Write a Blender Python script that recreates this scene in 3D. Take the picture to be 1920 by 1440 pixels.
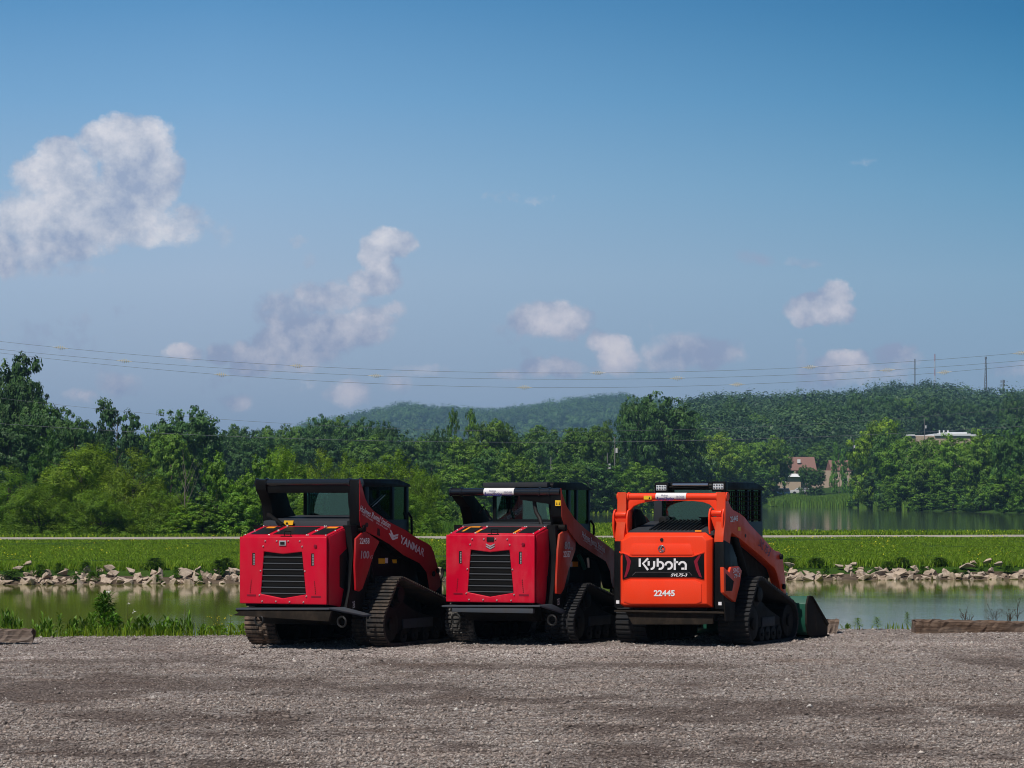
import bpy, bmesh, math, random
import numpy as np
from mathutils import Vector, Matrix

R = math.radians
PI = math.pi
for _o in list(bpy.data.objects):
    bpy.data.objects.remove(_o)
scene = bpy.context.scene
COL = scene.collection

# ------------------------------------------------------------------ camera
F = 6000.0      # focal length in pixels of the 1920 wide photograph
HZ = 928.0      # horizon row
CH = 1.92       # camera height
cam_d = bpy.data.cameras.new('camera')
cam_d.sensor_width = 36.0
cam_d.lens = 36.0 * F / 1920.0
cam_d.shift_y = (HZ - 720.0) / 1920.0
cam_d.clip_start = 0.5
cam_d.clip_end = 20000.0
cam = bpy.data.objects.new('camera', cam_d)
COL.objects.link(cam)
cam.location = (0, 0, CH)
cam.rotation_euler = (PI / 2, 0, 0)
scene.camera = cam

# ------------------------------------------------------------------ light
SUN_EL = R(54)
SUN_AZ = R(33)          # the light travels this far to the right of straight ahead
sun_d = bpy.data.lights.new('sun', 'SUN')
sun_d.energy = 5.0
sun_d.angle = R(0.5)
sun_d.color = (1.0, 0.955, 0.88)
sun = bpy.data.objects.new('sun', sun_d)
COL.objects.link(sun)
ldir = Vector((math.sin(SUN_AZ) * math.cos(SUN_EL), math.cos(SUN_AZ) * math.cos(SUN_EL), -math.sin(SUN_EL)))
sun.rotation_euler = ldir.to_track_quat('-Z', 'Y').to_euler()

scene.view_settings.view_transform = 'Standard'
scene.view_settings.look = 'None'
scene.view_settings.exposure = -0.3
scene.view_settings.gamma = 1.0
scene.view_settings.use_curve_mapping = False
scene.cycles.use_denoising = True
try:
    scene.cycles.denoiser = 'OPENIMAGEDENOISE'
except Exception:
    pass
scene.cycles.pixel_filter_type = 'BLACKMAN_HARRIS'
scene.cycles.filter_width = 1.0
scene.cycles.max_bounces = 8
scene.cycles.diffuse_bounces = 3
scene.cycles.glossy_bounces = 4
scene.cycles.transparent_max_bounces = 16
scene.cycles.transmission_bounces = 6
scene.cycles.volume_bounces = 0
scene.cycles.sample_clamp_indirect = 6.0
scene.cycles.caustics_reflective = False
scene.cycles.caustics_refractive = False


class NT:
    """Small helper for node graphs: sockets and numbers can be mixed freely."""
    def __init__(s, tree):
        s.t = tree
        s.n = tree.nodes
        s.l = tree.links
        s.n.clear()

    def put(s, sock, v):
        if isinstance(v, bpy.types.NodeSocket):
            s.l.new(v, sock)
        elif v is not None:
            if hasattr(sock.default_value, '__len__') and not hasattr(v, '__len__'):
                v = (v,) * len(sock.default_value)
            if hasattr(sock.default_value, '__len__') and len(v) == 3 and len(sock.default_value) == 4:
                v = tuple(v) + (1.0,)
            sock.default_value = v

    def node(s, typ, **kw):
        n = s.n.new(typ)
        for k, v in kw.items():
            setattr(n, k, v)
        return n

    def m(s, op, a, b=None, c=None, clamp=False):
        n = s.n.new('ShaderNodeMath')
        n.operation = op
        n.use_clamp = clamp
        s.put(n.inputs[0], a)
        if b is not None:
            s.put(n.inputs[1], b)
        if c is not None:
            s.put(n.inputs[2], c)
        return n.outputs[0]

    def noise(s, vec, scale, detail=3, rough=0.5, dist=0.0, out=0, dim='3D'):
        n = s.node('ShaderNodeTexNoise', noise_dimensions=dim)
        if vec is not None:
            s.put(n.inputs['Vector'], vec)
        s.put(n.inputs['Scale'], scale)
        s.put(n.inputs['Detail'], detail)
        s.put(n.inputs['Roughness'], rough)
        s.put(n.inputs['Distortion'], dist)
        return n.outputs[out]

    def vor(s, vec, scale, out='Color', feature='F1', rnd=1.0):
        n = s.node('ShaderNodeTexVoronoi', feature=feature)
        s.put(n.inputs['Vector'], vec)
        s.put(n.inputs['Scale'], scale)
        s.put(n.inputs['Randomness'], rnd)
        return n.outputs[out]

    def ramp(s, fac, stops, interp='LINEAR'):
        n = s.node('ShaderNodeValToRGB')
        n.color_ramp.interpolation = interp
        e = n.color_ramp.elements
        while len(e) < len(stops):
            e.new(0.5)
        for i, (p, c) in enumerate(stops):
            e[i].position = p
            e[i].color = (c[0], c[1], c[2], 1) if hasattr(c, '__len__') else (c, c, c, 1)
        s.put(n.inputs[0], fac)
        return n.outputs[0]

    def mix(s, fac, a, b, mode='MIX'):
        n = s.node('ShaderNodeMix', data_type='RGBA', blend_type=mode)
        s.put(n.inputs[0], fac)
        s.put(n.inputs[6], a)
        s.put(n.inputs[7], b)
        return n.outputs[2]

    def sep(s, v):
        n = s.node('ShaderNodeSeparateXYZ')
        s.put(n.inputs[0], v)
        return n.outputs

    def comb(s, x, y, z):
        n = s.node('ShaderNodeCombineXYZ')
        s.put(n.inputs[0], x)
        s.put(n.inputs[1], y)
        s.put(n.inputs[2], z)
        return n.outputs[0]

    def vmul(s, v, w):
        n = s.node('ShaderNodeVectorMath', operation='MULTIPLY')
        s.put(n.inputs[0], v)
        s.put(n.inputs[1], w)
        return n.outputs[0]

    def vadd(s, v, w):
        n = s.node('ShaderNodeVectorMath', operation='ADD')
        s.put(n.inputs[0], v)
        s.put(n.inputs[1], w)
        return n.outputs[0]

    def bump(s, h, strength=0.5, dist=0.02, normal=None):
        n = s.node('ShaderNodeBump')
        s.put(n.inputs['Height'], h)
        s.put(n.inputs['Strength'], strength)
        s.put(n.inputs['Distance'], dist)
        if normal is not None:
            s.put(n.inputs['Normal'], normal)
        return n.outputs[0]

    def coord(s, which='Object'):
        return s.node('ShaderNodeTexCoord').outputs[which]


# ------------------------------------------------------------------ sky with clouds
world = bpy.data.worlds.new('World')
scene.world = world
world.use_nodes = True
w = NT(world.node_tree)
sky = w.node('ShaderNodeTexSky', sky_type='NISHITA')
sky.sun_disc = False
sky.sun_elevation = SUN_EL
sky.sun_rotation = math.atan2(-math.sin(SUN_AZ), -math.cos(SUN_AZ))
sky.altitude = 300
sky.air_density = 1.0
sky.dust_density = 0.6
sky.ozone_density = 3.0
D = w.node('ShaderNodeTexCoord').outputs['Generated']
dx, dy, dz = w.sep(D)
yy = w.m('MAXIMUM', dy, 0.03)
# bearing and elevation of the direction, in thousandths
U = w.m('MULTIPLY', w.m('DIVIDE', dx, yy), 1000.0)
V = w.m('MULTIPLY', w.m('DIVIDE', dz, yy), 1000.0)
P = w.comb(w.m('MULTIPLY', U, 0.01), w.m('MULTIPLY', V, 0.01), 0.0)
# slow warp of the cloud outlines
wn = w.node('ShaderNodeTexNoise', noise_dimensions='3D')
w.put(wn.inputs['Vector'], P)
w.put(wn.inputs['Scale'], 1.3)
w.put(wn.inputs['Detail'], 4)
w.put(wn.inputs['Roughness'], 0.62)
wr, wg, wb = w.sep(wn.outputs['Color'])
wn2 = w.node('ShaderNodeTexNoise', noise_dimensions='3D')
w.put(wn2.inputs['Vector'], P)
w.put(wn2.inputs['Scale'], 7.0)
w.put(wn2.inputs['Detail'], 6)
w.put(wn2.inputs['Roughness'], 0.65)
w2r, w2g, w2b = w.sep(wn2.outputs['Color'])
UW = w.m('ADD', w.m('MULTIPLY_ADD', w.m('SUBTRACT', wr, 0.5), 9.0, U), w.m('MULTIPLY', w.m('SUBTRACT', w2r, 0.5), 7.0))
VW = w.m('ADD', w.m('MULTIPLY_ADD', w.m('SUBTRACT', wg, 0.5), 9.0, V), w.m('MULTIPLY', w.m('SUBTRACT', w2g, 0.5), 7.0))
K_ = 17.5
def _c(r, g, b):
    f = lambda v: ((v / 255 + 0.055) / 1.055) ** 2.4 * K_
    return (f(r), f(g), f(b))
# lobes: photo pixel x, y, half sizes, strength
LOBES = [
    (238, 268, 68, 38, 1.2), (262, 335, 58, 62, 1.1), (195, 256, 34, 26, 1.0), (105, 330, 68, 42, 1.1), (108, 280, 36, 19, 0.95),
    (150, 395, 95, 52, 1.05), (205, 405, 90, 40, 0.9), (105, 450, 90, 38, 0.8), (5, 470, 30, 38, 1.0),
    (60, 420, 70, 60, 0.75), (310, 425, 80, 34, 0.55), (60, 500, 120, 24, 0.4), (415, 440, 30, 24, 0.3),
    (728, 463, 38, 23, 1.15), (708, 492, 24, 26, 1.05), (716, 525, 26, 26, 0.75), (692, 541, 34, 18, 1.0), (622, 560, 62, 24, 0.7), (568, 553, 12, 7, 0.7),
    (610, 625, 95, 32, 0.95), (530, 640, 45, 26, 0.95), (500, 664, 40, 20, 0.8), (458, 664, 22, 26, 0.9), (560, 655, 80, 30, 0.7),
    (690, 600, 42, 22, 0.75), (730, 585, 26, 14, 0.6), (535, 580, 55, 30, 0.45), (520, 600, 18, 14, 0.7), (470, 690, 34, 12, 0.6),
    (345, 658, 34, 15, 0.75), (412, 660, 24, 18, 0.65), (556, 455, 16, 12, 0.35), (590, 495, 26, 16, 0.3),
    (1035, 601, 62, 29, 1.05), (1143, 642, 28, 22, 1.1), (1120, 636, 16, 18, 0.7), (1158, 672, 34, 28, 0.8), (1040, 686, 52, 17, 0.85),
    (1300, 655, 95, 24, 0.55), (1250, 672, 50, 20, 0.45), (950, 700, 30, 12, 0.5), (790, 690, 48, 16, 0.42), (1130, 690, 30, 14, 0.4),
    (1538, 584, 46, 24, 1.15), (1566, 556, 23, 26, 1.15), (1520, 600, 28, 14, 0.85), (1560, 595, 30, 18, 0.6),
    (1580, 680, 40, 17, 0.9), (1565, 700, 60, 22, 0.5), (1692, 672, 42, 18, 0.6), (1650, 695, 90, 20, 0.4), (1505, 670, 14, 22, 0.3),
    (1420, 486, 40, 12, 0.4), (1508, 494, 34, 9, 0.28), (660, 737, 34, 22, 0.62), (748, 716, 26, 18, 0.5), (443, 752, 28, 16, 0.5),
    (232, 720, 46, 22, 0.42), (155, 742, 34, 14, 0.4), (985, 376, 60, 15, 0.22), (1612, 303, 60, 8, 0.2), (240, 690, 60, 26, 0.2),
    (100, 620, 160, 50, 0.16), (560, 700, 200, 40, 0.14), (1050, 650, 200, 60, 0.1), (1920, 690, 60, 20, 0.35), (2050, 500, 90, 40, 0.9), (-160, 380, 120, 60, 1.0),
]
acc = None
for (lx, ly, rx, ry, st) in LOBES:
    cu, cv = (lx - 960) / F * 1000, (HZ - ly) / F * 1000
    a = w.m('MULTIPLY', w.m('SUBTRACT', UW, cu), 1000 / F / (rx / F * 1000) * F / 1000)
    b = w.m('MULTIPLY', w.m('SUBTRACT', VW, cv), 1.0 / (ry / F * 1000))
    a = w.m('MULTIPLY', w.m('SUBTRACT', UW, cu), 1.0 / (rx / F * 1000))
    r2 = w.m('MULTIPLY_ADD', a, a, w.m('MULTIPLY', b, b))
    # smooth bump that is 1 in the middle and 0 from 1.6 radii on
    g = w.m('MULTIPLY', w.m('SUBTRACT', 1.0, w.m('MULTIPLY', r2, 0.42), clamp=True), st)
    acc = g if acc is None else w.m('MAXIMUM', acc, g)
# keep clouds to the half of the sky in front, fade overhead
n1 = w.noise(P, 3.6, 6, 0.62)
n2 = w.noise(P, 13.0, 6, 0.66)
dens = w.m('ADD', w.m('MULTIPLY', acc, 1.14), w.m('MULTIPLY', w.m('SUBTRACT', n1, 0.51), 1.15))
dens = w.m('ADD', dens, w.m('MULTIPLY', w.m('SUBTRACT', n2, 0.5), 1.05))
dens = w.m('MULTIPLY', dens, w.m('MULTIPLY_ADD', w.m('LESS_THAN', acc, 0.02), -1.0, 1.0))
mask = w.ramp(dens, [(0.14, 0.0), (0.34, 0.38), (0.50, 0.80), (0.8, 0.98)], 'EASE')
front = w.m('MULTIPLY', w.m('SUBTRACT', dy, 0.1), 3.0, clamp=True)
mask = w.m('MULTIPLY', mask, front)
# folds in the cloud: the sunny side (up and to the left) is brighter
P2 = w.vadd(P, (-0.07, 0.16, 0.0))
n1b = w.noise(P2, 3.6, 6, 0.62)
fold = w.m('SUBTRACT', n1, n1b)
lit = w.m('ADD', w.m('MULTIPLY', fold, -1.9), w.m('MULTIPLY_ADD', w.m('SUBTRACT', n2, 0.5), 0.4, w.m('MULTIPLY_ADD', w.m('MINIMUM', dens, 1.2), 0.22, 0.27)))
low = w.m('MULTIPLY', w.m('SUBTRACT', V, 35.0), 1 / 50.0, clamp=True)
ccol = w.ramp(lit, [(0.2, _c(160, 174, 201)), (0.42, _c(192, 199, 215)), (0.65, _c(220, 221, 230)), (0.85, _c(236, 235, 238))])
pink = w.mix(low, (0.93, 0.87, 0.89, 1), (1.0, 1.0, 1.0, 1))
ccol = w.mix(1.0, ccol, pink, 'MULTIPLY')
skyc = w.mix(1.0, sky.outputs[0], (0.44, 0.60, 0.74, 1), 'MULTIPLY')
# milky air low over the horizon
low_sky = w.ramp(w.m('MULTIPLY', V, 1 / 400.0, clamp=True), [(0.0, _c(166, 180, 202)), (0.08, _c(166, 183, 206)), (0.17, _c(168, 192, 217)), (0.24, _c(146, 184, 217)), (0.31, _c(116, 168, 211)), (0.385, _c(85, 146, 196)), (1.0, _c(46, 95, 145))])
az = w.m('MULTIPLY', w.m('ADD', U, 40.0), 1 / 420.0)
az = w.m('MULTIPLY', w.m('MINIMUM', w.m('MAXIMUM', az, -0.12), 0.5), w.m('MULTIPLY', V, 1 / 150.0, clamp=True))
dk = w.m('SUBTRACT', 1.0, w.m('MULTIPLY', az, 0.75), clamp=False)
low_sky = w.mix(1.0, low_sky, w.comb(w.m('SUBTRACT', dk, w.m('MULTIPLY', az, 0.75)), dk, w.m('ADD', dk, w.m('MULTIPLY', az, 0.18))), 'MULTIPLY')
hz = w.m('SUBTRACT', 1.0, w.m('MULTIPLY', w.m('SUBTRACT', dz, 0.22), 3.5, clamp=True))
skyc = w.mix(w.m('MULTIPLY', w.m('MULTIPLY', hz, 0.95), w.m('MULTIPLY', w.m('SUBTRACT', dy, -0.2), 2.0, clamp=True)), skyc, low_sky)
final = w.mix(mask, skyc, ccol)
bg = w.node('ShaderNodeBackground')
w.put(bg.inputs[0], final)
bg.inputs[1].default_value = 0.07
wo = w.node('ShaderNodeOutputWorld')
w.l.new(bg.outputs[0], wo.inputs[0])


# ------------------------------------------------------------------ helpers
def tag(o, label=None, cat=None, group=None, kind=None):
    if label:
        o['label'] = label
    if cat:
        o['category'] = cat
    if group:
        o['group'] = group
    if kind:
        o['kind'] = kind
    return o


def empty(name, loc=(0, 0, 0), rz=0.0, label=None, cat=None, group=None):
    o = bpy.data.objects.new(name, None)
    o.empty_display_size = 0.3
    o.location = loc
    o.rotation_euler = (0, 0, rz)
    COL.objects.link(o)
    return tag(o, label, cat, group)


def link(name, me, mat=None, parent=None):
    o = bpy.data.objects.new(name, me)
    COL.objects.link(o)
    if mat is not None:
        for mm in (mat if isinstance(mat, (list, tuple)) else [mat]):
            me.materials.append(mm)
    if parent is not None:
        o.parent = parent
    return o


def np_mesh(name, verts, faces, colors=None, smooth=False):
    """verts (n,3), faces (m,k) arrays; colors per vertex (n,3)"""
    verts = np.asarray(verts, dtype=np.float32)
    faces = np.asarray(faces, dtype=np.int32)
    me = bpy.data.meshes.new(name)
    me.vertices.add(len(verts))
    me.vertices.foreach_set('co', verts.ravel())
    k = faces.shape[1]
    me.loops.add(faces.size)
    me.loops.foreach_set('vertex_index', faces.ravel())
    me.polygons.add(len(faces))
    me.polygons.foreach_set('loop_start', np.arange(0, faces.size, k, dtype=np.int32))
    if smooth:
        me.polygons.foreach_set('use_smooth', np.ones(len(faces), dtype=bool))
    if colors is not None:
        at = me.color_attributes.new('tint', 'FLOAT_COLOR', 'POINT')
        c = np.ones((len(verts), 4), dtype=np.float32)
        c[:, :3] = colors
        at.data.foreach_set('color', c.ravel())
    me.update(calc_edges=True)
    return me


def copy_tree(o, parent=None):
    c = o.copy()
    COL.objects.link(c)
    if parent is not None:
        c.parent = parent
    for ch in [x for x in CH_OF.get(o.name, [])]:
        copy_tree(ch, c)
    return c


CH_OF = {}


def remember(o):
    CH_OF[o.name] = list(o.children)
    for ch in o.children:
        remember(ch)


def vnoise(x, y, seed=0):
    """smooth value noise on arrays"""
    xi = np.floor(x).astype(np.int64)
    yi = np.floor(y).astype(np.int64)
    fx = x - xi
    fy = y - yi
    fx = fx * fx * (3 - 2 * fx)
    fy = fy * fy * (3 - 2 * fy)

    def h(a, b):
        n = (a * 374761393 + b * 668265263 + seed * 1442695041) & 0x7fffffff
        n = ((n ^ (n >> 13)) * 1274126177) & 0x7fffffff
        n = (n ^ (n >> 16)) & 0xffff
        return n / 65535.0
    return (h(xi, yi) * (1 - fx) + h(xi + 1, yi) * fx) * (1 - fy) + (h(xi, yi + 1) * (1 - fx) + h(xi + 1, yi + 1) * fx) * fy


def fbm(x, y, octs=4, seed=0):
    s = 0
    a = 0.5
    for i in range(octs):
        s = s + a * vnoise(x * 2 ** i, y * 2 ** i, seed + i * 17)
        a *= 0.5
    return s


def sstep(t):
    t = np.clip(t, 0, 1)
    return t * t * (3 - 2 * t)


# ------------------------------------------------------------------ lie of the land
POND_Z = -0.60
WATER_Z = -1.10
FAR_PX = [-2000, 780, 860, 1000, 1110, 1230, 1350, 1430, 1600, 1700, 1920, 3500]
FAR_D = [300, 300, 305, 360, 418, 432, 600, 690, 612, 512, 434, 420]
NEAR_PX = [-2000, 780, 860, 1000, 1110, 1250, 1430, 1920, 3500]
NEAR_D = [302, 302, 272, 230, 215, 190, 168, 168, 168]
RIDGE_PX = [-1500, 400, 560, 690, 760, 800, 850, 900, 950, 1000, 1050, 1120, 1170, 1230, 1290, 1350, 1420, 1480, 1550, 1620, 1680, 1750, 1790, 1850, 1920, 2600]
RIDGE_Y = [820, 815, 806, 780, 765, 769, 773, 776, 774, 768, 762, 753, 750, 756, 760, 755, 761, 757, 751, 747, 740, 734, 743, 749, 742, 760]


def ridge(px):
    dr = np.interp(px, [1180, 1280], [4200, 1700])
    y = np.interp(px, RIDGE_PX, RIDGE_Y)
    return dr, (HZ - y) * dr / F + CH - 17.5


def ground_z(X, Y):
    X = np.asarray(X, dtype=float)
    Y = np.asarray(Y, dtype=float)
    px = 960 + F * X / np.maximum(Y, 1)
    u = Y - 0.2 * X
    z = np.interp(u, [43.6, 44.6, 46.5, 50, 107, 109.5, 111.0, 113.4, 116, 142, 146, 151, 163],
                  [0.0, -0.06, -0.6, -1.5, -1.7, -1.5, -1.12, -0.62, -0.52, 0.0, 0.05, -0.12, -0.25])
    far = np.interp(px, FAR_PX, FAR_D)
    near = np.interp(px, NEAR_PX, NEAR_D)
    dd = Y
    beyond = dd > 150
    t_in = sstep((dd - near) / 8.0) * (1 - sstep((dd - far + 6) / 6.0))
    right = sstep((px - 780) / 60.0)
    base = np.where(px > 900, np.interp(dd, [150, 215, 260], [-0.05, 0.02, -0.2]), -0.25)
    rise = np.clip((dd - far) / 120.0, 0, 1) * np.interp(px, [700, 1100, 1400, 1900], [1.0, 1.9, 3.4, 2.6])
    zb = np.where(dd < near + 8, base, -0.55 + rise)
    zb = np.where(px < 780, -0.25 + np.clip((dd - 300) / 200, 0, 1) * 1.5, zb)
    zb = zb * (1 - t_in * right) + (-1.6) * t_in * right
    k = sstep((u - 146) / 12.0)
    z = np.where(beyond | (u > 150), z * (1 - k) + zb * k, z)
    dr, zr = ridge(px)
    start = np.interp(px, [1200, 1300], [2000, 650])
    t = (dd - start) / (dr - start)
    z = z + sstep(t * 0.9 + 0.05) * (t > -0.05) * np.maximum(zr, 0) * (1 - 0.75 * sstep((dd - dr) / 900.0)) * np.clip((t + 0.05) * 20, 0, 1)
    return z


def gz(x, y):
    return float(ground_z(np.array([x]), np.array([y]))[0])


def at_px(px, Y):
    return (px - 960) / F * Y


# ------------------------------------------------------------------ materials
def material(name):
    m = bpy.data.materials.new(name)
    m.use_nodes = True
    return m, NT(m.node_tree)


def finish(t, shader, disp=None):
    o = t.node('ShaderNodeOutputMaterial')
    t.l.new(shader, o.inputs[0])


def principled(t, color, rough=0.5, spec=0.5, metal=0.0, normal=None, coat=0.0, coat_rough=0.05, **kw):
    b = t.node('ShaderNodeBsdfPrincipled')
    t.put(b.inputs['Base Color'], color)
    t.put(b.inputs['Roughness'], rough)
    t.put(b.inputs['Specular IOR Level'], spec)
    t.put(b.inputs['Metallic'], metal)
    t.put(b.inputs['Coat Weight'], coat)
    t.put(b.inputs['Coat Roughness'], coat_rough)
    for k, v in kw.items():
        t.put(b.inputs[k], v)
    if normal is not None:
        t.l.new(normal, b.inputs['Normal'])
    return b.outputs[0]


def make_ground_mat():
    m, t = material('grassy_ground')
    c = t.coord('Object')
    n = t.noise(c, 0.25, 5, 0.6)
    n2 = t.noise(c, 3.0, 4, 0.6)
    col = t.ramp(n, [(0.3, (0.022, 0.052, 0.008)), (0.55, (0.036, 0.080, 0.010)), (0.75, (0.060, 0.105, 0.014))])
    col = t.mix(0.4, col, t.ramp(n2, [(0.3, (0.5, 0.5, 0.45)), (0.7, (1.3, 1.25, 1.1))]), 'MULTIPLY')
    finish(t, principled(t, col, 0.9, 0.1, normal=t.bump(n2, 0.6, 0.2)))
    return m


def make_gravel_mat():
    m, t = material('gravel')
    c = t.coord('Object')
    v = t.node('ShaderNodeTexVoronoi')
    t.put(v.inputs['Vector'], c)
    t.put(v.inputs['Scale'], 48.0)
    dist, colr = v.outputs['Distance'], v.outputs['Color']
    r, g, b = t.sep(colr)
    stone = t.ramp(r, [(0.0, (0.11, 0.088, 0.08)), (0.35, (0.23, 0.193, 0.175)), (0.6, (0.33, 0.285, 0.26)), (0.85, (0.43, 0.385, 0.36)), (1.0, (0.60, 0.56, 0.52))])
    fine = t.noise(c, 130.0, 3, 0.7)
    stone = t.mix(0.45, stone, t.ramp(fine, [(0.3, 0.45), (0.7, 1.35)]), 'MULTIPLY')
    # wheel-packed streaks of damp dirt, running with the lot
    st = t.noise(t.vmul(c, (0.7, 0.45, 1.0)), 1.0, 6, 0.62, 0.6)
    st2 = t.noise(t.vmul(c, (1.6, 1.2, 1.0)), 1.0, 5, 0.65, 0.3)
    streak = t.m('MULTIPLY_ADD', st2, 0.45, t.m('MULTIPLY', st, 0.72))
    dirt = t.ramp(streak, [(0.44, 0.6), (0.52, 0.25), (0.60, 0.0)], 'EASE')
    at = t.node('ShaderNodeAttribute', attribute_name='tint').outputs['Color']
    dirt = t.m('MAXIMUM', dirt, t.sep(at)[0])
    stone = t.mix(t.sep(at)[1], stone, t.mix(1.0, stone, (1.45, 1.42, 1.42, 1), 'MULTIPLY'))
    dark = t.mix(0.9, stone, (0.27, 0.20, 0.165, 1), 'MULTIPLY')
    col = t.mix(dirt, stone, dark)
    tan = t.ramp(t.noise(t.vmul(c, (0.3, 1.6, 1.0)), 1.3, 4, 0.6), [(0.55, 0.0), (0.7, 0.5)])
    col = t.mix(tan, col, (1.0, 0.80, 0.66, 1), 'MULTIPLY')
    h = t.m('ADD', t.m('MULTIPLY', dist, -1.0), t.m('MULTIPLY', fine, 0.35))
    nb = t.bump(h, 0.9, 0.02)
    finish(t, principled(t, col, 0.92, 0.15, normal=nb))
    return m


def make_water_mat(name, color, rip, rough, stretch):
    m, t = material(name)
    c = t.coord('Object')
    a = t.noise(t.vmul(c, stretch), 1.0, 4, 0.6)
    b2 = t.noise(t.vmul(c, (stretch[0] * 5, stretch[1] * 5, 1)), 1.0, 3, 0.6)
    calm = t.ramp(t.noise(t.vmul(c, (0.05, 0.12, 1)), 1.0, 3, 0.5), [(0.35, 0.35), (0.65, 1.0)])
    h = t.m('MULTIPLY', t.m('ADD', a, t.m('MULTIPLY', b2, 0.3)), calm)
    nb = t.bump(h, 1.0, rip)
    finish(t, principled(t, color, rough, 0.5, normal=nb, IOR=1.33))
    return m


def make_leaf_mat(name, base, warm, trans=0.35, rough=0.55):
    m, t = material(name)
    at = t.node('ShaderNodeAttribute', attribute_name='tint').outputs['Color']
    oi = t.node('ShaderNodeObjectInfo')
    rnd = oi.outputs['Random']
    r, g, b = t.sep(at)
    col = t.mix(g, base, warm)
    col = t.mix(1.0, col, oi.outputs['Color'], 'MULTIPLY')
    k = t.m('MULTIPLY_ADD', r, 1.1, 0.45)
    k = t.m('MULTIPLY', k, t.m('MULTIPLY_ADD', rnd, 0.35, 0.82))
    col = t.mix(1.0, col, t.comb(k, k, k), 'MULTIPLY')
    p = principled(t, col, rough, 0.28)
    tr = t.node('ShaderNodeBsdfTranslucent')
    t.put(tr.inputs[0], t.mix(1.0, col, (1.5, 1.5, 0.5, 1), 'MULTIPLY'))
    mx = t.node('ShaderNodeMixShader')
    mx.inputs[0].default_value = trans
    t.l.new(p, mx.inputs[1])
    t.l.new(tr.outputs[0], mx.inputs[2])
    finish(t, mx.outputs[0])
    return m


def make_bark():
    m, t = material('bark')
    c = t.coord('Object')
    n = t.noise(t.vmul(c, (6, 6, 1)), 3.0, 4, 0.6)
    col = t.ramp(n, [(0.3, (0.05, 0.04, 0.03)), (0.7, (0.17, 0.14, 0.115))])
    finish(t, principled(t, col, 0.9, 0.1))
    return m


M_GROUND = make_ground_mat()
M_GRAVEL = make_gravel_mat()
M_WATER = make_water_mat('channel_water', (0.15, 0.165, 0.022, 1), 0.0022, 0.03, (1.1, 3.0, 1))
M_POND = make_water_mat('pond_water', (0.055, 0.070, 0.045, 1), 0.003, 0.05, (0.3, 1.0, 1))
M_LEAF = make_leaf_mat('leaf_broad', (0.070, 0.155, 0.022, 1), (0.160, 0.255, 0.030, 1), 0.22)
M_LEAF_W = make_leaf_mat('leaf_willow', (0.110, 0.200, 0.013, 1), (0.205, 0.290, 0.020, 1), 0.32)
M_LEAF_D = make_leaf_mat('leaf_dark', (0.040, 0.102, 0.026, 1), (0.092, 0.175, 0.034, 1), 0.15)
M_LEAF_F = make_leaf_mat('leaf_forest', (0.018, 0.058, 0.026, 1), (0.072, 0.128, 0.034, 1), 0.1)
M_GRASS = make_leaf_mat('grass_blade', (0.125, 0.240, 0.012, 1), (0.255, 0.335, 0.020, 1), 0.4, 0.6)
M_WEED = make_leaf_mat('weed_leaf', (0.080, 0.185, 0.020, 1), (0.150, 0.260, 0.028, 1), 0.32, 0.5)
M_BARK = make_bark()


def simple(name, col, rough=0.5, spec=0.5, metal=0.0, coat=0.0):
    m, t = material(name)
    finish(t, principled(t, tuple(col) + (1,), rough, spec, metal, coat=coat))
    return m


# ------------------------------------------------------------------ ground sheets
def grid_mesh(name, xs, ys, zf):
    X, Y = np.meshgrid(xs, ys)
    Z = zf(X, Y)
    v = np.stack([X.ravel(), Y.ravel(), Z.ravel()], 1)
    nx, ny = len(xs), len(ys)
    i = np.arange(nx - 1)[None, :] + nx * np.arange(ny - 1)[:, None]
    i = i.ravel()
    f = np.stack([i, i + 1, i + nx + 1, i + nx], 1)
    return np_mesh(name, v, f, smooth=True)


def gravel_h(X, Y):
    X = np.asarray(X, dtype=float)
    Y = np.asarray(Y, dtype=float)
    u = Y - 0.2 * X
    h = (fbm(X * 0.35, u * 1.6, 4, 3) - 0.47) * 0.075
    h = h + (fbm(X * 1.4, u * 5.0, 3, 9) - 0.44) * 0.045
    h = h + (fbm(X * 4.0, u * 7.0, 3, 29) - 0.44) * 0.022
    # churned ridges in front of the loaders
    churn = np.exp(-((Y - 38.2) / 1.3) ** 2) * np.exp(-((X - 0.2) / 4.5) ** 4)
    h = h + churn * (fbm(X * 1.6, Y * 3.0, 4, 77) - 0.44) * 0.13
    h = np.where((Y > 39.6) & (np.abs(X) < 6.5), h * 0.3, h)
    # ragged lip where the lot breaks down to the bank
    h = h + 0.03 * sstep((u - 42.6) / 0.8)
    edge = 43.9 + (fbm(X * 1.3, X * 0 + 3.3, 3, 5) - 0.45) * 0.7
    h = h - 0.9 * sstep((u - edge) / 2.2)
    return h


xs = np.concatenate([np.linspace(-60, -10.4, 30), np.arange(-10, 10.01, 0.085), np.linspace(10.4, 60, 30)])
ys = np.concatenate([np.linspace(-60, 17.5, 30), np.arange(18, 47.7, 0.085)])


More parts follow.
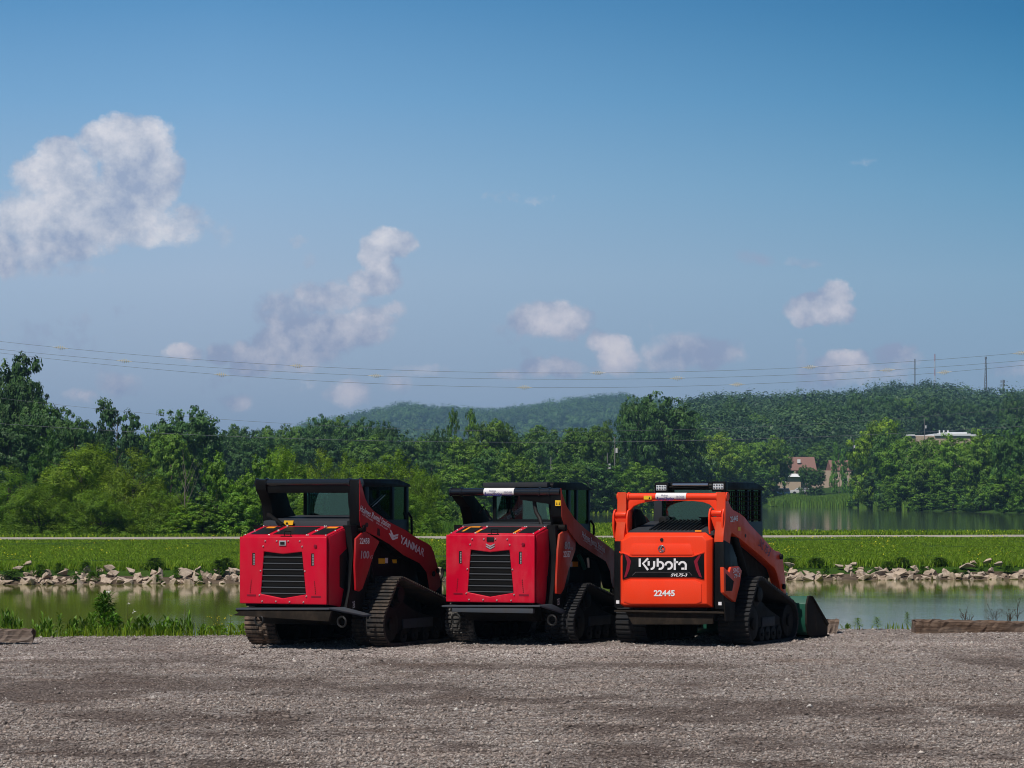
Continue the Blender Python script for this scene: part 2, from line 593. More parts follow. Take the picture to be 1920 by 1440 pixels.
def dirt_field(X, Y):
    # patches of damp dirt between the loose stone, drawn out along the lot
    X = np.asarray(X, dtype=float)
    Y = np.asarray(Y, dtype=float)
    u = Y - 0.12 * X + 0.5 * np.sin(X * 0.35)
    a = fbm(X * 0.75 + 3 + 0.5 * np.sin(u * 0.5), u * 0.7, 5, 61)
    b = fbm(X * 2.1, u * 1.15, 5, 67)
    v = (a * 0.68 + b * 0.32) / 0.94
    d = 0.85 * sstep((0.55 - v) / 0.15)
    d = d * np.interp(Y, [18, 36.5, 38.5, 45], [1.0, 0.9, 0.5, 0.25])
    light = sstep((Y - 35.5) / 3.0) * (0.35 + 0.65 * sstep((fbm(X * 0.3, u * 0.9, 3, 71) - 0.38) / 0.14)) * (1 - 0.75 * d)
    return d, light


gm = grid_mesh('gravel_lot', xs, ys, gravel_h)
_gx, _gy = np.meshgrid(xs, ys)
_d, _l = dirt_field(_gx.ravel(), _gy.ravel())
_at = gm.color_attributes.new('tint', 'FLOAT_COLOR', 'POINT')
_c = np.ones((len(_d), 4), dtype=np.float32)
_c[:, 0], _c[:, 1] = _d, _l
_at.data.foreach_set('color', _c.ravel())
tag(link('gravel_lot', gm, M_GRAVEL), kind='structure')

pxs = np.concatenate([np.linspace(-6500, -700, 40), np.arange(-600, 2601, 22), np.linspace(2700, 8500, 40)])
dys = np.concatenate([np.arange(41, 52, 0.8), np.arange(52, 106, 4), np.arange(106, 166, 0.7), np.arange(166, 300, 4), np.arange(300, 760, 6),
                      np.arange(760, 1200, 20), np.arange(1200, 5200, 60), np.linspace(5300, 14000, 12)])
KX = (pxs - 960) / F
# rows follow the slanting channel close by and straighten out far away
A, B = np.meshgrid(KX, dys)
slant = np.interp(B, [41, 300, 600], [0.2, 0.2, 0.0])
Yg = B / (1 - slant * A)
Xg = A * Yg
Zg = ground_z(Xg, Yg)
Zg = Zg + (fbm(Xg * 0.5, Yg * 0.5, 3, 21) - 0.44) * 0.16 * ((Yg - 0.2 * Xg > 113) & (Yg - 0.2 * Xg < 141)) + (fbm(Xg / 60, Yg / 60, 3, 22) - 0.44) * 14 * sstep((Yg - 1200) / 600)
nx, ny = len(KX), len(dys)
ii = (np.arange(nx - 1)[None, :] + nx * np.arange(ny - 1)[:, None]).ravel()
tm = np_mesh('ground', np.stack([Xg.ravel(), Yg.ravel(), Zg.ravel() - 0.02], 1), np.stack([ii, ii + 1, ii + nx + 1, ii + nx], 1), smooth=True)
tag(link('ground', tm, M_GROUND), kind='structure')


def sheet(name, pts, z, mat, thick=0.0):
    v = [(x, y, z) for x, y in pts]
    me = bpy.data.meshes.new(name)
    me.from_pydata(v, [], [list(range(len(v)))])
    return link(name, me, mat)


tag(sheet('water', [(-200, 44.5 - 40), (200, 44.5 + 40), (200, 112.4 + 40), (-200, 112.4 - 40)], WATER_Z, M_WATER), kind='structure')
pp = []
for p_ in np.arange(790, 3000, 40):
    n_ = np.interp(p_, NEAR_PX, NEAR_D) - 0.0
    pp.append(((p_ - 960) / F * n_, n_))
pq = []
for p_ in np.arange(790, 3000, 40):
    f_ = np.interp(p_, FAR_PX, FAR_D) + 1.5
    pq.append(((p_ - 960) / F * f_, f_))
pond = tag(sheet('pond_water', pp + pq[::-1], POND_Z, M_POND), kind='structure')

# gravel path along the embankment
mp, t = material('path_stone')
c = t.coord('Object')
finish(t, principled(t, t.ramp(t.noise(c, 2.5, 5, 0.7), [(0.3, (0.30, 0.26, 0.21)), (0.7, (0.46, 0.42, 0.36))]), 0.95, 0.1))
px_ = np.arange(-140, 141, 2.0)
v = []
for i, x in enumerate(px_):
    wob = 0.25 * math.sin(x * 0.21) + 0.12 * math.sin(x * 0.9)
    for uu in (141.9 + wob, 143.9 + wob, 146.0 + 0.6 * wob):
        y = uu + 0.2 * x
        v.append((x, y, gz(x, y) - 0.002))
f = []
for i in range(len(px_) - 1):
    for j in range(2):
        a = i * 3 + j
        f.append((a, a + 3, a + 4, a + 1))
tag(link('path', np_mesh('path', v, f, smooth=True), mp), kind='structure')

# ------------------------------------------------------------------ loose gravel stones
rng = np.random.default_rng(5)


def stones(n):
    y = 19.5 * (45.0 / 19.5) ** (rng.random(n) ** 1.05)
    px = rng.uniform(-60, 1980, n)
    x = (px - 960) / F * y
    keep = (y - 0.2 * x) < 44.1
    x, y = x[keep], y[keep]
    # fewer stones in the damp dirt streaks
    dd, ll = dirt_field(x, y)
    keep = rng.random(len(x)) < 1 - 0.9 * dd
    x, y, dd, ll = x[keep], y[keep], dd[keep], ll[keep]
    n = len(x)
    z = gravel_h(x, y)
    r = np.clip(rng.lognormal(-4.78, 0.42, n), 0.005, 0.028)
    base = np.array([[1, 0, 0], [-1, 0, 0], [0, 1, 0], [0, -1, 0], [0, 0, 1], [0, 0, -1]], dtype=float)
    fc = np.array([[0, 2, 4], [2, 1, 4], [1, 3, 4], [3, 0, 4], [2, 0, 5], [1, 2, 5], [3, 1, 5], [0, 3, 5]])
    ang = rng.uniform(0, 2 * PI, n)
    sc = r[:, None] * rng.uniform([0.7, 0.7, 0.45], [1.4, 1.2, 0.85], (n, 3))
    vv = base[None] * sc[:, None, :] + rng.normal(0, 0.16, (n, 6, 3)) * r[:, None, None]
    ca, sa = np.cos(ang)[:, None], np.sin(ang)[:, None]
    vx = vv[:, :, 0] * ca - vv[:, :, 1] * sa + x[:, None]
    vy = vv[:, :, 0] * sa + vv[:, :, 1] * ca + y[:, None]
    vz = vv[:, :, 2] + z[:, None] + r[:, None] * 0.35
    V = np.stack([vx, vy, vz], 2).reshape(-1, 3)
    Fc = (fc[None] + 6 * np.arange(n)[:, None, None]).reshape(-1, 3)
    tone = rng.beta(2.2, 2.7, n) * (1 - 0.45 * dd) * (0.95 + 0.5 * ll)
    tone = np.where(rng.random(n) < 0.012, 1.0, tone)
    warm = rng.random(n)
    col = np.stack([tone, warm, tone], 1)
    return np_mesh('stones', V, Fc, np.repeat(col, 6, 0))


mst, t = material('loose_stone')
at = t.node('ShaderNodeAttribute', attribute_name='tint').outputs['Color']
r_, g_, b_ = t.sep(at)
cst = t.ramp(r_, [(0.0, (0.10, 0.083, 0.076)), (0.4, (0.27, 0.232, 0.212)), (0.75, (0.43, 0.385, 0.355)), (1.0, (0.58, 0.55, 0.52))])
cst = t.mix(t.m('MULTIPLY', g_, 0.5), cst, (1.0, 0.82, 0.70, 1), 'MULTIPLY')
finish(t, principled(t, cst, 0.9, 0.15))
so = link('gravel_stones', stones(210000), mst)
tag(so, 'loose grey and tan stones strewn over the gravel lot', 'gravel', kind='stuff')

# ================================================================== vegetation
def leaf_cards(Pc, Nc, length, width, rng):
    n = len(Pc)
    Nn = Nc / (np.linalg.norm(Nc, axis=1, keepdims=True) + 1e-9)
    t = rng.normal(size=(n, 3))
    t -= (t * Nn).sum(1, keepdims=True) * Nn
    t /= np.linalg.norm(t, axis=1, keepdims=True) + 1e-9
    b = np.cross(Nn, t)
    L = (length * rng.uniform(0.6, 1.3, n))[:, None]
    W = (width * rng.uniform(0.6, 1.3, n))[:, None]
    v = np.stack([Pc - t * L / 2, Pc + b * W / 2 + Nn * W * 0.12, Pc + t * L / 2, Pc - b * W / 2 + Nn * W * 0.12], 1)
    f = np.arange(4 * n).reshape(n, 4)
    return v.reshape(-1, 3), f


def crown(name, lobes, nclump, per, leaf, aspect, clump_r, rng, up=0.35, fill=0.25, hang=0.0, plume=0.0):
    """lobes: (x, y, z, rx, ry, rz). Leaves gather in clumps on and inside each lobe."""
    lob = np.array(lobes, dtype=float)
    area = (lob[:, 3] * lob[:, 4] + lob[:, 3] * lob[:, 5] + lob[:, 4] * lob[:, 5])
    cnt = np.maximum(1, (nclump * area / area.sum()).astype(int))
    Cs, Ns = [], []
    for k, l in enumerate(lob):
        m = cnt[k]
        d = rng.normal(size=(m, 3))
        d /= np.linalg.norm(d, axis=1, keepdims=True)
        rr = np.where(rng.random(m) < fill, rng.uniform(0.35, 0.8, m), rng.uniform(0.80, 1.10, m))
        bumpy = 1 + 0.16 * np.sin(d[:, 0] * 5.1 + k) * np.cos(d[:, 2] * 6.3 + 2 * k)
        Cs.append(l[:3] + d * (rr * bumpy)[:, None] * l[3:])
        Ns.append(d)
    C = np.concatenate(Cs)
    N = np.concatenate(Ns)
    keep = C[:, 2] > 0.015
    C, N = C[keep], N[keep]
    m = len(C)
    tone = rng.beta(2.0, 2.0, m)
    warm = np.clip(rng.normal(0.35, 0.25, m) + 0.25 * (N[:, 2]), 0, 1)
    k = per
    off = rng.normal(size=(m, k, 3))
    off /= np.linalg.norm(off, axis=2, keepdims=True)
    rad = clump_r * rng.uniform(0.55, 1.35, (m, 1, 1)) * rng.random((m, k, 1)) ** 0.45
    squash = np.array([1.0, 1.0, 0.58 + plume])
    Pl = C[:, None, :] + off * rad * squash
    Pl[:, :, 2] -= hang * rng.random((m, k)) * clump_r
    Nl = off * 0.75 + N[:, None, :] * 0.75 + np.array([0, 0, up]) + rng.normal(0, 0.32, (m, k, 3))
    Pl = Pl.reshape(-1, 3)
    Nl = Nl.reshape(-1, 3)
    keep = Pl[:, 2] > 0.0
    v, f = leaf_cards(Pl[keep], Nl[keep], leaf, leaf * aspect, rng)
    tt = np.repeat(tone, k)[keep] * 0.7 + rng.random(keep.sum()) * 0.3
    ww = np.clip(np.repeat(warm, k)[keep] + rng.normal(0, 0.15, keep.sum()), 0, 1)
    col = np.repeat(np.stack([tt, ww, tt], 1), 4, 0)
    return np_mesh(name, v, f, col)


def tube_mesh(paths, sides=6):
    """paths: list of (points, radii); returns verts, quads"""
    V, Fc = [], []
    for pts, rad in paths:
        base = len(V)
        pts = [Vector(p) for p in pts]
        for i, p in enumerate(pts):
            d = (pts[min(i + 1, len(pts) - 1)] - pts[max(i - 1, 0)]).normalized()
            a = Vector((1, 0, 0)) if abs(d.x) < 0.8 else Vector((0, 1, 0))
            u = d.cross(a).normalized()
            vv = d.cross(u)
            for k in range(sides):
                th = 2 * PI * k / sides
                q = p + (u * math.cos(th) + vv * math.sin(th)) * rad[i]
                V.append((q.x, q.y, q.z))
        for i in range(len(pts) - 1):
            for k in range(sides):
                a0 = base + i * sides + k
                a1 = base + i * sides + (k + 1) % sides
                Fc.append((a0, a1, a1 + sides, a0 + sides))
    return V, Fc


def trunk_mesh(name, h, r, limbs, rng, lean=0.03):
    paths = []
    n = 6
    pts = [(lean * math.sin(i * 1.3) * h, lean * math.cos(i * 1.7) * h - lean * h, h * i / (n - 1) - 0.03 * (i == 0)) for i in range(n)]
    rad = [r * (1 - 0.75 * i / (n - 1)) * (1.35 if i == 0 else 1) for i in range(n)]
    paths.append((pts, rad))
    for k in range(limbs):
        z0 = h * rng.uniform(0.3, 0.85)
        a = rng.uniform(0, 2 * PI)
        ln = rng.uniform(0.18, 0.34)
        j = z0 / h * (n - 1)
        i0 = int(j)
        fr = j - i0
        p0 = [pts[i0][q] * (1 - fr) + pts[min(i0 + 1, n - 1)][q] * fr for q in range(3)]
        rr = r * (1 - 0.75 * z0 / h) * 0.55
        pp = [p0]
        for q in range(1, 4):
            s = q / 3
            pp.append((p0[0] + math.cos(a + 0.3 * s) * ln * s, p0[1] + math.sin(a + 0.3 * s) * ln * s, p0[2] + ln * s * rng.uniform(0.7, 1.0)))
        paths.append((pp, [rr, rr * 0.7, rr * 0.45, rr * 0.2]))
    V, Fc = tube_mesh(paths, 6)
    me = np_mesh(name, V, Fc, smooth=True)
    me.materials.append(M_BARK)
    return me


def mound_lobes(rng, n=11):
    L = [(0, 0, 0.40, 0.36, 0.34, 0.42)]
    for i in range(n):
        a = 2 * PI * i / n + rng.uniform(-0.2, 0.2)
        r = rng.uniform(0.20, 0.34)
        h = rng.uniform(0.30, 0.74)
        s = rng.uniform(0.13, 0.22)
        L.append((math.cos(a) * r * (1.15 - 0.5 * h), math.sin(a) * r * (1.15 - 0.5 * h), h, s, s, s * rng.uniform(0.9, 1.25)))
    for i in range(n - 2):
        a = 2 * PI * i / (n - 2)
        L.append((math.cos(a) * 0.33, math.sin(a) * 0.33, 0.15, 0.16, 0.16, 0.17))
    L.append((rng.uniform(-0.08, 0.08), 0, 0.83, 0.15, 0.15, 0.16))
    return L


def round_lobes(rng, n=17, low=0.26):
    L = [(0, 0, 0.60, 0.30, 0.30, 0.30)]
    for i in range(n):
        a = rng.uniform(0, 2 * PI)
        e = rng.uniform(-0.7, 1.0)
        r = 0.36 * math.sqrt(max(0.12, 1 - (e * 0.82) ** 2))
        z = 0.60 + e * 0.27
        s = rng.uniform(0.11, 0.18)
        L.append((math.cos(a) * r, math.sin(a) * r, max(low, z), s, s, s * rng.uniform(0.75, 1.05)))
    L.append((rng.uniform(-0.1, 0.1), 0, 0.87, 0.17, 0.17, 0.12))
    L.append((rng.uniform(-0.25, 0.25), 0.1, 0.80, 0.15, 0.15, 0.12))
    for i in range(5):
        a = 2 * PI * i / 5 + rng.uniform(-0.4, 0.4)
        L.append((math.cos(a) * 0.25, math.sin(a) * 0.25, low * 0.8, 0.16, 0.16, 0.17))
    return L


def poplar_lobes(rng, stems=2):
    L = []
    for s in range(stems):
        cx = (s - (stems - 1) / 2) * 0.44 + rng.uniform(-0.05, 0.05)
        top = 0.95 if s == 0 else rng.uniform(0.80, 0.92)
        z = 0.12
        while z < top:
            r = 0.26 * (1 - 0.42 * z / top) * rng.uniform(0.8, 1.2)
            L.append((cx + rng.uniform(-0.10, 0.10), rng.uniform(-0.1, 0.1), z, r, r, r * 0.55))
            z += r * rng.uniform(0.45, 0.75)
    return L


def snag_lobes(rng):
    """tall thin tree, tufts high up on a bare stem"""
    L = [(0, 0, 0.93, 0.20, 0.20, 0.08), (0.12, 0, 0.84, 0.24, 0.2, 0.08), (-0.14, 0, 0.78, 0.18, 0.18, 0.06), (0.05, 0, 0.66, 0.20, 0.2, 0.07),
         (-0.2, 0, 0.55, 0.16, 0.15, 0.05), (0.22, 0, 0.48, 0.2, 0.2, 0.06), (0.0, 0, 0.34, 0.34, 0.3, 0.12), (0, 0, 0.18, 0.38, 0.3, 0.15)]
    return L


rg = np.random.default_rng(11)
CROWNS = {}


def add_kind(kind, mesh, trunk, mat):
    mesh.materials.append(mat)
    CROWNS.setdefault(kind, []).append((mesh, trunk))


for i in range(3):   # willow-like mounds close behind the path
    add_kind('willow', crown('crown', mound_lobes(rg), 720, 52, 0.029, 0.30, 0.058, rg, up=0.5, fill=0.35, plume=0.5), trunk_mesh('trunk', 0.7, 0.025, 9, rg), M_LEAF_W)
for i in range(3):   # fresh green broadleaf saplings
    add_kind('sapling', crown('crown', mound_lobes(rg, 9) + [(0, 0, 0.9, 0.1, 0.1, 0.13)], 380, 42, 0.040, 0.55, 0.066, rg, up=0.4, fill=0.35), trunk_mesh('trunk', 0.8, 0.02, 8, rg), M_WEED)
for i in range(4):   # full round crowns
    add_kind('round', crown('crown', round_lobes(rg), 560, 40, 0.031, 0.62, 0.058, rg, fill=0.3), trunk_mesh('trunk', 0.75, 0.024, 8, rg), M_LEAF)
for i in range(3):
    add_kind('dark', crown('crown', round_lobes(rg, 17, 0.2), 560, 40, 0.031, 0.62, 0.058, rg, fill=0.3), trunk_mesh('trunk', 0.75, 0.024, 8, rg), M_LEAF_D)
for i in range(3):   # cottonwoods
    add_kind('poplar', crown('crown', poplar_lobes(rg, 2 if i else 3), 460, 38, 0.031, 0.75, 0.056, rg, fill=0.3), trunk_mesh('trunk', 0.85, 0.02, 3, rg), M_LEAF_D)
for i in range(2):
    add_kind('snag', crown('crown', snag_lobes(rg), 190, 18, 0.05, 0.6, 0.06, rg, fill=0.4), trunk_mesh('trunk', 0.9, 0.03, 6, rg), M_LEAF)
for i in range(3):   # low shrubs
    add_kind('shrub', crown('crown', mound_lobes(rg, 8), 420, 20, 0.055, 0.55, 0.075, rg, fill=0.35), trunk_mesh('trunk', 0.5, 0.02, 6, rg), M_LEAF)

# px centre, px top row, px width, distance, kind, tint, depth factor
NEAR_W = 'yellow green willow bushes behind the path'
TREES = {
    'willow_bush': [
        # left willows (px, top, width, dist, kind, (tint), description)
        (150, 829, 215, 158, 'willow', (1, 1, 1), 'broadest yellow green willow bush, domed, below the tall dark cottonwoods at the left'),
        (252, 839, 150, 155, 'willow', (1.05, 1.05, .9), 'yellow green willow bush with a rounded crown, just left of the bare dead sapling'),
        (18, 872, 150, 160, 'willow', (.75, .9, .9), 'dull green willow bush cut by the left edge of the picture'),
        (75, 905, 150, 153, 'willow', (.85, .95, .9), 'low willow bush in front of the broadest willow, near the left edge'),
        (190, 915, 150, 152, 'willow', (.8, .9, .8), 'low dark willow bush reaching down to the path between the two tall willows'),
        (300, 905, 120, 153, 'willow', (.9, 1, .8), 'low willow bush growing around the foot of the bare dead sapling'),
        (540, 832, 110, 168, 'willow', (1, 1.1, .8), 'light green willow with a pointed top, above the rear of the left red loader'),
        (602, 840, 110, 165, 'willow', (1.05, 1.05, .8), 'light green willow above the cross tube of the left red loader'),
        (655, 842, 100, 167, 'willow', (1, 1.05, .8), 'light green willow directly above the cab of the left red loader'),
        (735, 834, 165, 158, 'willow', (1.0, 1.1, .8), 'large round bright green willow rising right of the cab of the left red loader'),
        (790, 862, 80, 155, 'willow', (.9, 1.05, .8), 'right-hand shoulder bush of the willow row, between the two red loaders'),
        (760, 925, 130, 152, 'willow', (.75, .9, .8), 'low shaded willow bush behind the front window of the left red loader'),
        (630, 905, 200, 151, 'willow', (.8, .9, .8), 'low willow bush seen through the cab windows of the left red loader'),
    ],
    'sapling': [
        (410, 846, 80, 158, 'sapling', (1, 1, 1), 'bright green broadleaf sapling with an upright top, right of the bare dead sapling'),
        (482, 858, 95, 157, 'sapling', (1.1, 1.1, .9), 'bright green broadleaf sapling behind the left shoulder of the left red loader'),
        (447, 905, 110, 151, 'sapling', (1, 1, .9), 'leafy low sapling by the path, touching the left red hood corner'),
        (380, 925, 110, 151, 'sapling', (.95, .95, .8), 'leafy low sapling on the path edge right of the dead sapling'),
        (340, 950, 90, 150, 'sapling', (1.25, 1.15, .6), 'low yellow green sapling at the foot of the dead sapling'),
        (560, 880, 120, 153, 'sapling', (1, 1, .9), 'leafy sapling seen through the rear frame of the left red loader'),
        (505, 845, 60, 160, 'sapling', (1.1, 1.1, .8), 'slender light green sapling standing above its neighbours left of the light willows'),
        (800, 965, 26, 149, 'sapling', (1.2, 1.2, .8), 'small sapling on the path edge, right of the left loader cab'),
        (826, 938, 56, 185, 'sapling', (1, 1, .9), 'rounded green shrub in the rough grass between the two red loaders'),
        (845, 942, 40, 200, 'shrub', (.7, .8, .9), 'small dark shrub in the rough grass left of the middle loader tube'),
    ],
    'cottonwood': [
        (-10, 655, 150, 262, 'poplar', (.8, .85, .9), 'tallest dark cottonwood, cut by the left edge of the picture'),
        (2, 690, 150, 268, 'dark', (.8, .85, .9), 'dense dark tree filling in behind the tallest cottonwood at the left edge'),
        (38, 705, 110, 255, 'dark', (.8, .85, .9), 'dark cottonwood shoulder just right of the tallest tree at the left edge'),
        (85, 752, 120, 250, 'dark', (.8, .85, .9), 'dark spreading tree stepping down from the tall cottonwoods at the left edge'),
        (140, 778, 90, 247, 'dark', (.85, .9, .9), 'dark tree with ragged branch ends left of the lone forked cottonwood'),
        (20, 790, 140, 240, 'dark', (.7, .75, .8), 'low black green tree under the tall cottonwoods at the left edge'),
        (222, 741, 104, 285, 'poplar', (.8, .9, .95), 'lone forked cottonwood with two narrow tops, left of the round tree'),
        (348, 755, 128, 300, 'dark', (.85, .95, .9), 'tall round dark tree with gaps of sky in its crown, above the dead sapling'),
        (290, 800, 80, 296, 'round', (.8, .9, .85), 'rounded tree between the forked cottonwood and the tall round tree'),
        (90, 815, 90, 215, 'sapling', (.6, .75, .8), 'mid green tree behind the top of the broadest willow'),
        (320, 812, 90, 240, 'round', (1.05, 1.1, .85), 'lighter green tree below the tall round tree'),
        (250, 806, 60, 300, 'dark', (.8, .9, .85), 'dark tree at the right foot of the forked cottonwood'),
        (180, 800, 60, 260, 'dark', (.7, .8, .8), 'dark tree at the left foot of the forked cottonwood'),
    ],
    'treeline_left': [(385, 796, 80, 470), (415, 797, 70, 470), (440, 790, 62, 500), (470, 797, 70, 470), (500, 793, 62, 480), (528, 796, 60, 500), (555, 798, 60, 480), (595, 772, 62, 470),
                      (628, 780, 66, 475), (660, 784, 70, 460), (690, 778, 74, 460), (718, 790, 60, 455), (745, 812, 66, 440), (775, 822, 64, 440), (805, 812, 54, 455), (430, 812, 90, 430), (520, 815, 90, 430), (600, 808, 90, 430), (690, 815, 100, 430), (810, 845, 80, 400), (480, 822, 90, 400)],
    'middle': [
        (826, 795, 44, 410, 'dark', (.8, .9, .85), 'dark leaning tree on the left of the two thin tufted trees'),
        (848, 768, 40, 415, 'snag', (.9, 1, .8), 'left one of two thin tall trees with tufted tops in front of the blue hill'),
        (884, 770, 42, 420, 'snag', (.9, 1, .8), 'right one of two thin tall trees with tufted tops in front of the blue hill'),
        (910, 786, 84, 410, 'round', (.95, 1, .8), 'tall loose green tree right of the two tufted trees'),
        (950, 790, 74, 412, 'round', (.8, .9, .8), 'loose green tree above the light bar of the middle loader'),
        (872, 822, 100, 380, 'round', (1.15, 1.2, .8), 'light green spreading tree below the two tufted trees'),
        (925, 835, 90, 360, 'dark', (.9, 1, .8), 'dark green tree below the loose tall trees, left of the middle loader cab'),
        (965, 850, 80, 350, 'round', (1.2, 1.25, .8), 'bright green tree just left of the middle loader cab'),
        (860, 872, 90, 345, 'round', (1.1, 1.15, .8), 'light green tree low down, left of the middle loader tube'),
        (905, 885, 100, 335, 'sapling', (.8, .9, .7), 'dense green tree behind the rear window of the middle loader'),
        (1010, 792, 92, 500, 'round', (.75, .85, .95), 'grey green tree standing in front of the far hill, above the middle loader cab'),
        (1045, 815, 60, 495, 'dark', (.8, .9, .95), 'dark tree beside the grey green tree above the middle loader cab'),
        (1082, 800, 92, 445, 'round', (.85, .95, .85), 'tall full tree left of the tallest tree in the middle of the treeline'),
        (1128, 790, 74, 460, 'round', (.8, .9, .85), 'tree tucked against the left side of the tallest middle tree'),
        (1245, 729, 150, 450, 'dark', (1.0, 1.05, .95), 'tallest broad tree in the middle of the treeline, left of the orange loader'),
        (1195, 742, 74, 452, 'dark', (.95, 1.05, .95), 'pointed left shoulder of the tallest tree, a separate upright crown'),
        (1290, 772, 72, 448, 'dark', (.95, 1.05, .95), 'dark crown on the right side of the tallest tree'),
        (1055, 868, 84, 420, 'round', (1, 1.1, .8), 'mid green tree low behind the middle loader cab roof'),
        (1020, 880, 80, 415, 'sapling', (.8, .9, .7), 'low dense tree directly above the middle loader cab roof'),
        (1110, 865, 90, 425, 'dark', (1, 1.1, .8), 'dark tree low down between the middle and orange loaders'),
        (1155, 872, 86, 425, 'sapling', (.9, 1, .8), 'rounded light green bush tree left of the orange arms'),
        (1205, 868, 90, 428, 'round', (1.1, 1.2, .8), 'light green tree in front of the foot of the tallest tree'),
        (1250, 880, 90, 428, 'sapling', (.75, .9, .7), 'low dense tree directly above the left end of the orange tube'),
        (1295, 862, 90, 430, 'round', (1.15, 1.25, .8), 'light green tree above the work lights of the orange loader'),
        (1338, 811, 84, 440, 'round', (1.7, 1.55, .8), 'tree with a yellowish flowering top, right of the tallest tree'),
        (1375, 822, 84, 440, 'round', (1.1, 1.15, .8), 'green tree above the orange loader cab'),
        (1420, 828, 84, 438, 'round', (1.2, 1.25, .8), 'broad green tree above the front corner of the orange loader cab'),
        (1345, 870, 100, 425, 'sapling', (.7, .85, .65), 'low dense tree directly above the orange loader cab roof'),
        (1400, 872, 90, 425, 'dark', (1, 1.1, .8), 'low dark tree right of the orange loader cab roof'),
        (1452, 812, 62, 440, 'round', (1.15, 1.2, .85), 'tree with an open leafy top, left of the brown-roofed building'),
        (1432, 868, 46, 430, 'dark', (.9, 1, .8), 'dark tree beside the parked blue vehicle'),
    ],
    'right': [
        (1512, 872, 32, 702, 'dark', (.9, 1, .8), 'small dark tree in front of the left end of the brown-roofed building'),
        (1530, 876, 36, 702, 'dark', (.85, .95, .8), 'dark leafy tree in front of the middle of the brown-roofed building'),
        (1573, 826, 26, 702, 'poplar', (1.5, 1.6, 1.0), 'slim upright green tree in front of the beige wall'),
        (1602, 884, 26, 640, 'shrub', (1.1, 1.2, .8), 'low leafy tree at the right end of the beige wall'),
        (1642, 784, 88, 460, 'round', (1.9, 1.75, .8), 'tall tree with a yellow green top right of the slim upright tree'),
        (1625, 845, 70, 455, 'dark', (1.0, 1.1, .8), 'dark tree below the yellow green treetop'),
        (1668, 800, 70, 465, 'dark', (1.1, 1.2, .8), 'dark tree right behind the yellow green treetop'),
        (1650, 880, 80, 440, 'dark', (.9, 1, .8), 'black green tree at the pond edge where the reeds end'),
        (1700, 813, 90, 450, 'round', (1.1, 1.2, .8), 'green tree below the left end of the white roof'),
        (1745, 815, 88, 450, 'round', (1.0, 1.1, .8), 'green tree below the middle of the white roof'),
        (1790, 814, 88, 450, 'round', (1.2, 1.3, .8), 'green tree below the right end of the white roof'),
        (1745, 868, 70, 438, 'sapling', (1.3, 1.2, .7), 'yellow green young tree in the middle of the right bank'),
        (1845, 806, 84, 450, 'round', (1.15, 1.2, .85), 'tall loose tree right of the white roof'),
        (1895, 796, 84, 448, 'dark', (1.1, 1.2, .85), 'tall dark tree near the right edge of the picture'),
        (1700, 885, 90, 432, 'round', (1.1, 1.2, .8), 'tree on the pond edge, first right of the black green tree'),
        (1790, 888, 90, 430, 'round', (.9, 1, .8), 'dark green tree on the pond edge in the middle of the right bank'),
        (1840, 860, 90, 432, 'dark', (1.1, 1.2, .8), 'dark tree on the pond edge below the tall loose tree'),
        (1890, 880, 90, 428, 'round', (1.0, 1.1, .8), 'tree on the pond edge close to the right edge of the picture'),
        (1935, 850, 90, 430, 'sapling', (.9, 1, .7), 'tree cut by the right edge of the picture'),
        (1735, 915, 70, 426, 'shrub', (.9, 1, .8), 'low shrub overhanging the pond, left one on the right bank'),
        (1830, 920, 70, 424, 'shrub', (.9, 1, .8), 'low shrub overhanging the pond, middle one on the right bank'),
        (1905, 922, 70, 422, 'shrub', (1.1, 1.15, .8), 'low light shrub overhanging the pond by the right edge'),
        (1675, 925, 60, 430, 'shrub', (.8, .9, .7), 'low dark shrub at the end of the reed bed'),
        (1608, 925, 44, 600, 'shrub', (.8, .95, .7), 'small shrub leaning over the water in the reed bed'),
    ],
    'hill_tree': [
        (1500, 745, 60, 1020, 'dark'), (1378, 745, 48, 920, 'dark'), (1560, 752, 70, 940, 'dark'), (1615, 738, 60, 970, 'dark'), (1655, 735, 70, 950, 'dark'), (1700, 745, 60, 970, 'round'), (1760, 742, 80, 950, 'dark'),
        (1810, 748, 60, 960, 'dark'), (1855, 744, 70, 965, 'dark'), (1905, 738, 60, 780, 'dark'), (1430, 775, 60, 880, 'round'), (1480, 785, 70, 860, 'dark'), (1545, 790, 70, 840, 'round'),
        (1600, 782, 70, 860, 'dark'), (1790, 775, 80, 980, 'dark'), (1730, 780, 70, 960, 'dark'), (1850, 785, 70, 960, 'dark'), (1905, 780, 70, 680, 'dark'), (1350, 775, 60, 880, 'round'), (1500, 815, 80, 810, 'round'),
        (1560, 820, 80, 800, 'dark'), (1450, 795, 60, 840, 'dark'), (1400, 785, 60, 860, 'dark'), (1660, 775, 70, 700, 'dark'), (1532, 835, 60, 780, 'round'), (1480, 832, 60, 780, 'dark'),
    ],
}
trng = random.Random(7)


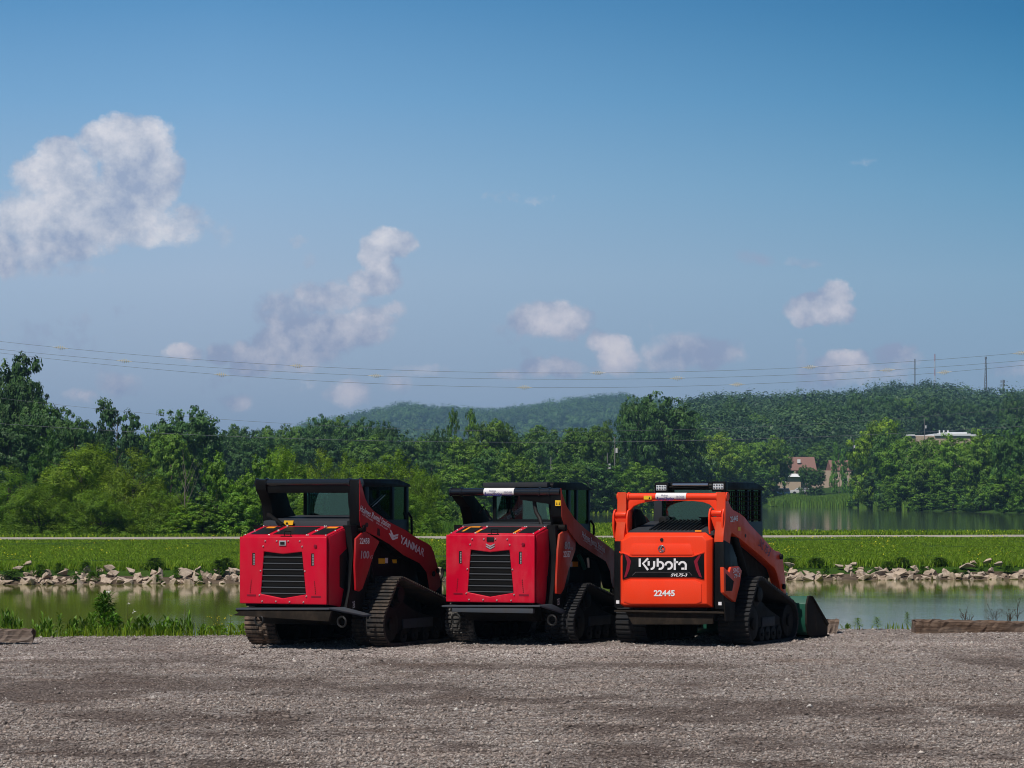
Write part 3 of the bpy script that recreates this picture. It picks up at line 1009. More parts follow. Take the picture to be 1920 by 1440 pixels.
def place_tree(name, px, top, wpx, d, kind, tint, label, cat, group=None, zbase=None):
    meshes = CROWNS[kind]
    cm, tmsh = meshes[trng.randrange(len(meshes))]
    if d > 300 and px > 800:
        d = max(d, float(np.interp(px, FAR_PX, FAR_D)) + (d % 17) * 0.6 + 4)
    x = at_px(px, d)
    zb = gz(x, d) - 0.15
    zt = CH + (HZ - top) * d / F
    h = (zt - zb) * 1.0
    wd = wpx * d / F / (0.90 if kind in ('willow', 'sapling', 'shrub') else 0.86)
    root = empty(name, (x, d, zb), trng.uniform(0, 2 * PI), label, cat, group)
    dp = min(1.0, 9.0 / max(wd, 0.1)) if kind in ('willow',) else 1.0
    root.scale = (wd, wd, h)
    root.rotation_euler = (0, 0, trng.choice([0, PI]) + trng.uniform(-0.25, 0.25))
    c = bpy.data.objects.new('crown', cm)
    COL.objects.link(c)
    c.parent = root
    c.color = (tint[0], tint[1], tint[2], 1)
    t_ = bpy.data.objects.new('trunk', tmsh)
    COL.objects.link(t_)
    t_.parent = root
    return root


for (px, top, wp, d, kind, tint, lab) in TREES['willow_bush']:
    place_tree('willow_bush', px, top, wp, d, kind, tint, lab, 'bush', 'willow bushes behind the path')
for (px, top, wp, d, kind, tint, lab) in TREES['sapling']:
    place_tree('young_tree', px, top, wp, d, kind, tint, lab, 'tree', 'young trees behind the path')
for (px, top, wp, d, kind, tint, lab) in TREES['cottonwood']:
    place_tree('cottonwood', px, top, wp, d, kind, tint, lab, 'tree', 'tall dark trees at the left')
WORDS = ['first', 'second', 'third', 'fourth', 'fifth', 'sixth', 'seventh', 'eighth', 'ninth', 'tenth', 'eleventh', 'twelfth', 'thirteenth', 'fourteenth', 'fifteenth', 'sixteenth',
         'seventeenth', 'eighteenth', 'nineteenth', 'twentieth', 'twenty-first', 'twenty-second', 'twenty-third', 'twenty-fourth', 'twenty-fifth', 'twenty-sixth', 'twenty-seventh', 'twenty-eighth']
for i, (px, top, wp, d) in enumerate(sorted(TREES['treeline_left'])):
    place_tree('broadleaf_tree', px, top, wp, d, 'dark' if i % 3 else 'round', (.85, .95, .95), '%s tree from the left in the dark level treeline above the willows' % WORDS[i], 'tree', 'trees of the left treeline')
for (px, top, wp, d, kind, tint, lab) in TREES['middle']:
    place_tree('broadleaf_tree', px, top, wp, d, kind, tint, lab, 'tree', 'trees across the middle of the far shore')
for (px, top, wp, d, kind, tint, lab) in TREES['right']:
    place_tree('shore_tree' if kind != 'shrub' else 'shore_shrub', px, top, wp, d, kind, tint, lab, 'tree' if kind != 'shrub' else 'shrub', 'trees along the right shore of the pond')
for i, (px, top, wp, d, kind) in enumerate(sorted(TREES['hill_tree'])):
    place_tree('hill_tree', px, top, wp, d, kind, (.85, .95, .9), '%s from left of the big dark trees on the near wooded slope' % WORDS[i], 'tree', 'big trees on the right slope')


# bare dead sapling
def dead_tree():
    d = 151.0
    x = at_px(345, d)
    z = gz(x, d)
    root = empty('dead_sapling', (x, d, z), 0, 'bare grey dead sapling with thin forked branches among the willows', 'tree')
    H = CH + (HZ - 838) * d / F - z
    rr = random.Random(3)
    main = [((0, 0, -0.05), (0.05, 0, 0.28 * H), (0.02, 0.02, 0.5 * H), (0.10, 0, 0.68 * H), (-0.02, 0, 0.85 * H), (-0.06, 0, H * 0.97)), (0.045, 0.04, 0.03, 0.022, 0.013, 0.005)]
    V, Fc = tube_mesh([main], 6)
    me = np_mesh('trunk', V, Fc, smooth=True)
    link('trunk', me, M_DEAD, root)
    for (z0, dx_, ln) in ((.25, .5, .5), (.3, .75, .6), (.42, .4, .42), (.5, .55, .38), (.55, -.35, .25), (.62, .45, .3), (.66, -.2, .25), (.3, -.45, .3), (.12, -.5, .22), (.2, .9, .45)):
        p0 = (0.03, 0, z0 * H)
        pts = [p0]
        for q in range(1, 5):
            s = q / 4
            pts.append((p0[0] + dx_ * s * 1.1 + rr.uniform(-.05, .05), rr.uniform(-.3, .3) * s, p0[2] + ln * H * s * 0.9))
        V, Fc = tube_mesh([(pts, [.018, .014, .010, .006, .003])], 5)
        link('branch', np_mesh('branch', V, Fc, smooth=True), M_DEAD, root)


M_DEAD = simple('dead_wood', (0.15, 0.13, 0.11), 0.9, 0.1)
dead_tree()


# ------------------------------------------------------------------ woods on the far hills
def _ico():
    bm = bmesh.new()
    bmesh.ops.create_icosphere(bm, subdivisions=2, radius=1.0)
    v = np.array([tuple(q.co) for q in bm.verts])
    f = np.array([[q.index for q in p.verts] for p in bm.faces])
    bm.free()
    return v, f


ICO = _ico()


def forest(name, boxes, rng, label):
    CV, CT = [], []
    P_, N_, S_, T_ = [], [], [], []
    for (p0, p1, d0, d1, n, hh, k, ls) in boxes:
        px = rng.uniform(p0, p1, n)
        d = d0 * (d1 / d0) ** rng.random(n)
        x = (px - 960) / F * d
        z = ground_z(x, d) + (fbm(x / 60, d / 60, 3, 22) - 0.44) * 14 * sstep((d - 1200) / 600)
        H = hh * rng.uniform(0.6, 1.35, n)
        r = H * rng.uniform(0.36, 0.52, n)
        tone = rng.beta(1.1, 1.1, n)
        # puffs of leaves over the upper shell of every crown
        q_ = 26
        kk = max(4, k // q_)
        dirs = rng.normal(size=(n, q_, 3))
        dirs[:, :, 2] = np.abs(dirs[:, :, 2]) * 1.1 - 0.45
        dirs /= np.linalg.norm(dirs, axis=2, keepdims=True)
        ell = np.stack([r, r, H * 0.5], 1)[:, None, :]
        cc = dirs * rng.uniform(0.66, 0.98, (n, q_, 1)) * ell
        off = rng.normal(size=(n, q_, kk, 3))
        off /= np.linalg.norm(off, axis=3, keepdims=True)
        pts = cc[:, :, None, :] + off * (rng.random((n, q_, kk, 1)) ** 0.4) * (r[:, None, None, None] * rng.uniform(0.22, 0.42, (n, q_, 1, 1))) * np.array([1, 1, 0.7])
        pts = pts + np.stack([x, d, z + H * 0.52], 1)[:, None, None, :]
        P_.append(pts.reshape(-1, 3))
        N_.append((off * 0.8 + dirs[:, :, None, :] * 0.7 + np.array([0, 0, 0.35]) + rng.normal(0, 0.2, off.shape)).reshape(-1, 3))
        S_.append(np.repeat(ls * rng.uniform(0.8, 1.2, n), q_ * kk))
        T_.append(np.clip(np.repeat(tone, q_ * kk) * 0.75 + np.repeat(rng.random(n * q_), kk) * 0.25, 0, 1))
        ic, ifc = ICO
        l2 = 1 + 0.22 * np.sin(ic[None, :, 0:1] * 6 + tone[:, None, None] * 20) * np.cos(ic[None, :, 2:3] * 7)
        if k >= 400:
            continue
        cv = ic[None] * l2 * np.stack([r, r, H * 0.5], 1)[:, None, :] * 0.52 + np.stack([x, d, z + H * 0.50], 1)[:, None, :]
        CV.append(cv.reshape(-1, 3))
        CT.append(np.repeat(tone, len(ic)))
    Pc, Nc, S, T = np.concatenate(P_), np.concatenate(N_), np.concatenate(S_), np.concatenate(T_)
    v, f = leaf_cards(Pc, Nc, S, S * 0.75, rng)
    tt = T * 0.85 + rng.random(len(T)) * 0.15
    col = np.repeat(np.stack([tt, np.clip(T * 0.9 + rng.normal(-0.05, 0.10, len(T)), 0, 1), tt], 1), 4, 0)
    ic, ifc = ICO
    cv = np.concatenate(CV) if CV else np.zeros((0, 3))
    ct = np.concatenate(CT) if CT else np.zeros(0)
    nb_ = len(cv) // len(ic)
    cf = (ifc[None] + len(ic) * np.arange(nb_)[:, None, None]).reshape(-1, 3)
    # triangles become quads with a doubled corner so that both kinds share one array
    me = bpy.data.meshes.new(name)
    allv = np.concatenate([v, cv]).astype(np.float32)
    me.vertices.add(len(allv))
    me.vertices.foreach_set('co', allv.ravel())
    lp = np.concatenate([f.reshape(-1), (cf + len(v)).reshape(-1)]).astype(np.int32)
    me.loops.add(len(lp))
    me.loops.foreach_set('vertex_index', lp)
    me.polygons.add(len(f) + len(cf))
    me.polygons.foreach_set('loop_start', np.concatenate([np.arange(len(f)) * 4, 4 * len(f) + np.arange(len(cf)) * 3]).astype(np.int32))
    at_ = me.color_attributes.new('tint', 'FLOAT_COLOR', 'POINT')
    c4_ = np.ones((len(allv), 4), dtype=np.float32)
    c4_[:, :3] = np.concatenate([col, np.stack([ct * 0.6 + 0.1, ct * 0.3, ct], 1)])
    at_.data.foreach_set('color', c4_.ravel())
    me.update(calc_edges=True)
    o = link(name, me, M_LEAF_F)
    tag(o, label, 'forest', kind='stuff')
    return o


fr = np.random.default_rng(3)
forest('hill_forest', [
    (560, 1300, 3500, 4350, 2300, 19, 210, 1.7),
    (600, 1300, 2300, 3500, 1000, 18, 160, 1.6),
], fr, 'hazy blue green woods covering the far hill at the middle').data.materials[0] = M_LEAF_D
forest('slope_forest', [
    (1230, 2150, 1050, 1780, 2100, 15.0, 410, 0.95),
    (1230, 1672, 800, 1050, 400, 14.0, 620, 0.8),
    (1672, 1868, 940, 1060, 110, 12.5, 520, 0.8),
    (1868, 2150, 640, 1050, 220, 13.0, 620, 0.7),
], fr, 'dark green woods covering the long slope at the right')
forest('backing_woods', [
    (-900, 900, 500, 680, 450, 9.0, 420, 0.6),
    (820, 1300, 520, 900, 320, 9.0, 420, 0.6),
    (-2500, -200, 300, 500, 300, 14.0, 130, 1.2),
    (2000, 3600, 440, 700, 400, 12.0, 130, 1.2),
], fr, 'dim woods filling the gaps behind the treeline')


# ------------------------------------------------------------------ grass, reeds and flowers
def blades(name, X, Y, Z, hgt, wid, rng, lean=0.35, mat=None, warm0=0.3, label='', cat='grass', segs=1):
    n = len(X)
    a = rng.uniform(0, PI, n)
    ln = rng.normal(0, lean, (n, 2)) * hgt[:, None]
    bx, by = np.cos(a) * wid / 2, np.sin(a) * wid / 2
    p0 = np.stack([X - bx, Y - by, Z], 1)
    p1 = np.stack([X + bx, Y + by, Z], 1)
    mid = np.stack([X + ln[:, 0] * 0.35, Y + ln[:, 1] * 0.35, Z + hgt * 0.6], 1)
    m0 = mid - np.stack([bx, by, bx * 0], 1) * 0.75
    m1 = mid + np.stack([bx, by, bx * 0], 1) * 0.75
    tp = np.stack([X + ln[:, 0], Y + ln[:, 1], Z + hgt], 1)
    V = np.stack([p0, p1, m1, m0, tp], 1).reshape(-1, 3)
    i = np.arange(n)[:, None] * 5
    Fq = i + np.array([[0, 1, 2, 3]])
    Ft = i + np.array([[3, 2, 4, 4]])
    tone = rng.beta(2, 2, n)
    warm = np.clip(rng.normal(warm0, 0.22, n), 0, 1)
    col = np.repeat(np.stack([tone, warm, tone], 1), 5, 0)
    # triangles are written as their own mesh faces
    me = bpy.data.meshes.new(name)
    me.vertices.add(len(V))
    me.vertices.foreach_set('co', V.astype(np.float32).ravel())
    quads = Fq.reshape(-1)
    tris = Ft[:, :3].reshape(-1)
    me.loops.add(len(quads) + len(tris))
    me.loops.foreach_set('vertex_index', np.concatenate([quads, tris]).astype(np.int32))
    me.polygons.add(2 * n)
    me.polygons.foreach_set('loop_start', np.concatenate([np.arange(n) * 4, 4 * n + np.arange(n) * 3]).astype(np.int32))
    at = me.color_attributes.new('tint', 'FLOAT_COLOR', 'POINT')
    c4 = np.ones((len(V), 4), dtype=np.float32)
    c4[:, :3] = col
    at.data.foreach_set('color', c4.ravel())
    me.update(calc_edges=True)
    o = link(name, me, mat or M_GRASS)
    tag(o, label, cat, kind='stuff')
    return o


gr = np.random.default_rng(9)
# mown bank between the rocks and the path
n = 330000
uu = gr.uniform(113.0, 141.6, n)
yy_ = uu * 0
xx = gr.uniform(-27, 31, n)
yy_ = uu + 0.2 * xx
patch = fbm(xx * 0.5, uu * 0.5, 4, 3)
hh = (0.04 + 0.05 * np.clip((patch - 0.35) * 3, 0, 1)) * gr.uniform(0.6, 1.3, n)
wild = np.clip(1 - (uu - 113.0) / (3.0 + 3.0 * fbm(xx * 0.25, xx * 0, 3, 8)), 0, 1)
hh = hh + wild * 0.26 * gr.uniform(0.4, 1.1, n)
blades('bank_grass', xx, yy_, ground_z(xx, yy_) - 0.02, hh, np.full(n, 0.034), gr, mat=M_GRASS, warm0=0.38, label='sunlit green grass covering the bank between the rocks and the path')
# strip and rough ground beyond the path
n = 90000
xx = gr.uniform(-30, 38, n)
uu = 146.2 + gr.random(n) ** 1.6 * 60
yy_ = uu + 0.2 * xx
zz = ground_z(xx, yy_)
k_ = zz > POND_Z + 0.05
xx, yy_, uu, zz = xx[k_], yy_[k_], uu[k_], zz[k_]
blades('verge_grass', xx, yy_, zz - 0.02, 0.16 * gr.uniform(0.5, 1.4, len(xx)), np.full(len(xx), 0.06), gr, warm0=0.45, label='green grass on the verge beyond the path')
# tall rough grass left of the middle loader
n = 9000
px_r = gr.uniform(772, 900, n)
dd = gr.uniform(158, 230, n)
xx = at_px(px_r, dd)
zz = ground_z(xx, dd)
blades('tall_grass', xx, dd, zz, gr.uniform(0.3, 0.85, n) * np.interp(px_r, [772, 800, 900], [1.0, 1.0, 0.7]), np.full(n, 0.045), gr, lean=0.15, mat=M_WEED, warm0=0.2, label='tall pale rough grass between the two red loaders')
# far lawn across the pond
n = 60000
px_r = gr.uniform(760, 1480, n)
dd = gr.uniform(300, 700, n)
k_ = dd > np.interp(px_r, FAR_PX, FAR_D) + 1
px_r, dd = px_r[k_], dd[k_]
xx = at_px(px_r, dd)
blades('far_lawn', xx, dd, ground_z(xx, dd), gr.uniform(0.2, 0.5, len(xx)), np.full(len(xx), 0.25), gr, warm0=0.75, label='bright green rough lawn on the far side of the pond')
# cattails along the far shore
n = 26000
px_r = gr.uniform(1395, 1700, n)
dd = np.interp(px_r, FAR_PX, FAR_D) + gr.uniform(-3, 22, n)
xx = at_px(px_r, dd)
hg = (1.6 + 1.6 * fbm(xx * 0.08, dd * 0.03, 3, 4)) * gr.uniform(0.7, 1.15, n) * np.interp(px_r, [1395, 1440, 1500, 1600, 1700], [0.35, 0.5, 0.75, 0.75, 0.5])
blades('reed_bed', xx, dd, np.maximum(ground_z(xx, dd), POND_Z), hg, np.full(n, 0.22), gr, lean=0.12, mat=M_LEAF, warm0=0.35, label='bed of tall green cattail reeds along the far shore of the pond', cat='reeds')
# low growth on the near lip of the lot
n = 16000
xx = gr.uniform(-8.5, 8.5, n)
uu = gr.uniform(43.75, 46.0, n)
yy_ = uu + 0.2 * xx
dens_ = np.where(xx < -2.5, 0.9, np.where(xx > 3.8, 0.42, 0.4)) * np.clip(fbm(xx * 1.2, uu * 1.2, 3, 55) * 2.4 - 0.4, 0.05, 1)
k_ = gr.random(n) < dens_
xx, yy_, uu = xx[k_], yy_[k_], uu[k_]
zz = gravel_h(xx, yy_)
blades('lip_grass', xx, yy_, zz, gr.uniform(0.05, 0.16, len(xx)) * np.where(xx < -2.5, 1.3, 0.8) + np.clip((uu - 44.4), 0, 2) * 0.12, np.full(len(xx), 0.014), gr, mat=M_GRASS, warm0=0.5, label='low grass and clover along the lip of the gravel lot')

# yellow flowers in the bank grass
M_FLOWER = simple('yellow_petal', (0.60, 0.52, 0.02), 0.7, 0.2)
fc_ = []
for (cx_, cu_, sx_, su_, m_) in [(at_px(712, 1) * 0 + at_px(180, 126), 124, 0.9, 1.0, 60), (at_px(105, 120), 119, 0.8, 1.0, 60), (at_px(40, 133), 134, 2.2, 1.5, 60), (at_px(80, 136), 138, 2.0, 0.8, 60), (at_px(270, 134), 133, 1.5, 1.5, 40),
                                 (at_px(340, 127), 126, 0.7, 0.9, 30), (at_px(400, 136), 137, 0.9, 0.6, 24), (at_px(1470, 128), 124, 0.5, 3.0, 70), (at_px(1648, 128), 126, 0.5, 4.0, 80), (at_px(1540, 137), 136, 0.8, 1.0, 50),
                                 (at_px(1700, 140), 136, 1.2, 1.0, 60), (at_px(1830, 122), 117, 0.8, 1.6, 90), (at_px(1880, 140), 137, 1.2, 0.8, 50), (at_px(1800, 148), 148.5, 5, 0.8, 110), (at_px(820, 135), 133, 0.4, 3, 30), (at_px(1120, 130), 128, 0.5, 3, 30), (at_px(1240, 135), 132, 3, 3, 30)]:
    a_ = gr.normal(0, 1, (m_, 2)) * [sx_, su_]
    fc_.append(np.stack([cx_ + a_[:, 0], cu_ + a_[:, 1]], 1))
fc_ = [q[::3] for q in fc_]
fc_.append(np.stack([gr.uniform(-24, 28, 60), gr.uniform(116, 141.5, 60)], 1))
fc_ = np.concatenate(fc_)
fx_, fu_ = fc_[:, 0], np.clip(fc_[:, 1], 114, 149)
fy_ = fu_ + 0.2 * fx_
Pf = np.stack([fx_, fy_, ground_z(fx_, fy_) + gr.uniform(0.16, 0.30, len(fx_))], 1)
Nf = np.array([[0.0, -0.5, 1.0]]) + gr.normal(0, 0.4, Pf.shape)
v_, f_ = leaf_cards(Pf, Nf, 0.05, 0.05, gr)
tag(link('wildflowers', np_mesh('wildflowers', v_, f_), M_FLOWER), 'small yellow wildflowers dotted through the bank grass', 'flowers', kind='stuff')


# ------------------------------------------------------------------ weeds on the near bank
def weed_mesh(name, kind, seed):
    rr = np.random.default_rng(seed)
    V, Fc, T = [], [], []

    def leaf(p, d, ln, wd, up=0.3):
        d = np.array(d, dtype=float)
        d /= np.linalg.norm(d)
        s = np.cross(d, [0, 0, 1])
        s /= np.linalg.norm(s) + 1e-9
        p = np.array(p, dtype=float)
        q0, q1, q2 = p, p + d * ln * 0.45 + np.array([0, 0, up * ln * 0.3]), p + d * ln + np.array([0, 0, -0.15 * ln])
        b = len(V)
        V.extend([q0, q1 + s * wd / 2, q2, q1 - s * wd / 2, q1 + np.array([0, 0, -wd * 0.15])])
        Fc.append((b, b + 1, b + 4, b + 4))
        Fc.append((b, b + 4, b + 3, b + 3))
        Fc.append((b + 1, b + 2, b + 4, b + 4))
        Fc.append((b + 4, b + 2, b + 3, b + 3))
        tn = rr.random()
        T.extend([(tn, rr.uniform(0.1, 0.8), tn)] * 5)

    if kind == 'leafy':      # several stems with lance leaves
        for s in range(9):
            a = rr.uniform(0, 2 * PI)
            r0 = rr.uniform(0, 0.35)
            H = rr.uniform(0.55, 1.0)
            base = np.array([math.cos(a) * r0, math.sin(a) * r0, 0])
            top = base + np.array([math.cos(a) * 0.12, math.sin(a) * 0.12, H])
            for k in range(16):
                f = 0.12 + 0.88 * k / 15
                p = base * (1 - f) + top * f
                b = k * 2.4 + s
                leaf(p, (math.cos(b), math.sin(b), 0.55 + 0.7 * f), 0.55 * (1.1 - 0.45 * f), 0.15)
    elif kind == 'spike':    # single upright whorled plant
        for k in range(34):
            f = k / 33
            b = k * 2.4
            leaf((0.01, 0, 0.3 + 0.62 * f), (math.cos(b), math.sin(b), 0.05 + 0.5 * f), 0.62 * (1.1 - 0.5 * f), 0.13)
    elif kind == 'bushy':    # tall ferny weed
        for k in range(420):
            f = rr.random() ** 0.8
            b = rr.uniform(0, 2 * PI)
            r = rr.uniform(0, 0.42) * (1.05 - f) ** 0.6
            leaf((math.cos(b) * r, math.sin(b) * r, f * 0.95), (math.cos(b), math.sin(b), rr.uniform(-0.1, 0.9)), rr.uniform(0.14, 0.26), 0.07)
    elif kind == 'broad':
        for k in range(26):
            b = rr.uniform(0, 2 * PI)
            f = rr.random()
            leaf((math.cos(b) * 0.1, math.sin(b) * 0.1, 0.1 + 0.6 * f), (math.cos(b), math.sin(b), 0.5), rr.uniform(0.5, 0.7), 0.36)
    me = bpy.data.meshes.new(name)
    fc = [tuple(dict.fromkeys(f)) for f in Fc]
    me.from_pydata([tuple(v) for v in V], [], fc)
    at = me.color_attributes.new('tint', 'FLOAT_COLOR', 'POINT')
    c4 = np.ones((len(V), 4), dtype=np.float32)
    c4[:, :3] = np.array(T)
    at.data.foreach_set('color', c4.ravel())
    me.materials.append(M_WEED)
    return me


WM = {k: [weed_mesh('leaves', k, s) for s in (1, 2)] for k in ('leafy', 'spike', 'bushy', 'broad')}
V_, F_ = tube_mesh([([(0, 0, -0.05), (0.01, 0, 0.4), (0, 0.01, 0.9)], [0.018, 0.014, 0.006])], 5)
STEM = np_mesh('stem', V_, F_, smooth=True)
M_STEM = simple('weed_stem', (0.10, 0.13, 0.03), 0.8, 0.2)
STEM.materials.append(M_STEM)


def near_pt(px, u):
    k = (px - 960) / F
    y = u / (1 - 0.2 * k)
    x = k * y
    return x, y, float(gravel_h(np.array([x]), np.array([y]))[0])


def weed(kind, px, top, wpx, u, label, group='weeds along the near bank', tint=(1, 1, 1)):
    x, y, z = near_pt(px, u)
    z -= 0.02
    H = CH + (HZ - top) * y / F - z
    wd = wpx * y / F
    root = empty('weed', (x, y, z), trng.uniform(0, 6.28), label, 'weed', group)
    root.scale = (wd, wd, H)
    c = bpy.data.objects.new('leaves', WM[kind][trng.randrange(2)])
    COL.objects.link(c)
    c.parent = root
    c.color = tint + (1,)
    s = bpy.data.objects.new('stem', STEM)
    COL.objects.link(s)
    s.parent = root
    return root


weed('bushy', 196, 1112, 84, 45.2, 'tallest bushy weed on the left bank, topped by a white flower head', tint=(.85, 1.0, .85))
weed('bushy', 214, 1150, 70, 45.0, 'dark bushy weed leaning against the right side of the tallest weed', tint=(.7, .85, .8))
for (k, px, top, wp, u, lab) in [
    ('leafy', 92, 1160, 40, 44.9, 'leafy upright weed right of the short left timber'),
    ('spike', 112, 1152, 26, 44.9, 'narrow spiky weed standing up between the short timber and the tallest weed'),
    ('leafy', 70, 1172, 30, 44.9, 'low weed touching the end of the short left timber'),
    ('leafy', 135, 1168, 40, 44.9, 'low leafy weed just left of the bright spear-leaved weed'),
    ('leafy', 168, 1158, 34, 44.7, 'bright spear-leaved weed at the left foot of the tallest weed'),
    ('leafy', 180, 1172, 40, 44.6, 'low bright weed in front of the tallest weed'),
    ('leafy', 240, 1168, 36, 44.8, 'pale weed to the right of the tallest weed'),
    ('leafy', 272, 1160, 46, 44.8, 'leafy weed in the thick patch, leftmost of three'),
    ('leafy', 302, 1161, 46, 44.8, 'leafy weed in the thick patch, middle of three'),
    ('leafy', 328, 1166, 40, 44.8, 'leafy weed in the thick patch, rightmost of three'),
    ('leafy', 352, 1159, 22, 45.0, 'slim weed leaning over the water right of the thick patch'),
    ('broad', 408, 1164, 36, 44.8, 'broad-leaved weed under the yellow flower stalks'),
    ('broad', 448, 1156, 36, 44.7, 'broad-leaved weed beside the left track of the left red loader'),
    ('broad', 428, 1174, 30, 44.5, 'small broad-leaved weed between its two larger neighbours'),
    ('leafy', 8, 1155, 40, 45.4, 'weed behind the short timber at the left edge'),
    ('leafy', 36, 1162, 40, 45.4, 'weed behind the right end of the short timber'),
    ('leafy', 385, 1176, 34, 44.7, 'low weed in the gap before the yellow flower stalks'),
    ('leafy', 145, 1180, 50, 44.4, 'lowest creeping weed on the gravel edge left of the tallest weed'),
    ('spike', 1608, 1159, 27, 43.75, 'starry green spiky weed, the left one of two between bollard stub and long timber'),
    ('spike', 1644, 1157, 25, 43.75, 'starry green spiky weed, the right one of two between bollard stub and long timber'),
    ('spike', 1701, 1148, 17, 43.8, 'slender weed against the left end of the long timber'),
    ('leafy', 1824, 1178, 14, 43.1, 'small tuft growing against the front of the long timber'),
    ('leafy', 1886, 1179, 26, 43.1, 'wider tuft growing against the front of the long timber near the right edge'),
    ('leafy', 1753, 1182, 8, 43.1, 'tiny sprig in front of the long timber near its left end'),
    ('leafy', 1590, 1170, 12, 44.2, 'small brownish weed right of the bollard stub'),
]:
    weed(k, px, top, wp, u, lab)

M_DRY = simple('dry_stalk', (0.06, 0.045, 0.03), 0.9, 0.1)
M_WHITE_FL = simple('white_flower', (0.75, 0.75, 0.68), 0.8, 0.2)


def stalk(px, top, u, label, head, twigs=4, mat=None, seed=0, hm=None):
    x, y, z = near_pt(px, u)
    z -= 0.02
    H = CH + (HZ - top) * y / F - z
    rr = random.Random(seed)
    root = empty('flower_stalk', (x, y, z), 0, label, 'weed', 'thin stalks along the near bank')
    paths = [([(0, 0, -0.03), (0.01, 0, H * 0.5), (0.02, 0, H)], [0.006, 0.005, 0.003])]
    tips = [(0.02, 0, H)]
    for k in range(twigs):
        z0 = H * rr.uniform(0.45, 0.85)
        dx_, dy_ = rr.uniform(-0.12, 0.12), rr.uniform(-0.1, 0.1)
        tip = (0.01 + dx_, dy_, z0 + rr.uniform(0.06, 0.16))
        paths.append(([(0.01, 0, z0), tip], [0.004, 0.0025]))
        tips.append(tip)
    V, Fc = tube_mesh(paths, 4)
    link('stem', np_mesh('stem', V, Fc, smooth=True), mat or M_DRY, root)
    if head:
        Pn = []
        for tp in tips:
            for q in range(head):
                Pn.append((tp[0] + rr.gauss(0, 0.018), tp[1] + rr.gauss(0, 0.018), tp[2] + rr.gauss(0, 0.012)))
        Pn = np.array(Pn)
        v, f = leaf_cards(Pn, np.tile([[0., -.6, 1.]], (len(Pn), 1)) + gr.normal(0, .4, Pn.shape), 0.017, 0.015, gr)
        link('flower_head', np_mesh('flower_head', v, f), hm or M_DRY, root)


stalk(200, 1110, 45.1, 'white flat flower head on a thin stalk rising over the tallest weed', 26, 0, M_STEM, 1, M_WHITE_FL)
stalk(237, 1131, 45.3, 'thin bent stalk with a pale seed head right of the tallest weed', 6, 1, M_STEM, 2, M_WHITE_FL)
stalk(408, 1156, 44.8, 'thin stalk of small yellow flowers, left of two near the left red loader', 3, 4, M_STEM, 3, M_FLOWER)
stalk(430, 1155, 44.8, 'thin stalk of small yellow flowers, right of two near the left red loader', 3, 4, M_STEM, 4, M_FLOWER)
for i, (px, top, lab) in enumerate([(1808, 1150, 'dry brown forked stalk behind the long timber, leftmost of the dry stalks'), (1816, 1152, 'dry brown stalk with a flat head behind the long timber'),
                                    (1860, 1147, 'dry brown stalk leaning left behind the long timber'), (1866, 1145, 'dry brown stalk with several twigs at the middle of the dry group'),
                                    (1887, 1153, 'short dry stalk between the two taller dry ones'), (1906, 1130, 'tallest dry brown stalk behind the long timber near the right edge'), (1893, 1152, 'short dry stalk left of the tallest dry one')]):
    stalk(px, top, 44.4, lab, 5, 5, M_DRY, 20 + i)

# reed-like taller weeds over the rocks of the far bank
for i, (px, top, wp, u, sh) in enumerate(sorted([(160, 1052, 40, 112.4, .8), (172, 1072, 30, 111.4, 1.1), (75, 1058, 36, 112.2, 1), (20, 1070, 60, 111.8, .9), (185, 1062, 24, 112.0, 1.0), (290, 1046, 60, 113.5, .7), (330, 1062, 24, 111.8, .9),
                                          (410, 1050, 44, 112.0, .55), (425, 1046, 40, 113.2, .6), (140, 1075, 28, 111.3, 1), (295, 1078, 26, 111.2, 1.1), (375, 1084, 20, 111.0, 1.2), (1520, 1070, 16, 111.3, 1.1), (1549, 1060, 30, 111.6, 1.1),
                                          (1530, 1045, 50, 113.4, .8), (1690, 1045, 50, 113.5, .8), (1665, 1052, 40, 112.8, .8), (1760, 1050, 50, 113.4, .7), (1790, 1068, 30, 111.6, .9), (1890, 1060, 36, 112.0, 1), (1840, 1066, 22, 111.8, 1.0),
                                          (1810, 1074, 20, 111.4, .9), (830, 1050, 40, 113, .8), (1480, 1046, 40, 113.6, .8), (1730, 1060, 24, 112, .8), (110, 1055, 26, 112.8, .8)])):
    k = (px - 960) / F
    y = u / (1 - 0.2 * k)
    x = k * y
    z = gz(x, y) - 0.03
    H = CH + (HZ - top) * y / F - z
    wd = wp * y / F
    root = empty('bank_weed', (x, y, z), trng.uniform(0, 6.28), '%s clump of tall weeds from the left among the riprap rocks' % WORDS[i], 'weed', 'weed clumps among the riprap')
    root.scale = (wd, wd, max(H, 0.3))
    for nm, me in (('leaves', WM['bushy'][i % 2]), ('stem', STEM)):
        c = bpy.data.objects.new(nm, me)
        COL.objects.link(c)
        c.parent = root
        if nm == 'leaves':
            c.color = (sh, sh, sh, 1)

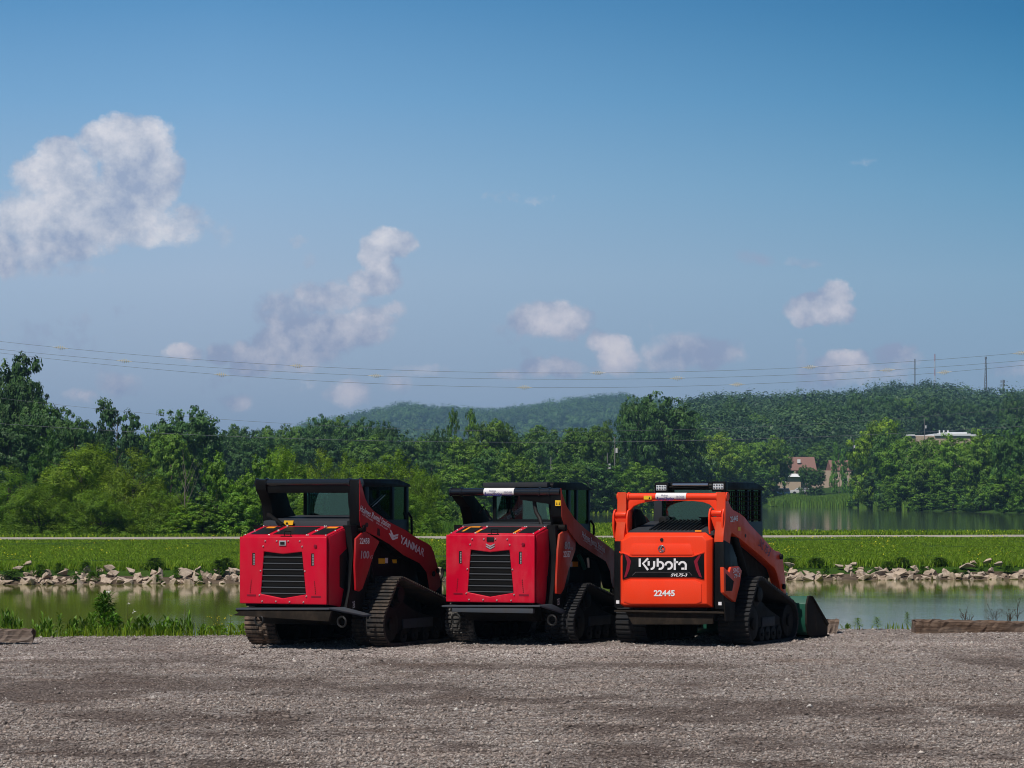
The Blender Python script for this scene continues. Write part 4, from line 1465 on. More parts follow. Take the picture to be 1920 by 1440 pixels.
# ------------------------------------------------------------------ riprap rocks
mr, t = material('riprap_stone')
c = t.coord('Object')
oi = t.node('ShaderNodeObjectInfo').outputs['Random']
c = t.vadd(c, t.comb(t.m('MULTIPLY', oi, 40.0), 0.0, 0.0))
n1_ = t.noise(c, 2.2, 5, 0.65)
n2_ = t.noise(c, 14.0, 4, 0.6)
col_ = t.ramp(n1_, [(0.25, (0.22, 0.155, 0.105)), (0.5, (0.47, 0.36, 0.27)), (0.75, (0.66, 0.54, 0.43))])
col_ = t.mix(t.m('MULTIPLY', oi, 0.6), col_, (0.42, 0.35, 0.30, 1))
col_ = t.mix(0.35, col_, t.ramp(n2_, [(0.3, 0.5), (0.7, 1.3)]), 'MULTIPLY')
finish(t, principled(t, col_, 0.9, 0.15, normal=t.bump(t.m('ADD', n1_, t.m('MULTIPLY', n2_, 0.4)), 0.5, 0.08)))
M_ROCK = mr
# dark wet soil showing between the stones
mm_, t = material('bank_soil')
c = t.coord('Object')
finish(t, principled(t, t.ramp(t.noise(c, 3.0, 5, 0.7), [(0.3, (0.05, 0.035, 0.025)), (0.7, (0.16, 0.12, 0.085))]), 0.95, 0.1))
v_, f_ = [], []
xs_ = np.arange(-34, 40, 0.5)
for i, x in enumerate(xs_):
    hi = 112.2 + 0.9 * (vnoise(np.array([x * 0.35]), np.array([2.2]), 9)[0] - 0.3)
    for q in range(5):
        uu_ = 110.0 + (hi - 110.0) * q / 4
        y = uu_ + 0.2 * x
        v_.append((x, y, gz(x, y) + (0.03 if q < 4 else -0.04)))
for i in range(len(xs_) - 1):
    for q in range(4):
        a = i * 5 + q
        f_.append((a, a + 5, a + 6, a + 1))
tag(link('bank_soil', np_mesh('bank_soil', v_, f_, smooth=True), mm_), kind='structure')
ROCKS = []
rk = random.Random(12)
for s in range(9):
    bm = bmesh.new()
    for k in range(10):
        v = Vector((rk.gauss(0, 1), rk.gauss(0, 1), rk.gauss(0, 1))).normalized()
        v = Vector((v.x * 0.56, v.y * 0.56, v.z * 0.56)) * rk.uniform(0.75, 1.15)
        bm.verts.new(v)
    geo = bmesh.ops.convex_hull(bm, input=bm.verts)
    for v in [v for v in bm.verts if not v.link_faces]:
        bm.verts.remove(v)
    bmesh.ops.bevel(bm, geom=bm.edges[:], offset=0.012, segments=1, affect='EDGES')
    me = bpy.data.meshes.new('rock')
    bm.to_mesh(me)
    bm.free()
    me.materials.append(M_ROCK)
    ROCKS.append(me)


def rock(px, yp, wpx, hpx, rot, label, group, u):
    k = (px - 960) / F
    y = u / (1 - 0.2 * k)
    x = k * y
    z = CH - (yp - HZ) * y / F
    o = bpy.data.objects.new('rock', rk.choice(ROCKS))
    COL.objects.link(o)
    o.location = (x, y, z)
    s = wpx * y / F
    o.scale = (s * 1.08, s * 0.8, hpx * y / F * 1.12)
    o.rotation_euler = (rk.uniform(-0.3, 0.3), rot, rk.uniform(0, 6.28) if wpx < 1.5 * hpx else rk.uniform(-0.25, 0.25))
    tag(o, label, 'rock', group)
    return o


def row_of(px, u):
    k = (px - 960) / F
    y = u / (1 - 0.2 * k)
    return HZ + (CH - gz(k * y, y)) * F / y


BIG = [(10, 1093, 36, 8, 'flat pale slab at the waterline by the left edge'), (57, 1088, 30, 14, 'broad tan rock at the waterline near the left edge'), (60, 1075, 12, 12, 'pointed rock standing over the broad tan rock'), (52, 1057, 18, 9, 'pale rock highest in the grass near the left edge'),
       (34, 1065, 22, 8, 'pale flat rock in the grass near the left edge'), (117, 1074, 22, 10, 'tan block perched on the pile left of the long slanting slab'), (108, 1087, 36, 8, 'long slanting slab touching the water'), (125, 1067, 10, 8, 'small upright rock above the tan block'),
       (163, 1074, 20, 26, 'tall leaning pale rock against the weeds'), (163, 1088, 22, 14, 'pale wedge rock with its foot in the water below the tall leaning rock'), (205, 1064, 26, 12, 'pale top rock of the thick pile'), (213, 1076, 26, 14, 'large tan rock in the middle of the thick pile'),
       (222, 1086, 22, 9, 'flat rock at the waterline under the thick pile'), (244, 1070, 20, 12, 'tan rock on the right of the thick pile top'), (258, 1080, 20, 14, 'rounded tan rock right of the thick pile'), (272, 1088, 26, 10, 'wide low rock at the waterline right of the thick pile'),
       (290, 1074, 18, 14, 'tan rock left of the upright slab'), (302, 1074, 14, 20, 'upright narrow slab leaning left'), (349, 1076, 26, 24, 'large pointed pale boulder left of the left red loader'), (366, 1080, 12, 16, 'narrow rock right of the large pointed boulder'),
       (388, 1082, 20, 20, 'grey rock before the dark weed clump'), (438, 1082, 28, 12, 'tan slab disappearing behind the left red loader'), (335, 1091, 20, 7, 'low pale rock at the waterline under the pointed boulder'), (360, 1091, 24, 6, 'flat rock in the water right of the pointed boulder'),
       (1480, 1060, 24, 9, 'flat pale rock just right of the orange arm, upper one'), (1481, 1076, 20, 24, 'tall tan block just right of the orange arm'), (1499, 1081, 20, 16, 'tan block second from the orange arm at the waterline'), (1532, 1083, 14, 12, 'pale pointed rock between two green clumps'),
       (1573, 1061, 18, 8, 'flat reddish rock high on the right bank'), (1590, 1065, 20, 12, 'pale rock beside the leaning thin slab'), (1600, 1058, 16, 8, 'thin pale slab leaning on the rock row top'), (1600, 1079, 18, 17, 'square tan block at the waterline on the right bank'),
       (1575, 1079, 18, 9, 'low rock left of the square tan block'), (1646, 1075, 32, 24, 'largest tan boulder on the right bank'), (1683, 1079, 44, 16, 'long brown boulder right of the largest tan boulder'), (1620, 1074, 12, 12, 'small rock left of the largest tan boulder'),
       (1748, 1074, 18, 15, 'pointed grey brown rock in the middle of the right bank'), (1737, 1084, 28, 9, 'low pale rocks edge beneath the pointed grey brown rock'), (1775, 1082, 18, 11, 'tan rock right of the pointed grey brown rock'), (1810, 1061, 34, 11, 'large pale slab high on the right bank'),
       (1824, 1054, 14, 7, 'small pale rock above the large pale slab'), (1852, 1052, 18, 9, 'pale rock standing in the grass near the right edge'), (1858, 1070, 16, 14, 'tan rock below the pale rock near the right edge'), (1872, 1057, 18, 9, 'pale slanting rock near the right edge'),
       (1916, 1072, 14, 12, 'tan rock cut by the right edge'), (1850, 1082, 18, 10, 'low rock at the waterline near the right edge'), (824, 1070, 18, 14, 'pale rock seen in the gap between the two red loaders'), (820, 1084, 22, 12, 'lower pale rock in the gap between the two red loaders')]
for (px, yp, wp, hp, lab) in BIG:
    yw = row_of(px, 110.9)
    u = 113.2 - 2.3 * np.clip((yp - (yw - 38)) / 38, 0, 1)
    rock(px, yp, wp, hp, rk.uniform(-0.3, 0.3), lab, 'large riprap rocks', u)
SEGX = [0, 100, 190, 290, 380, 470, 830, 1440, 1540, 1620, 1700, 1780, 1860]
SEG = ['beyond the left edge', 'near the left edge', 'around the long slanting slab', 'in the thick pile', 'by the upright slab', 'beside the large pointed boulder', 'behind the left loader', 'behind the middle loader', 'next to the orange arm',
       'by the leaning thin slab', 'at the largest tan boulder', 'at the long brown boulder', 'below the large pale slab', 'by the right edge']
for i in range(640):
    if len([o for o in bpy.data.objects if o.name.startswith('rock')]) > 290:
        break
    px = rk.uniform(-60, 1990)
    if 465 < px < 805 and rk.random() < 0.97 or 850 < px < 1450 and rk.random() < 0.98:
        continue
    f = rk.random() ** 1.25
    gap = vnoise(np.array([px / 60.0]), np.array([0.3]), 4)[0]
    if f > 0.25 + gap * 1.0:
        continue
    u = 110.85 + f * 2.3
    s = rk.uniform(11, 27) * (1 - 0.3 * f)
    rock(px, row_of(px, u) - s * 0.22, s, s * rk.uniform(0.42, 0.85), rk.uniform(-0.7, 0.7), 'small broken tan riprap rock, ' + SEG[int(np.searchsorted(SEGX, px))], 'small riprap rocks ' + SEG[int(np.searchsorted(SEGX, px))], u)

# ================================================================== mesh builder
class MB:
    def __init__(s):
        s.v = []
        s.f = []

    def add(s, vs, fs):
        b = len(s.v)
        s.v += [tuple(p) for p in vs]
        s.f += [tuple(i + b for i in q) for q in fs]

    def box(s, x0, x1, y0, y1, z0, z1):
        s.hexa([(x0, y0, z0), (x1, y0, z0), (x1, y1, z0), (x0, y1, z0), (x0, y0, z1), (x1, y0, z1), (x1, y1, z1), (x0, y1, z1)])

    def hexa(s, p):
        s.add(p, [(3, 2, 1, 0), (4, 5, 6, 7), (0, 1, 5, 4), (1, 2, 6, 5), (2, 3, 7, 6), (3, 0, 4, 7)])

    def prism(s, poly, off):
        """poly: 3d points of a flat outline, off: extrusion vector"""
        n = len(poly)
        a = [tuple(p) for p in poly]
        b = [tuple(p[i] + off[i] for i in range(3)) for p in poly]
        s.add(a + b, [tuple(range(n))[::-1], tuple(range(n, 2 * n))] + [(i, (i + 1) % n, (i + 1) % n + n, i + n) for i in range(n)])

    def cyl(s, p0, p1, r, n=16, r1=None, caps=True):
        p0, p1 = Vector(p0), Vector(p1)
        d = (p1 - p0).normalized()
        a = Vector((0, 0, 1)) if abs(d.z) < 0.8 else Vector((1, 0, 0))
        u = d.cross(a).normalized()
        w_ = d.cross(u)
        r1 = r if r1 is None else r1
        vs = []
        for p, rr in ((p0, r), (p1, r1)):
            for k in range(n):
                th = 2 * PI * k / n
                vs.append(p + (u * math.cos(th) + w_ * math.sin(th)) * rr)
        fs = [(k, (k + 1) % n, (k + 1) % n + n, k + n) for k in range(n)]
        if caps:
            fs += [tuple(range(n))[::-1], tuple(range(n, 2 * n))]
        s.add(vs, fs)

    def tube(s, pts, r, n=8):
        V, Fc = tube_mesh([(pts, [r] * len(pts) if not hasattr(r, '__len__') else r)], n)
        s.add(V, Fc)

    def ring(s, c, ax, R0, r, n=24, m=8, a0=0.0, a1=2 * PI):
        c = Vector(c)
        ax = Vector(ax).normalized()
        a = Vector((0, 0, 1)) if abs(ax.z) < 0.8 else Vector((1, 0, 0))
        u = ax.cross(a).normalized()
        w_ = ax.cross(u)
        s.tube([c + (u * math.cos(a0 + (a1 - a0) * k / n) + w_ * math.sin(a0 + (a1 - a0) * k / n)) * R0 for k in range(n + 1)], r, m)

    def build(s, name, mat, parent=None, bevel=0.0, smooth=True, seg=2):
        me = bpy.data.meshes.new(name)
        me.from_pydata([tuple(p) for p in s.v], [], s.f)
        bm = bmesh.new()
        bm.from_mesh(me)
        bmesh.ops.recalc_face_normals(bm, faces=bm.faces)
        if bevel > 0:
            sharp = [e for e in bm.edges if len(e.link_faces) == 2 and e.calc_face_angle(0) > 0.5]
            try:
                bmesh.ops.bevel(bm, geom=sharp, offset=bevel, segments=seg, profile=0.6, affect='EDGES', clamp_overlap=True)
            except Exception:
                pass
        bm.to_mesh(me)
        bm.free()
        if smooth:
            me.shade_smooth()
            me.set_sharp_from_angle(angle=R(38))
        return link(name, me, mat, parent)


def text_mesh(body, bold=0.0):
    cu = bpy.data.curves.new('lettering', 'FONT')
    cu.body = body
    cu.offset = bold
    cu.resolution_u = 3
    o = bpy.data.objects.new('lettering', cu)
    COL.objects.link(o)
    bpy.context.view_layer.update()
    me = bpy.data.meshes.new_from_object(o.evaluated_get(bpy.context.evaluated_depsgraph_get()))
    bpy.data.objects.remove(o)
    bpy.data.curves.remove(cu)
    return me


def lettering(body, BL, BR, TL, mat, parent, bold=0.0, name='lettering', me=None, nrm=None, lift=0.004):
    """fit the words into the parallelogram BL, BR, TL"""
    me = me or text_mesh(body, bold)
    n = len(me.vertices)
    co = np.empty(n * 3, dtype=np.float32)
    me.vertices.foreach_get('co', co)
    co = co.reshape(-1, 3)
    mn, mx = co.min(0), co.max(0)
    s = (co[:, 0] - mn[0]) / (mx[0] - mn[0])
    t = (co[:, 1] - mn[1]) / (mx[1] - mn[1])
    BL, BR, TL = np.array(BL), np.array(BR), np.array(TL)
    nn = np.array(nrm if nrm is not None else np.cross(BR - BL, TL - BL), dtype=float)
    nn /= np.linalg.norm(nn)
    new = BL + s[:, None] * (BR - BL) + t[:, None] * (TL - BL) + nn * lift
    me.vertices.foreach_set('co', new.astype(np.float32).ravel())
    me.name = name
    me.update()
    return link(name, me, mat, parent)


# ================================================================== wires, masts, poles
M_WIRE = simple('wire_metal', (0.16, 0.17, 0.19), 0.5, 0.5, 0.6)
M_DIVERT = simple('diverter_plastic', (0.66, 0.60, 0.48), 0.5, 0.5)
WD = 200.0


def wire_curve(p, Yd=WD):
    xs_ = np.array([q[0] for q in p], dtype=float)
    ys_ = np.array([q[1] for q in p], dtype=float)
    return np.polyfit(xs_ - 960, ys_, 2)


def wire(pts, Yd, r, label, slope=0.0):
    co = wire_curve(pts)
    P_ = []
    for px in range(-700, 2701, 50):
        y = np.polyval(co, px - 960)
        P_.append(((px - 960) / F * Yd, Yd, CH + (HZ - y) * Yd / F))
    V, Fc = tube_mesh([(P_, [r] * len(P_))], 5)
    o = link('power_line', np_mesh('power_line', V, Fc, smooth=True), M_WIRE)
    tag(o, label, 'power line', 'power lines')
    return co


w1 = wire([(0, 640), (560, 686.5), (1120, 698.5), (1520, 689), (1920, 661)], WD, 0.0095, 'highest of the three power lines sagging across the sky')
w2 = wire([(0, 655.5), (233, 676.5), (705, 704), (1270, 709.5), (1665, 695), (1920, 675)], WD + 1.5, 0.0095, 'middle one of the three power lines sagging across the sky')
w3 = wire([(0, 662), (415, 702), (983, 726.5), (1382, 721), (1770, 699), (1920, 684)], WD + 3, 0.0095, 'lowest of the three power lines sagging across the sky')
wire([(0, 748), (130, 761), (320, 778), (480, 788), (560, 795), (940, 812), (1400, 800), (1920, 764)], 196, 0.008, 'thin faint line just above the left treetops')
wire([(0, 795), (240, 808), (480, 820), (940, 830), (1440, 822), (1920, 799)], 194, 0.011, 'low line crossing in front of the treeline from edge to edge')

DIV = MB()
for k in range(5):
    rr_ = [0.07, 0.115, 0.135, 0.115, 0.07][k]
    DIV.ring((-0.26 + 0.13 * k, 0, 0), (1, 0.25, 0), rr_, 0.014, 14, 4)
DIV.cyl((-0.48, 0, 0), (0.48, 0, 0), 0.02, 6)
dv = None
for (co, Yd, xs_, wn_) in ((w1, WD, (113, 558, 1121, 1519, 1914), 'highest'), (w2, WD + 1.5, (233, 705, 1270, 1664), 'middle'), (w3, WD + 3, (415, 983, 1382, 1770), 'lowest')):
    for i, px in enumerate(xs_):
        y = np.polyval(co, px - 960)
        loc = ((px - 960) / F * Yd, Yd, CH + (HZ - y) * Yd / F)
        if dv is None:
            dv = DIV.build('line_marker', M_DIVERT)
            o = dv
        else:
            o = dv.copy()
            COL.objects.link(o)
        o.location = loc
        sl = np.polyval(np.polyder(co), px - 960)
        o.rotation_euler = (0, math.atan(sl), 0)
        o.scale = (1.0, 1.0, 1.0)
        tag(o, '%s pale spiral bird marker from the left on the %s power line' % (WORDS[i], wn_), 'line marker', 'bird markers on the power lines')

M_MAST = simple('mast_steel', (0.16, 0.17, 0.19), 0.6, 0.4)
M_MAST_R = simple('mast_red', (0.40, 0.10, 0.08), 0.6, 0.4)
M_MAST_W = simple('mast_white', (0.55, 0.55, 0.55), 0.6, 0.4)


def mast(px, top, base, wpx, Yd, label, kind):
    x = at_px(px, Yd)
    zt = CH + (HZ - top) * Yd / F
    zb = CH + (HZ - base) * Yd / F - 6
    root = empty('radio_mast', (x, Yd, zb), 0.4, label, 'radio mast', 'radio masts on the hill')
    H = zt - zb
    w0 = wpx * Yd / F / 2

    def lattice(mb, z0, z1, r0, r1, n, tk):
        prev = None
        for k in range(n + 1):
            f = k / n
            z = z0 + (z1 - z0) * f
            r = r0 + (r1 - r0) * f
            c3 = [(r * math.cos(a), r * math.sin(a), z) for a in (0.3, 2.39, 4.48)]
            if prev:
                for j in range(3):
                    mb.cyl(prev[j], c3[j], tk, 4)
                    mb.cyl(prev[j], c3[(j + 1) % 3], tk * 0.6, 4)
                    mb.cyl(c3[j], c3[(j + 1) % 3], tk * 0.6, 4)
            prev = c3
    if kind == 'thin':
        mb = MB()
        lattice(mb, 0, H, w0 * 0.7, w0 * 0.7, 16, 0.10)
        mb.build('lattice', M_MAST, root, smooth=False)
    elif kind == 'redwhite':
        for q in range(6):
            mb = MB()
            lattice(mb, H * q / 6, H * (q + 1) / 6, w0 * 0.6, w0 * 0.6, 4, 0.07)
            mb.build('lattice_section', M_MAST_R if q % 2 else M_MAST_W, root, smooth=False)
    elif kind == 'taper':
        mb = MB()
        lattice(mb, 0, H, w0 * 1.3, w0 * 0.22, 14, 0.17)
        mb.build('lattice', M_MAST, root, smooth=False)
        mb = MB()
        mb.cyl((0, 0, H - 0.6), (0, 0, H + 0.6), 0.55, 12)
        mb.build('antenna', M_MAST, root)
    else:
        mb = MB()
        mb.cyl((0, 0, 0), (0, 0, H), 0.32, 8)
        mb.build('pole', M_MAST, root)
        for zz_ in (0.25, 1.9, 4.2, 6.0):
            for a in (0.4, 2.5, 4.6):
                m2 = MB()
                m2.box(math.cos(a) * 1.0 - 0.16, math.cos(a) * 1.0 + 0.16, math.sin(a) - 0.16, math.sin(a) + 0.16, H - zz_ - 1.2, H - zz_)
                m2.cyl((0, 0, H - zz_ - 0.6), (math.cos(a), math.sin(a), H - zz_ - 0.6), 0.07, 5)
                m2.build('antenna', M_MAST, root)


mast(1715.5, 673, 724, 3.0, 1680, 'thin dark radio mast, leftmost on the hilltop, beside a conifer', 'thin')
mast(1753, 664, 724, 2.6, 1700, 'thin red and white radio mast, second from the left on the hilltop', 'redwhite')
mast(1848.5, 671, 740, 7.0, 1640, 'tapering lattice radio mast at the right of the hill', 'taper')
mast(1881, 712, 738, 3.0, 1500, 'short pole mast with stacked antennas, rightmost on the hill', 'pole')

M_POLE = simple('weathered_pole', (0.17, 0.165, 0.155), 0.9, 0.1)
for (px, top, base, Yd, lab) in [(1033, 857, 876, 472, 'pale utility pole with a transformer between trees above the middle loader cab'), (1139, 848, 862, 448, 'short pale pole visible left of the tallest tree, lower one'),
                                 (1152.6, 819, 842, 456, 'thin pale utility pole left of the tallest tree, upper one'), (1733.7, 785, 812, 760, 'pale utility pole over the white roof'), (1600, 822, 840, 765, 'pale utility pole left of the yellow green treetop')]:
    x = at_px(px, Yd)
    zb = gz(x, Yd)
    zt = CH + (HZ - top) * Yd / F
    root = empty('utility_pole', (x, Yd, zb), 0, lab, 'utility pole', 'utility poles among the trees')
    mb = MB()
    mb.cyl((0, 0, -0.5), (0, 0, zt - zb), 0.10, 8, 0.08)
    mb.build('pole', M_POLE, root)
    mb = MB()
    mb.cyl((0.3, -0.1, zt - zb - 2.3), (0.3, -0.1, zt - zb - 1.6), 0.2, 10)
    mb.build('transformer', M_MAST_W, root)

# lamp pole beside the bank, just outside the left edge; its shadow falls across the grass
x_, y_ = -23.0, 99.0 + 1.0
root = empty('lamp_pole', (-22.9, 101.2, gz(-22.9, 101.2)), 0, 'tall lamp pole beyond the left edge whose thin shadow lies across the bank', 'lamp pole')


# ================================================================== buildings
M_BEIGE = simple('beige_wall', (0.50, 0.38, 0.29), 0.9, 0.1)
M_BROWNROOF = simple('brown_roof', (0.24, 0.135, 0.11), 0.9, 0.1)
M_WHITEROOF = simple('white_roof', (0.75, 0.76, 0.78), 0.6, 0.3)
M_WHITE = simple('white_paint', (0.78, 0.78, 0.78), 0.5, 0.3)
M_DARKGLASS = simple('dark_glass', (0.02, 0.025, 0.03), 0.08, 0.6)
M_TRIM = simple('white_trim', (0.7, 0.68, 0.63), 0.7, 0.2)


def px_at(px, py, Y):
    return ((px - 960) / F * Y, Y, CH + (HZ - py) * Y / F)


def building():
    Y0 = 735.0
    g = gz(at_px(1530, Y0), Y0)
    x0, x1 = at_px(1452, Y0), at_px(1618, Y0)
    root = empty('office_building', ((x0 + x1) / 2, Y0, g), 0, 'beige walled building with a brown roof half hidden by trees beyond the pond', 'building')
    ox, oz = (x0 + x1) / 2, g
    X = lambda p: at_px(p, Y0) - ox
    Zr = lambda p: CH + (HZ - p) * Y0 / F - oz
    top = Zr(888)
    mb = MB()
    mb.box(X(1455), X(1502), 0.3, 16, -0.5, Zr(894))
    mb.box(X(1502) + 0.003, X(1618), 2.0, 18, -0.5, Zr(882))
    mb.build('wall', M_BEIGE, root)
    mb = MB()   # pitched roof over the left wing, eave towards the pond
    mb.prism([(X(1478), 0.2, Zr(882)), (X(1478), 7, Zr(856)), (X(1478), 14, Zr(882))], (X(1532) - X(1478), 0, 0))
    mb.build('roof', M_BROWNROOF, root)
    mb = MB()
    mb.prism([(X(1450), -0.4, Zr(894) + .003), (X(1450), 0.6, Zr(888)), (X(1450), 3.0, Zr(888)), (X(1450), 3.0, Zr(894) + .003)], (X(1504) - X(1450), 0, 0))
    mb.build('canopy', M_WHITEROOF, root)
    mb = MB()
    mb.prism([(X(1560) + .01, 1.8, Zr(882) + .003), (X(1560) + .01, 8.5, Zr(862)), (X(1560) + .01, 15, Zr(882) + .003)], (X(1620) - X(1560), 0, 0))
    mb.build('roof', M_BROWNROOF, root)
    mb = MB()
    mb.box(X(1499) - .2, X(1499) + .5, 3, 3.7, Zr(868), Zr(861))
    mb.build('chimney', M_WHITE, root)
    for (a, b, t0, t1) in ((1467.5, 1472, 902, 911), (1510, 1516, 896, 906), (1534, 1540, 896, 906), (1584, 1590, 896, 906)):
        yy0 = 0.3 if a < 1500 else 2.0
        fm = MB()
        fm.box(X(a) - .12, X(b) + .12, yy0 - .10, yy0 - 0.003, Zr(t1) - .12, Zr(t0) + .12)
        fo = fm.build('window', M_TRIM, root)
        pm = MB()
        pm.box(X(a), X(b), yy0 - .13, yy0 - .103, Zr(t1), Zr(t0))
        pm.build('pane', M_DARKGLASS, fo)


building()


def warehouse():
    Y0 = 905.0
    x0, x1 = at_px(1684, Y0), at_px(1858, Y0)
    g = gz((x0 + x1) / 2, Y0)
    root = empty('warehouse', ((x0 + x1) / 2, Y0, g), 0, 'long low building with a white roof showing above the trees at the right', 'building')
    ox = (x0 + x1) / 2
    X = lambda p: at_px(p, Y0) - ox
    Zr = lambda p: CH + (HZ - p) * Y0 / F - g
    mb = MB()
    mb.box(X(1686), X(1856), 0, 20, -1, Zr(817))
    mb.build('wall', M_BEIGE, root)
    mb = MB()
    mb.box(X(1684), X(1715), -0.5, 21, Zr(817) + .003, Zr(814.5))
    mb.box(X(1752), X(1820), -0.5, 21, Zr(817) + .003, Zr(813))
    mb.box(X(1773), X(1814), 1, 19, Zr(813) + .003, Zr(810))
    mb.box(X(1715) + .01, X(1752) - .01, 0.5, 20, Zr(817) + .003, Zr(816))
    mb.box(X(1820) + .01, X(1858), -0.5, 20, Zr(818), Zr(814.5))
    mb.build('roof', M_WHITEROOF, root)
    for p in (1766, 1774, 1782):
        m2 = MB()
        m2.cyl((X(p), 5, Zr(813)), (X(p), 5, Zr(806)), 0.22, 8)
        m2.build('roof_vent', M_WHITE, root)


warehouse()


def parked_car(px, Y0, paint, label, length=4.9, suv=True):
    x = at_px(px, Y0)
    z = gz(x, Y0)
    root = empty('parked_car', (x, Y0, z), 0, label, 'car')
    h = 1.85 if suv else 1.5
    L = length / 2
    mb = MB()
    prof = [(-L, 0.35), (-L, 0.95), (-L + 0.9, 1.02), (L - 0.1, 1.02), (L, 0.7), (L, 0.35)]
    mb.prism([(p[0], -0.9, p[1]) for p in prof], (0, 1.8, 0))
    mb.build('body', paint, root, 0.06)
    mb = MB()
    prof = [(-L + 0.95, 1.023), (-L + 1.7, h), (L - 0.45, h), (L - 0.15, 1.023)]
    mb.prism([(p[0], -0.8, p[1]) for p in prof], (0, 1.6, 0))
    mb.build('cabin', paint, root, 0.05)
    mb = MB()
    prof = [(-L + 1.3, 1.12), (-L + 1.8, h - 0.12), (L - 0.6, h - 0.12), (L - 0.4, 1.12)]
    mb.prism([(p[0], -0.815, p[1]) for p in prof], (0, 0.012, 0))
    mb.build('side_window', M_DARKGLASS, root)
    for sx in (-L + 0.95, L - 0.95):
        for sy in (-0.92, 0.72):
            mb = MB()
            mb.cyl((sx, sy, 0.36), (sx, sy + 0.2, 0.36), 0.36, 18)
            mb.build('wheel', M_RUBBER0, root)


M_RUBBER0 = simple('tyre_rubber', (0.02, 0.02, 0.02), 0.8, 0.2)
parked_car(1462, 715, simple('blue_car_paint', (0.02, 0.05, 0.09), 0.25, 0.5, 0, 0.6), 'dark blue car parked in front of the beige wall beyond the pond')
parked_car(1500, 714, simple('white_car_paint', (0.6, 0.6, 0.62), 0.3, 0.5, 0, 0.6), 'white car parked under the trees beside the beige wall', 4.5, False)

M_LAMPPOLE = simple('lamp_pole_steel', (0.25, 0.25, 0.26), 0.6, 0.4)
mb = MB()
mb.cyl((0, 0, -0.5), (0, 0, 8.7), 0.08, 8)
mb.build('pole', M_LAMPPOLE, root)
mb = MB()
mb.box(-0.25, 0.25, -0.45, 0.35, 8.7, 9.0)
mb.build('lamp_head', M_LAMPPOLE, root)


# ================================================================== timbers at the edge of the lot
def timber_mat():
    m, t = material('weathered_timber')
    c = t.coord('Object')
    g1 = t.noise(t.vmul(c, (1.2, 22, 22)), 1.0, 6, 0.7, 0.6)
    g2 = t.noise(t.vmul(c, (0.6, 3, 3)), 1.0, 4, 0.6)
    col = t.ramp(g1, [(0.3, (0.035, 0.022, 0.016)), (0.5, (0.13, 0.085, 0.06)), (0.7, (0.28, 0.20, 0.15))])
    col = t.mix(t.ramp(g2, [(0.4, 0.0), (0.65, 0.7)]), col, (0.24, 0.20, 0.175, 1))
    finish(t, principled(t, col, 0.9, 0.15, normal=t.bump(g1, 0.8, 0.02)))
    return m


M_TIMBER = timber_mat()


def timber(pl, pr, top, bot, u, depth, label, nick=0.012, seed=1, rz=0.0):
    """a squared log with worn edges between photo columns pl and pr"""
    k = ((pl + pr) / 2 - 960) / F
    y = u / (1 - 0.2 * k)
    x0, x1 = at_px(pl, y), at_px(pr, y)
    L = x1 - x0
    zt = CH + (HZ - top) * y / F
    zb = CH + (HZ - bot) * y / F
    H = zt - zb
    rr = np.random.default_rng(seed)
    nx_ = max(6, int(L / 0.06))
    prof = []
    for (a, b) in ((-.5, 0), (-.5, .12), (-.5, .5), (-.5, .88), (-.42, 1), (0, 1), (.42, 1), (.5, .88), (.5, .5), (.5, .12), (.5, 0)):
        prof.append((a * depth, b * H))
    V, Fc = [], []
    m_ = len(prof)
    for i in range(nx_ + 1):
        xx_ = -L / 2 + L * i / nx_
        for j, (a, b) in enumerate(prof):
            wob = nick * (1.0 if 0 < j < m_ - 1 else 0.2)
            V.append((xx_ + (rr.normal(0, nick) if i in (0, nx_) else 0), a + rr.normal(0, wob * .6), b + rr.normal(0, wob * .6) + 0.02 * math.sin(xx_ * 1.3 + seed) * (b / H)))
    for i in range(nx_):
        for j in range(m_ - 1):
            a0 = i * m_ + j
            Fc.append((a0, a0 + 1, a0 + 1 + m_, a0 + m_))
    me = bpy.data.meshes.new('timber')
    me.from_pydata(V, [], Fc + [tuple(range(m_))[::-1], tuple(range(nx_ * m_, nx_ * m_ + m_))])
    me.materials.append(M_TIMBER)
    o = bpy.data.objects.new('timber', me)
    COL.objects.link(o)
    o.location = ((x0 + x1) / 2, y + depth / 2, zb)
    o.rotation_euler = (0, 0, rz)
    tag(o, label, 'timber', 'timbers edging the gravel lot')
    return o


timber(-260, 59, 1178, 1204.5, 42.6, 0.23, 'short weathered timber lying on the gravel at the left edge', seed=3, rz=0.02)
timber(1705, 2300, 1162.5, 1187, 42.9, 0.22, 'long cracked weathered timber lying on the gravel at the right edge', seed=5, rz=0.16)
timber(1554, 1571, 1165.5, 1190, 43.0, 0.30, 'short end of a timber showing just right of the bucket lip', seed=8)

# ================================================================== compact track loaders
PSI = R(25)
CP, SP = math.cos(PSI), math.sin(PSI)


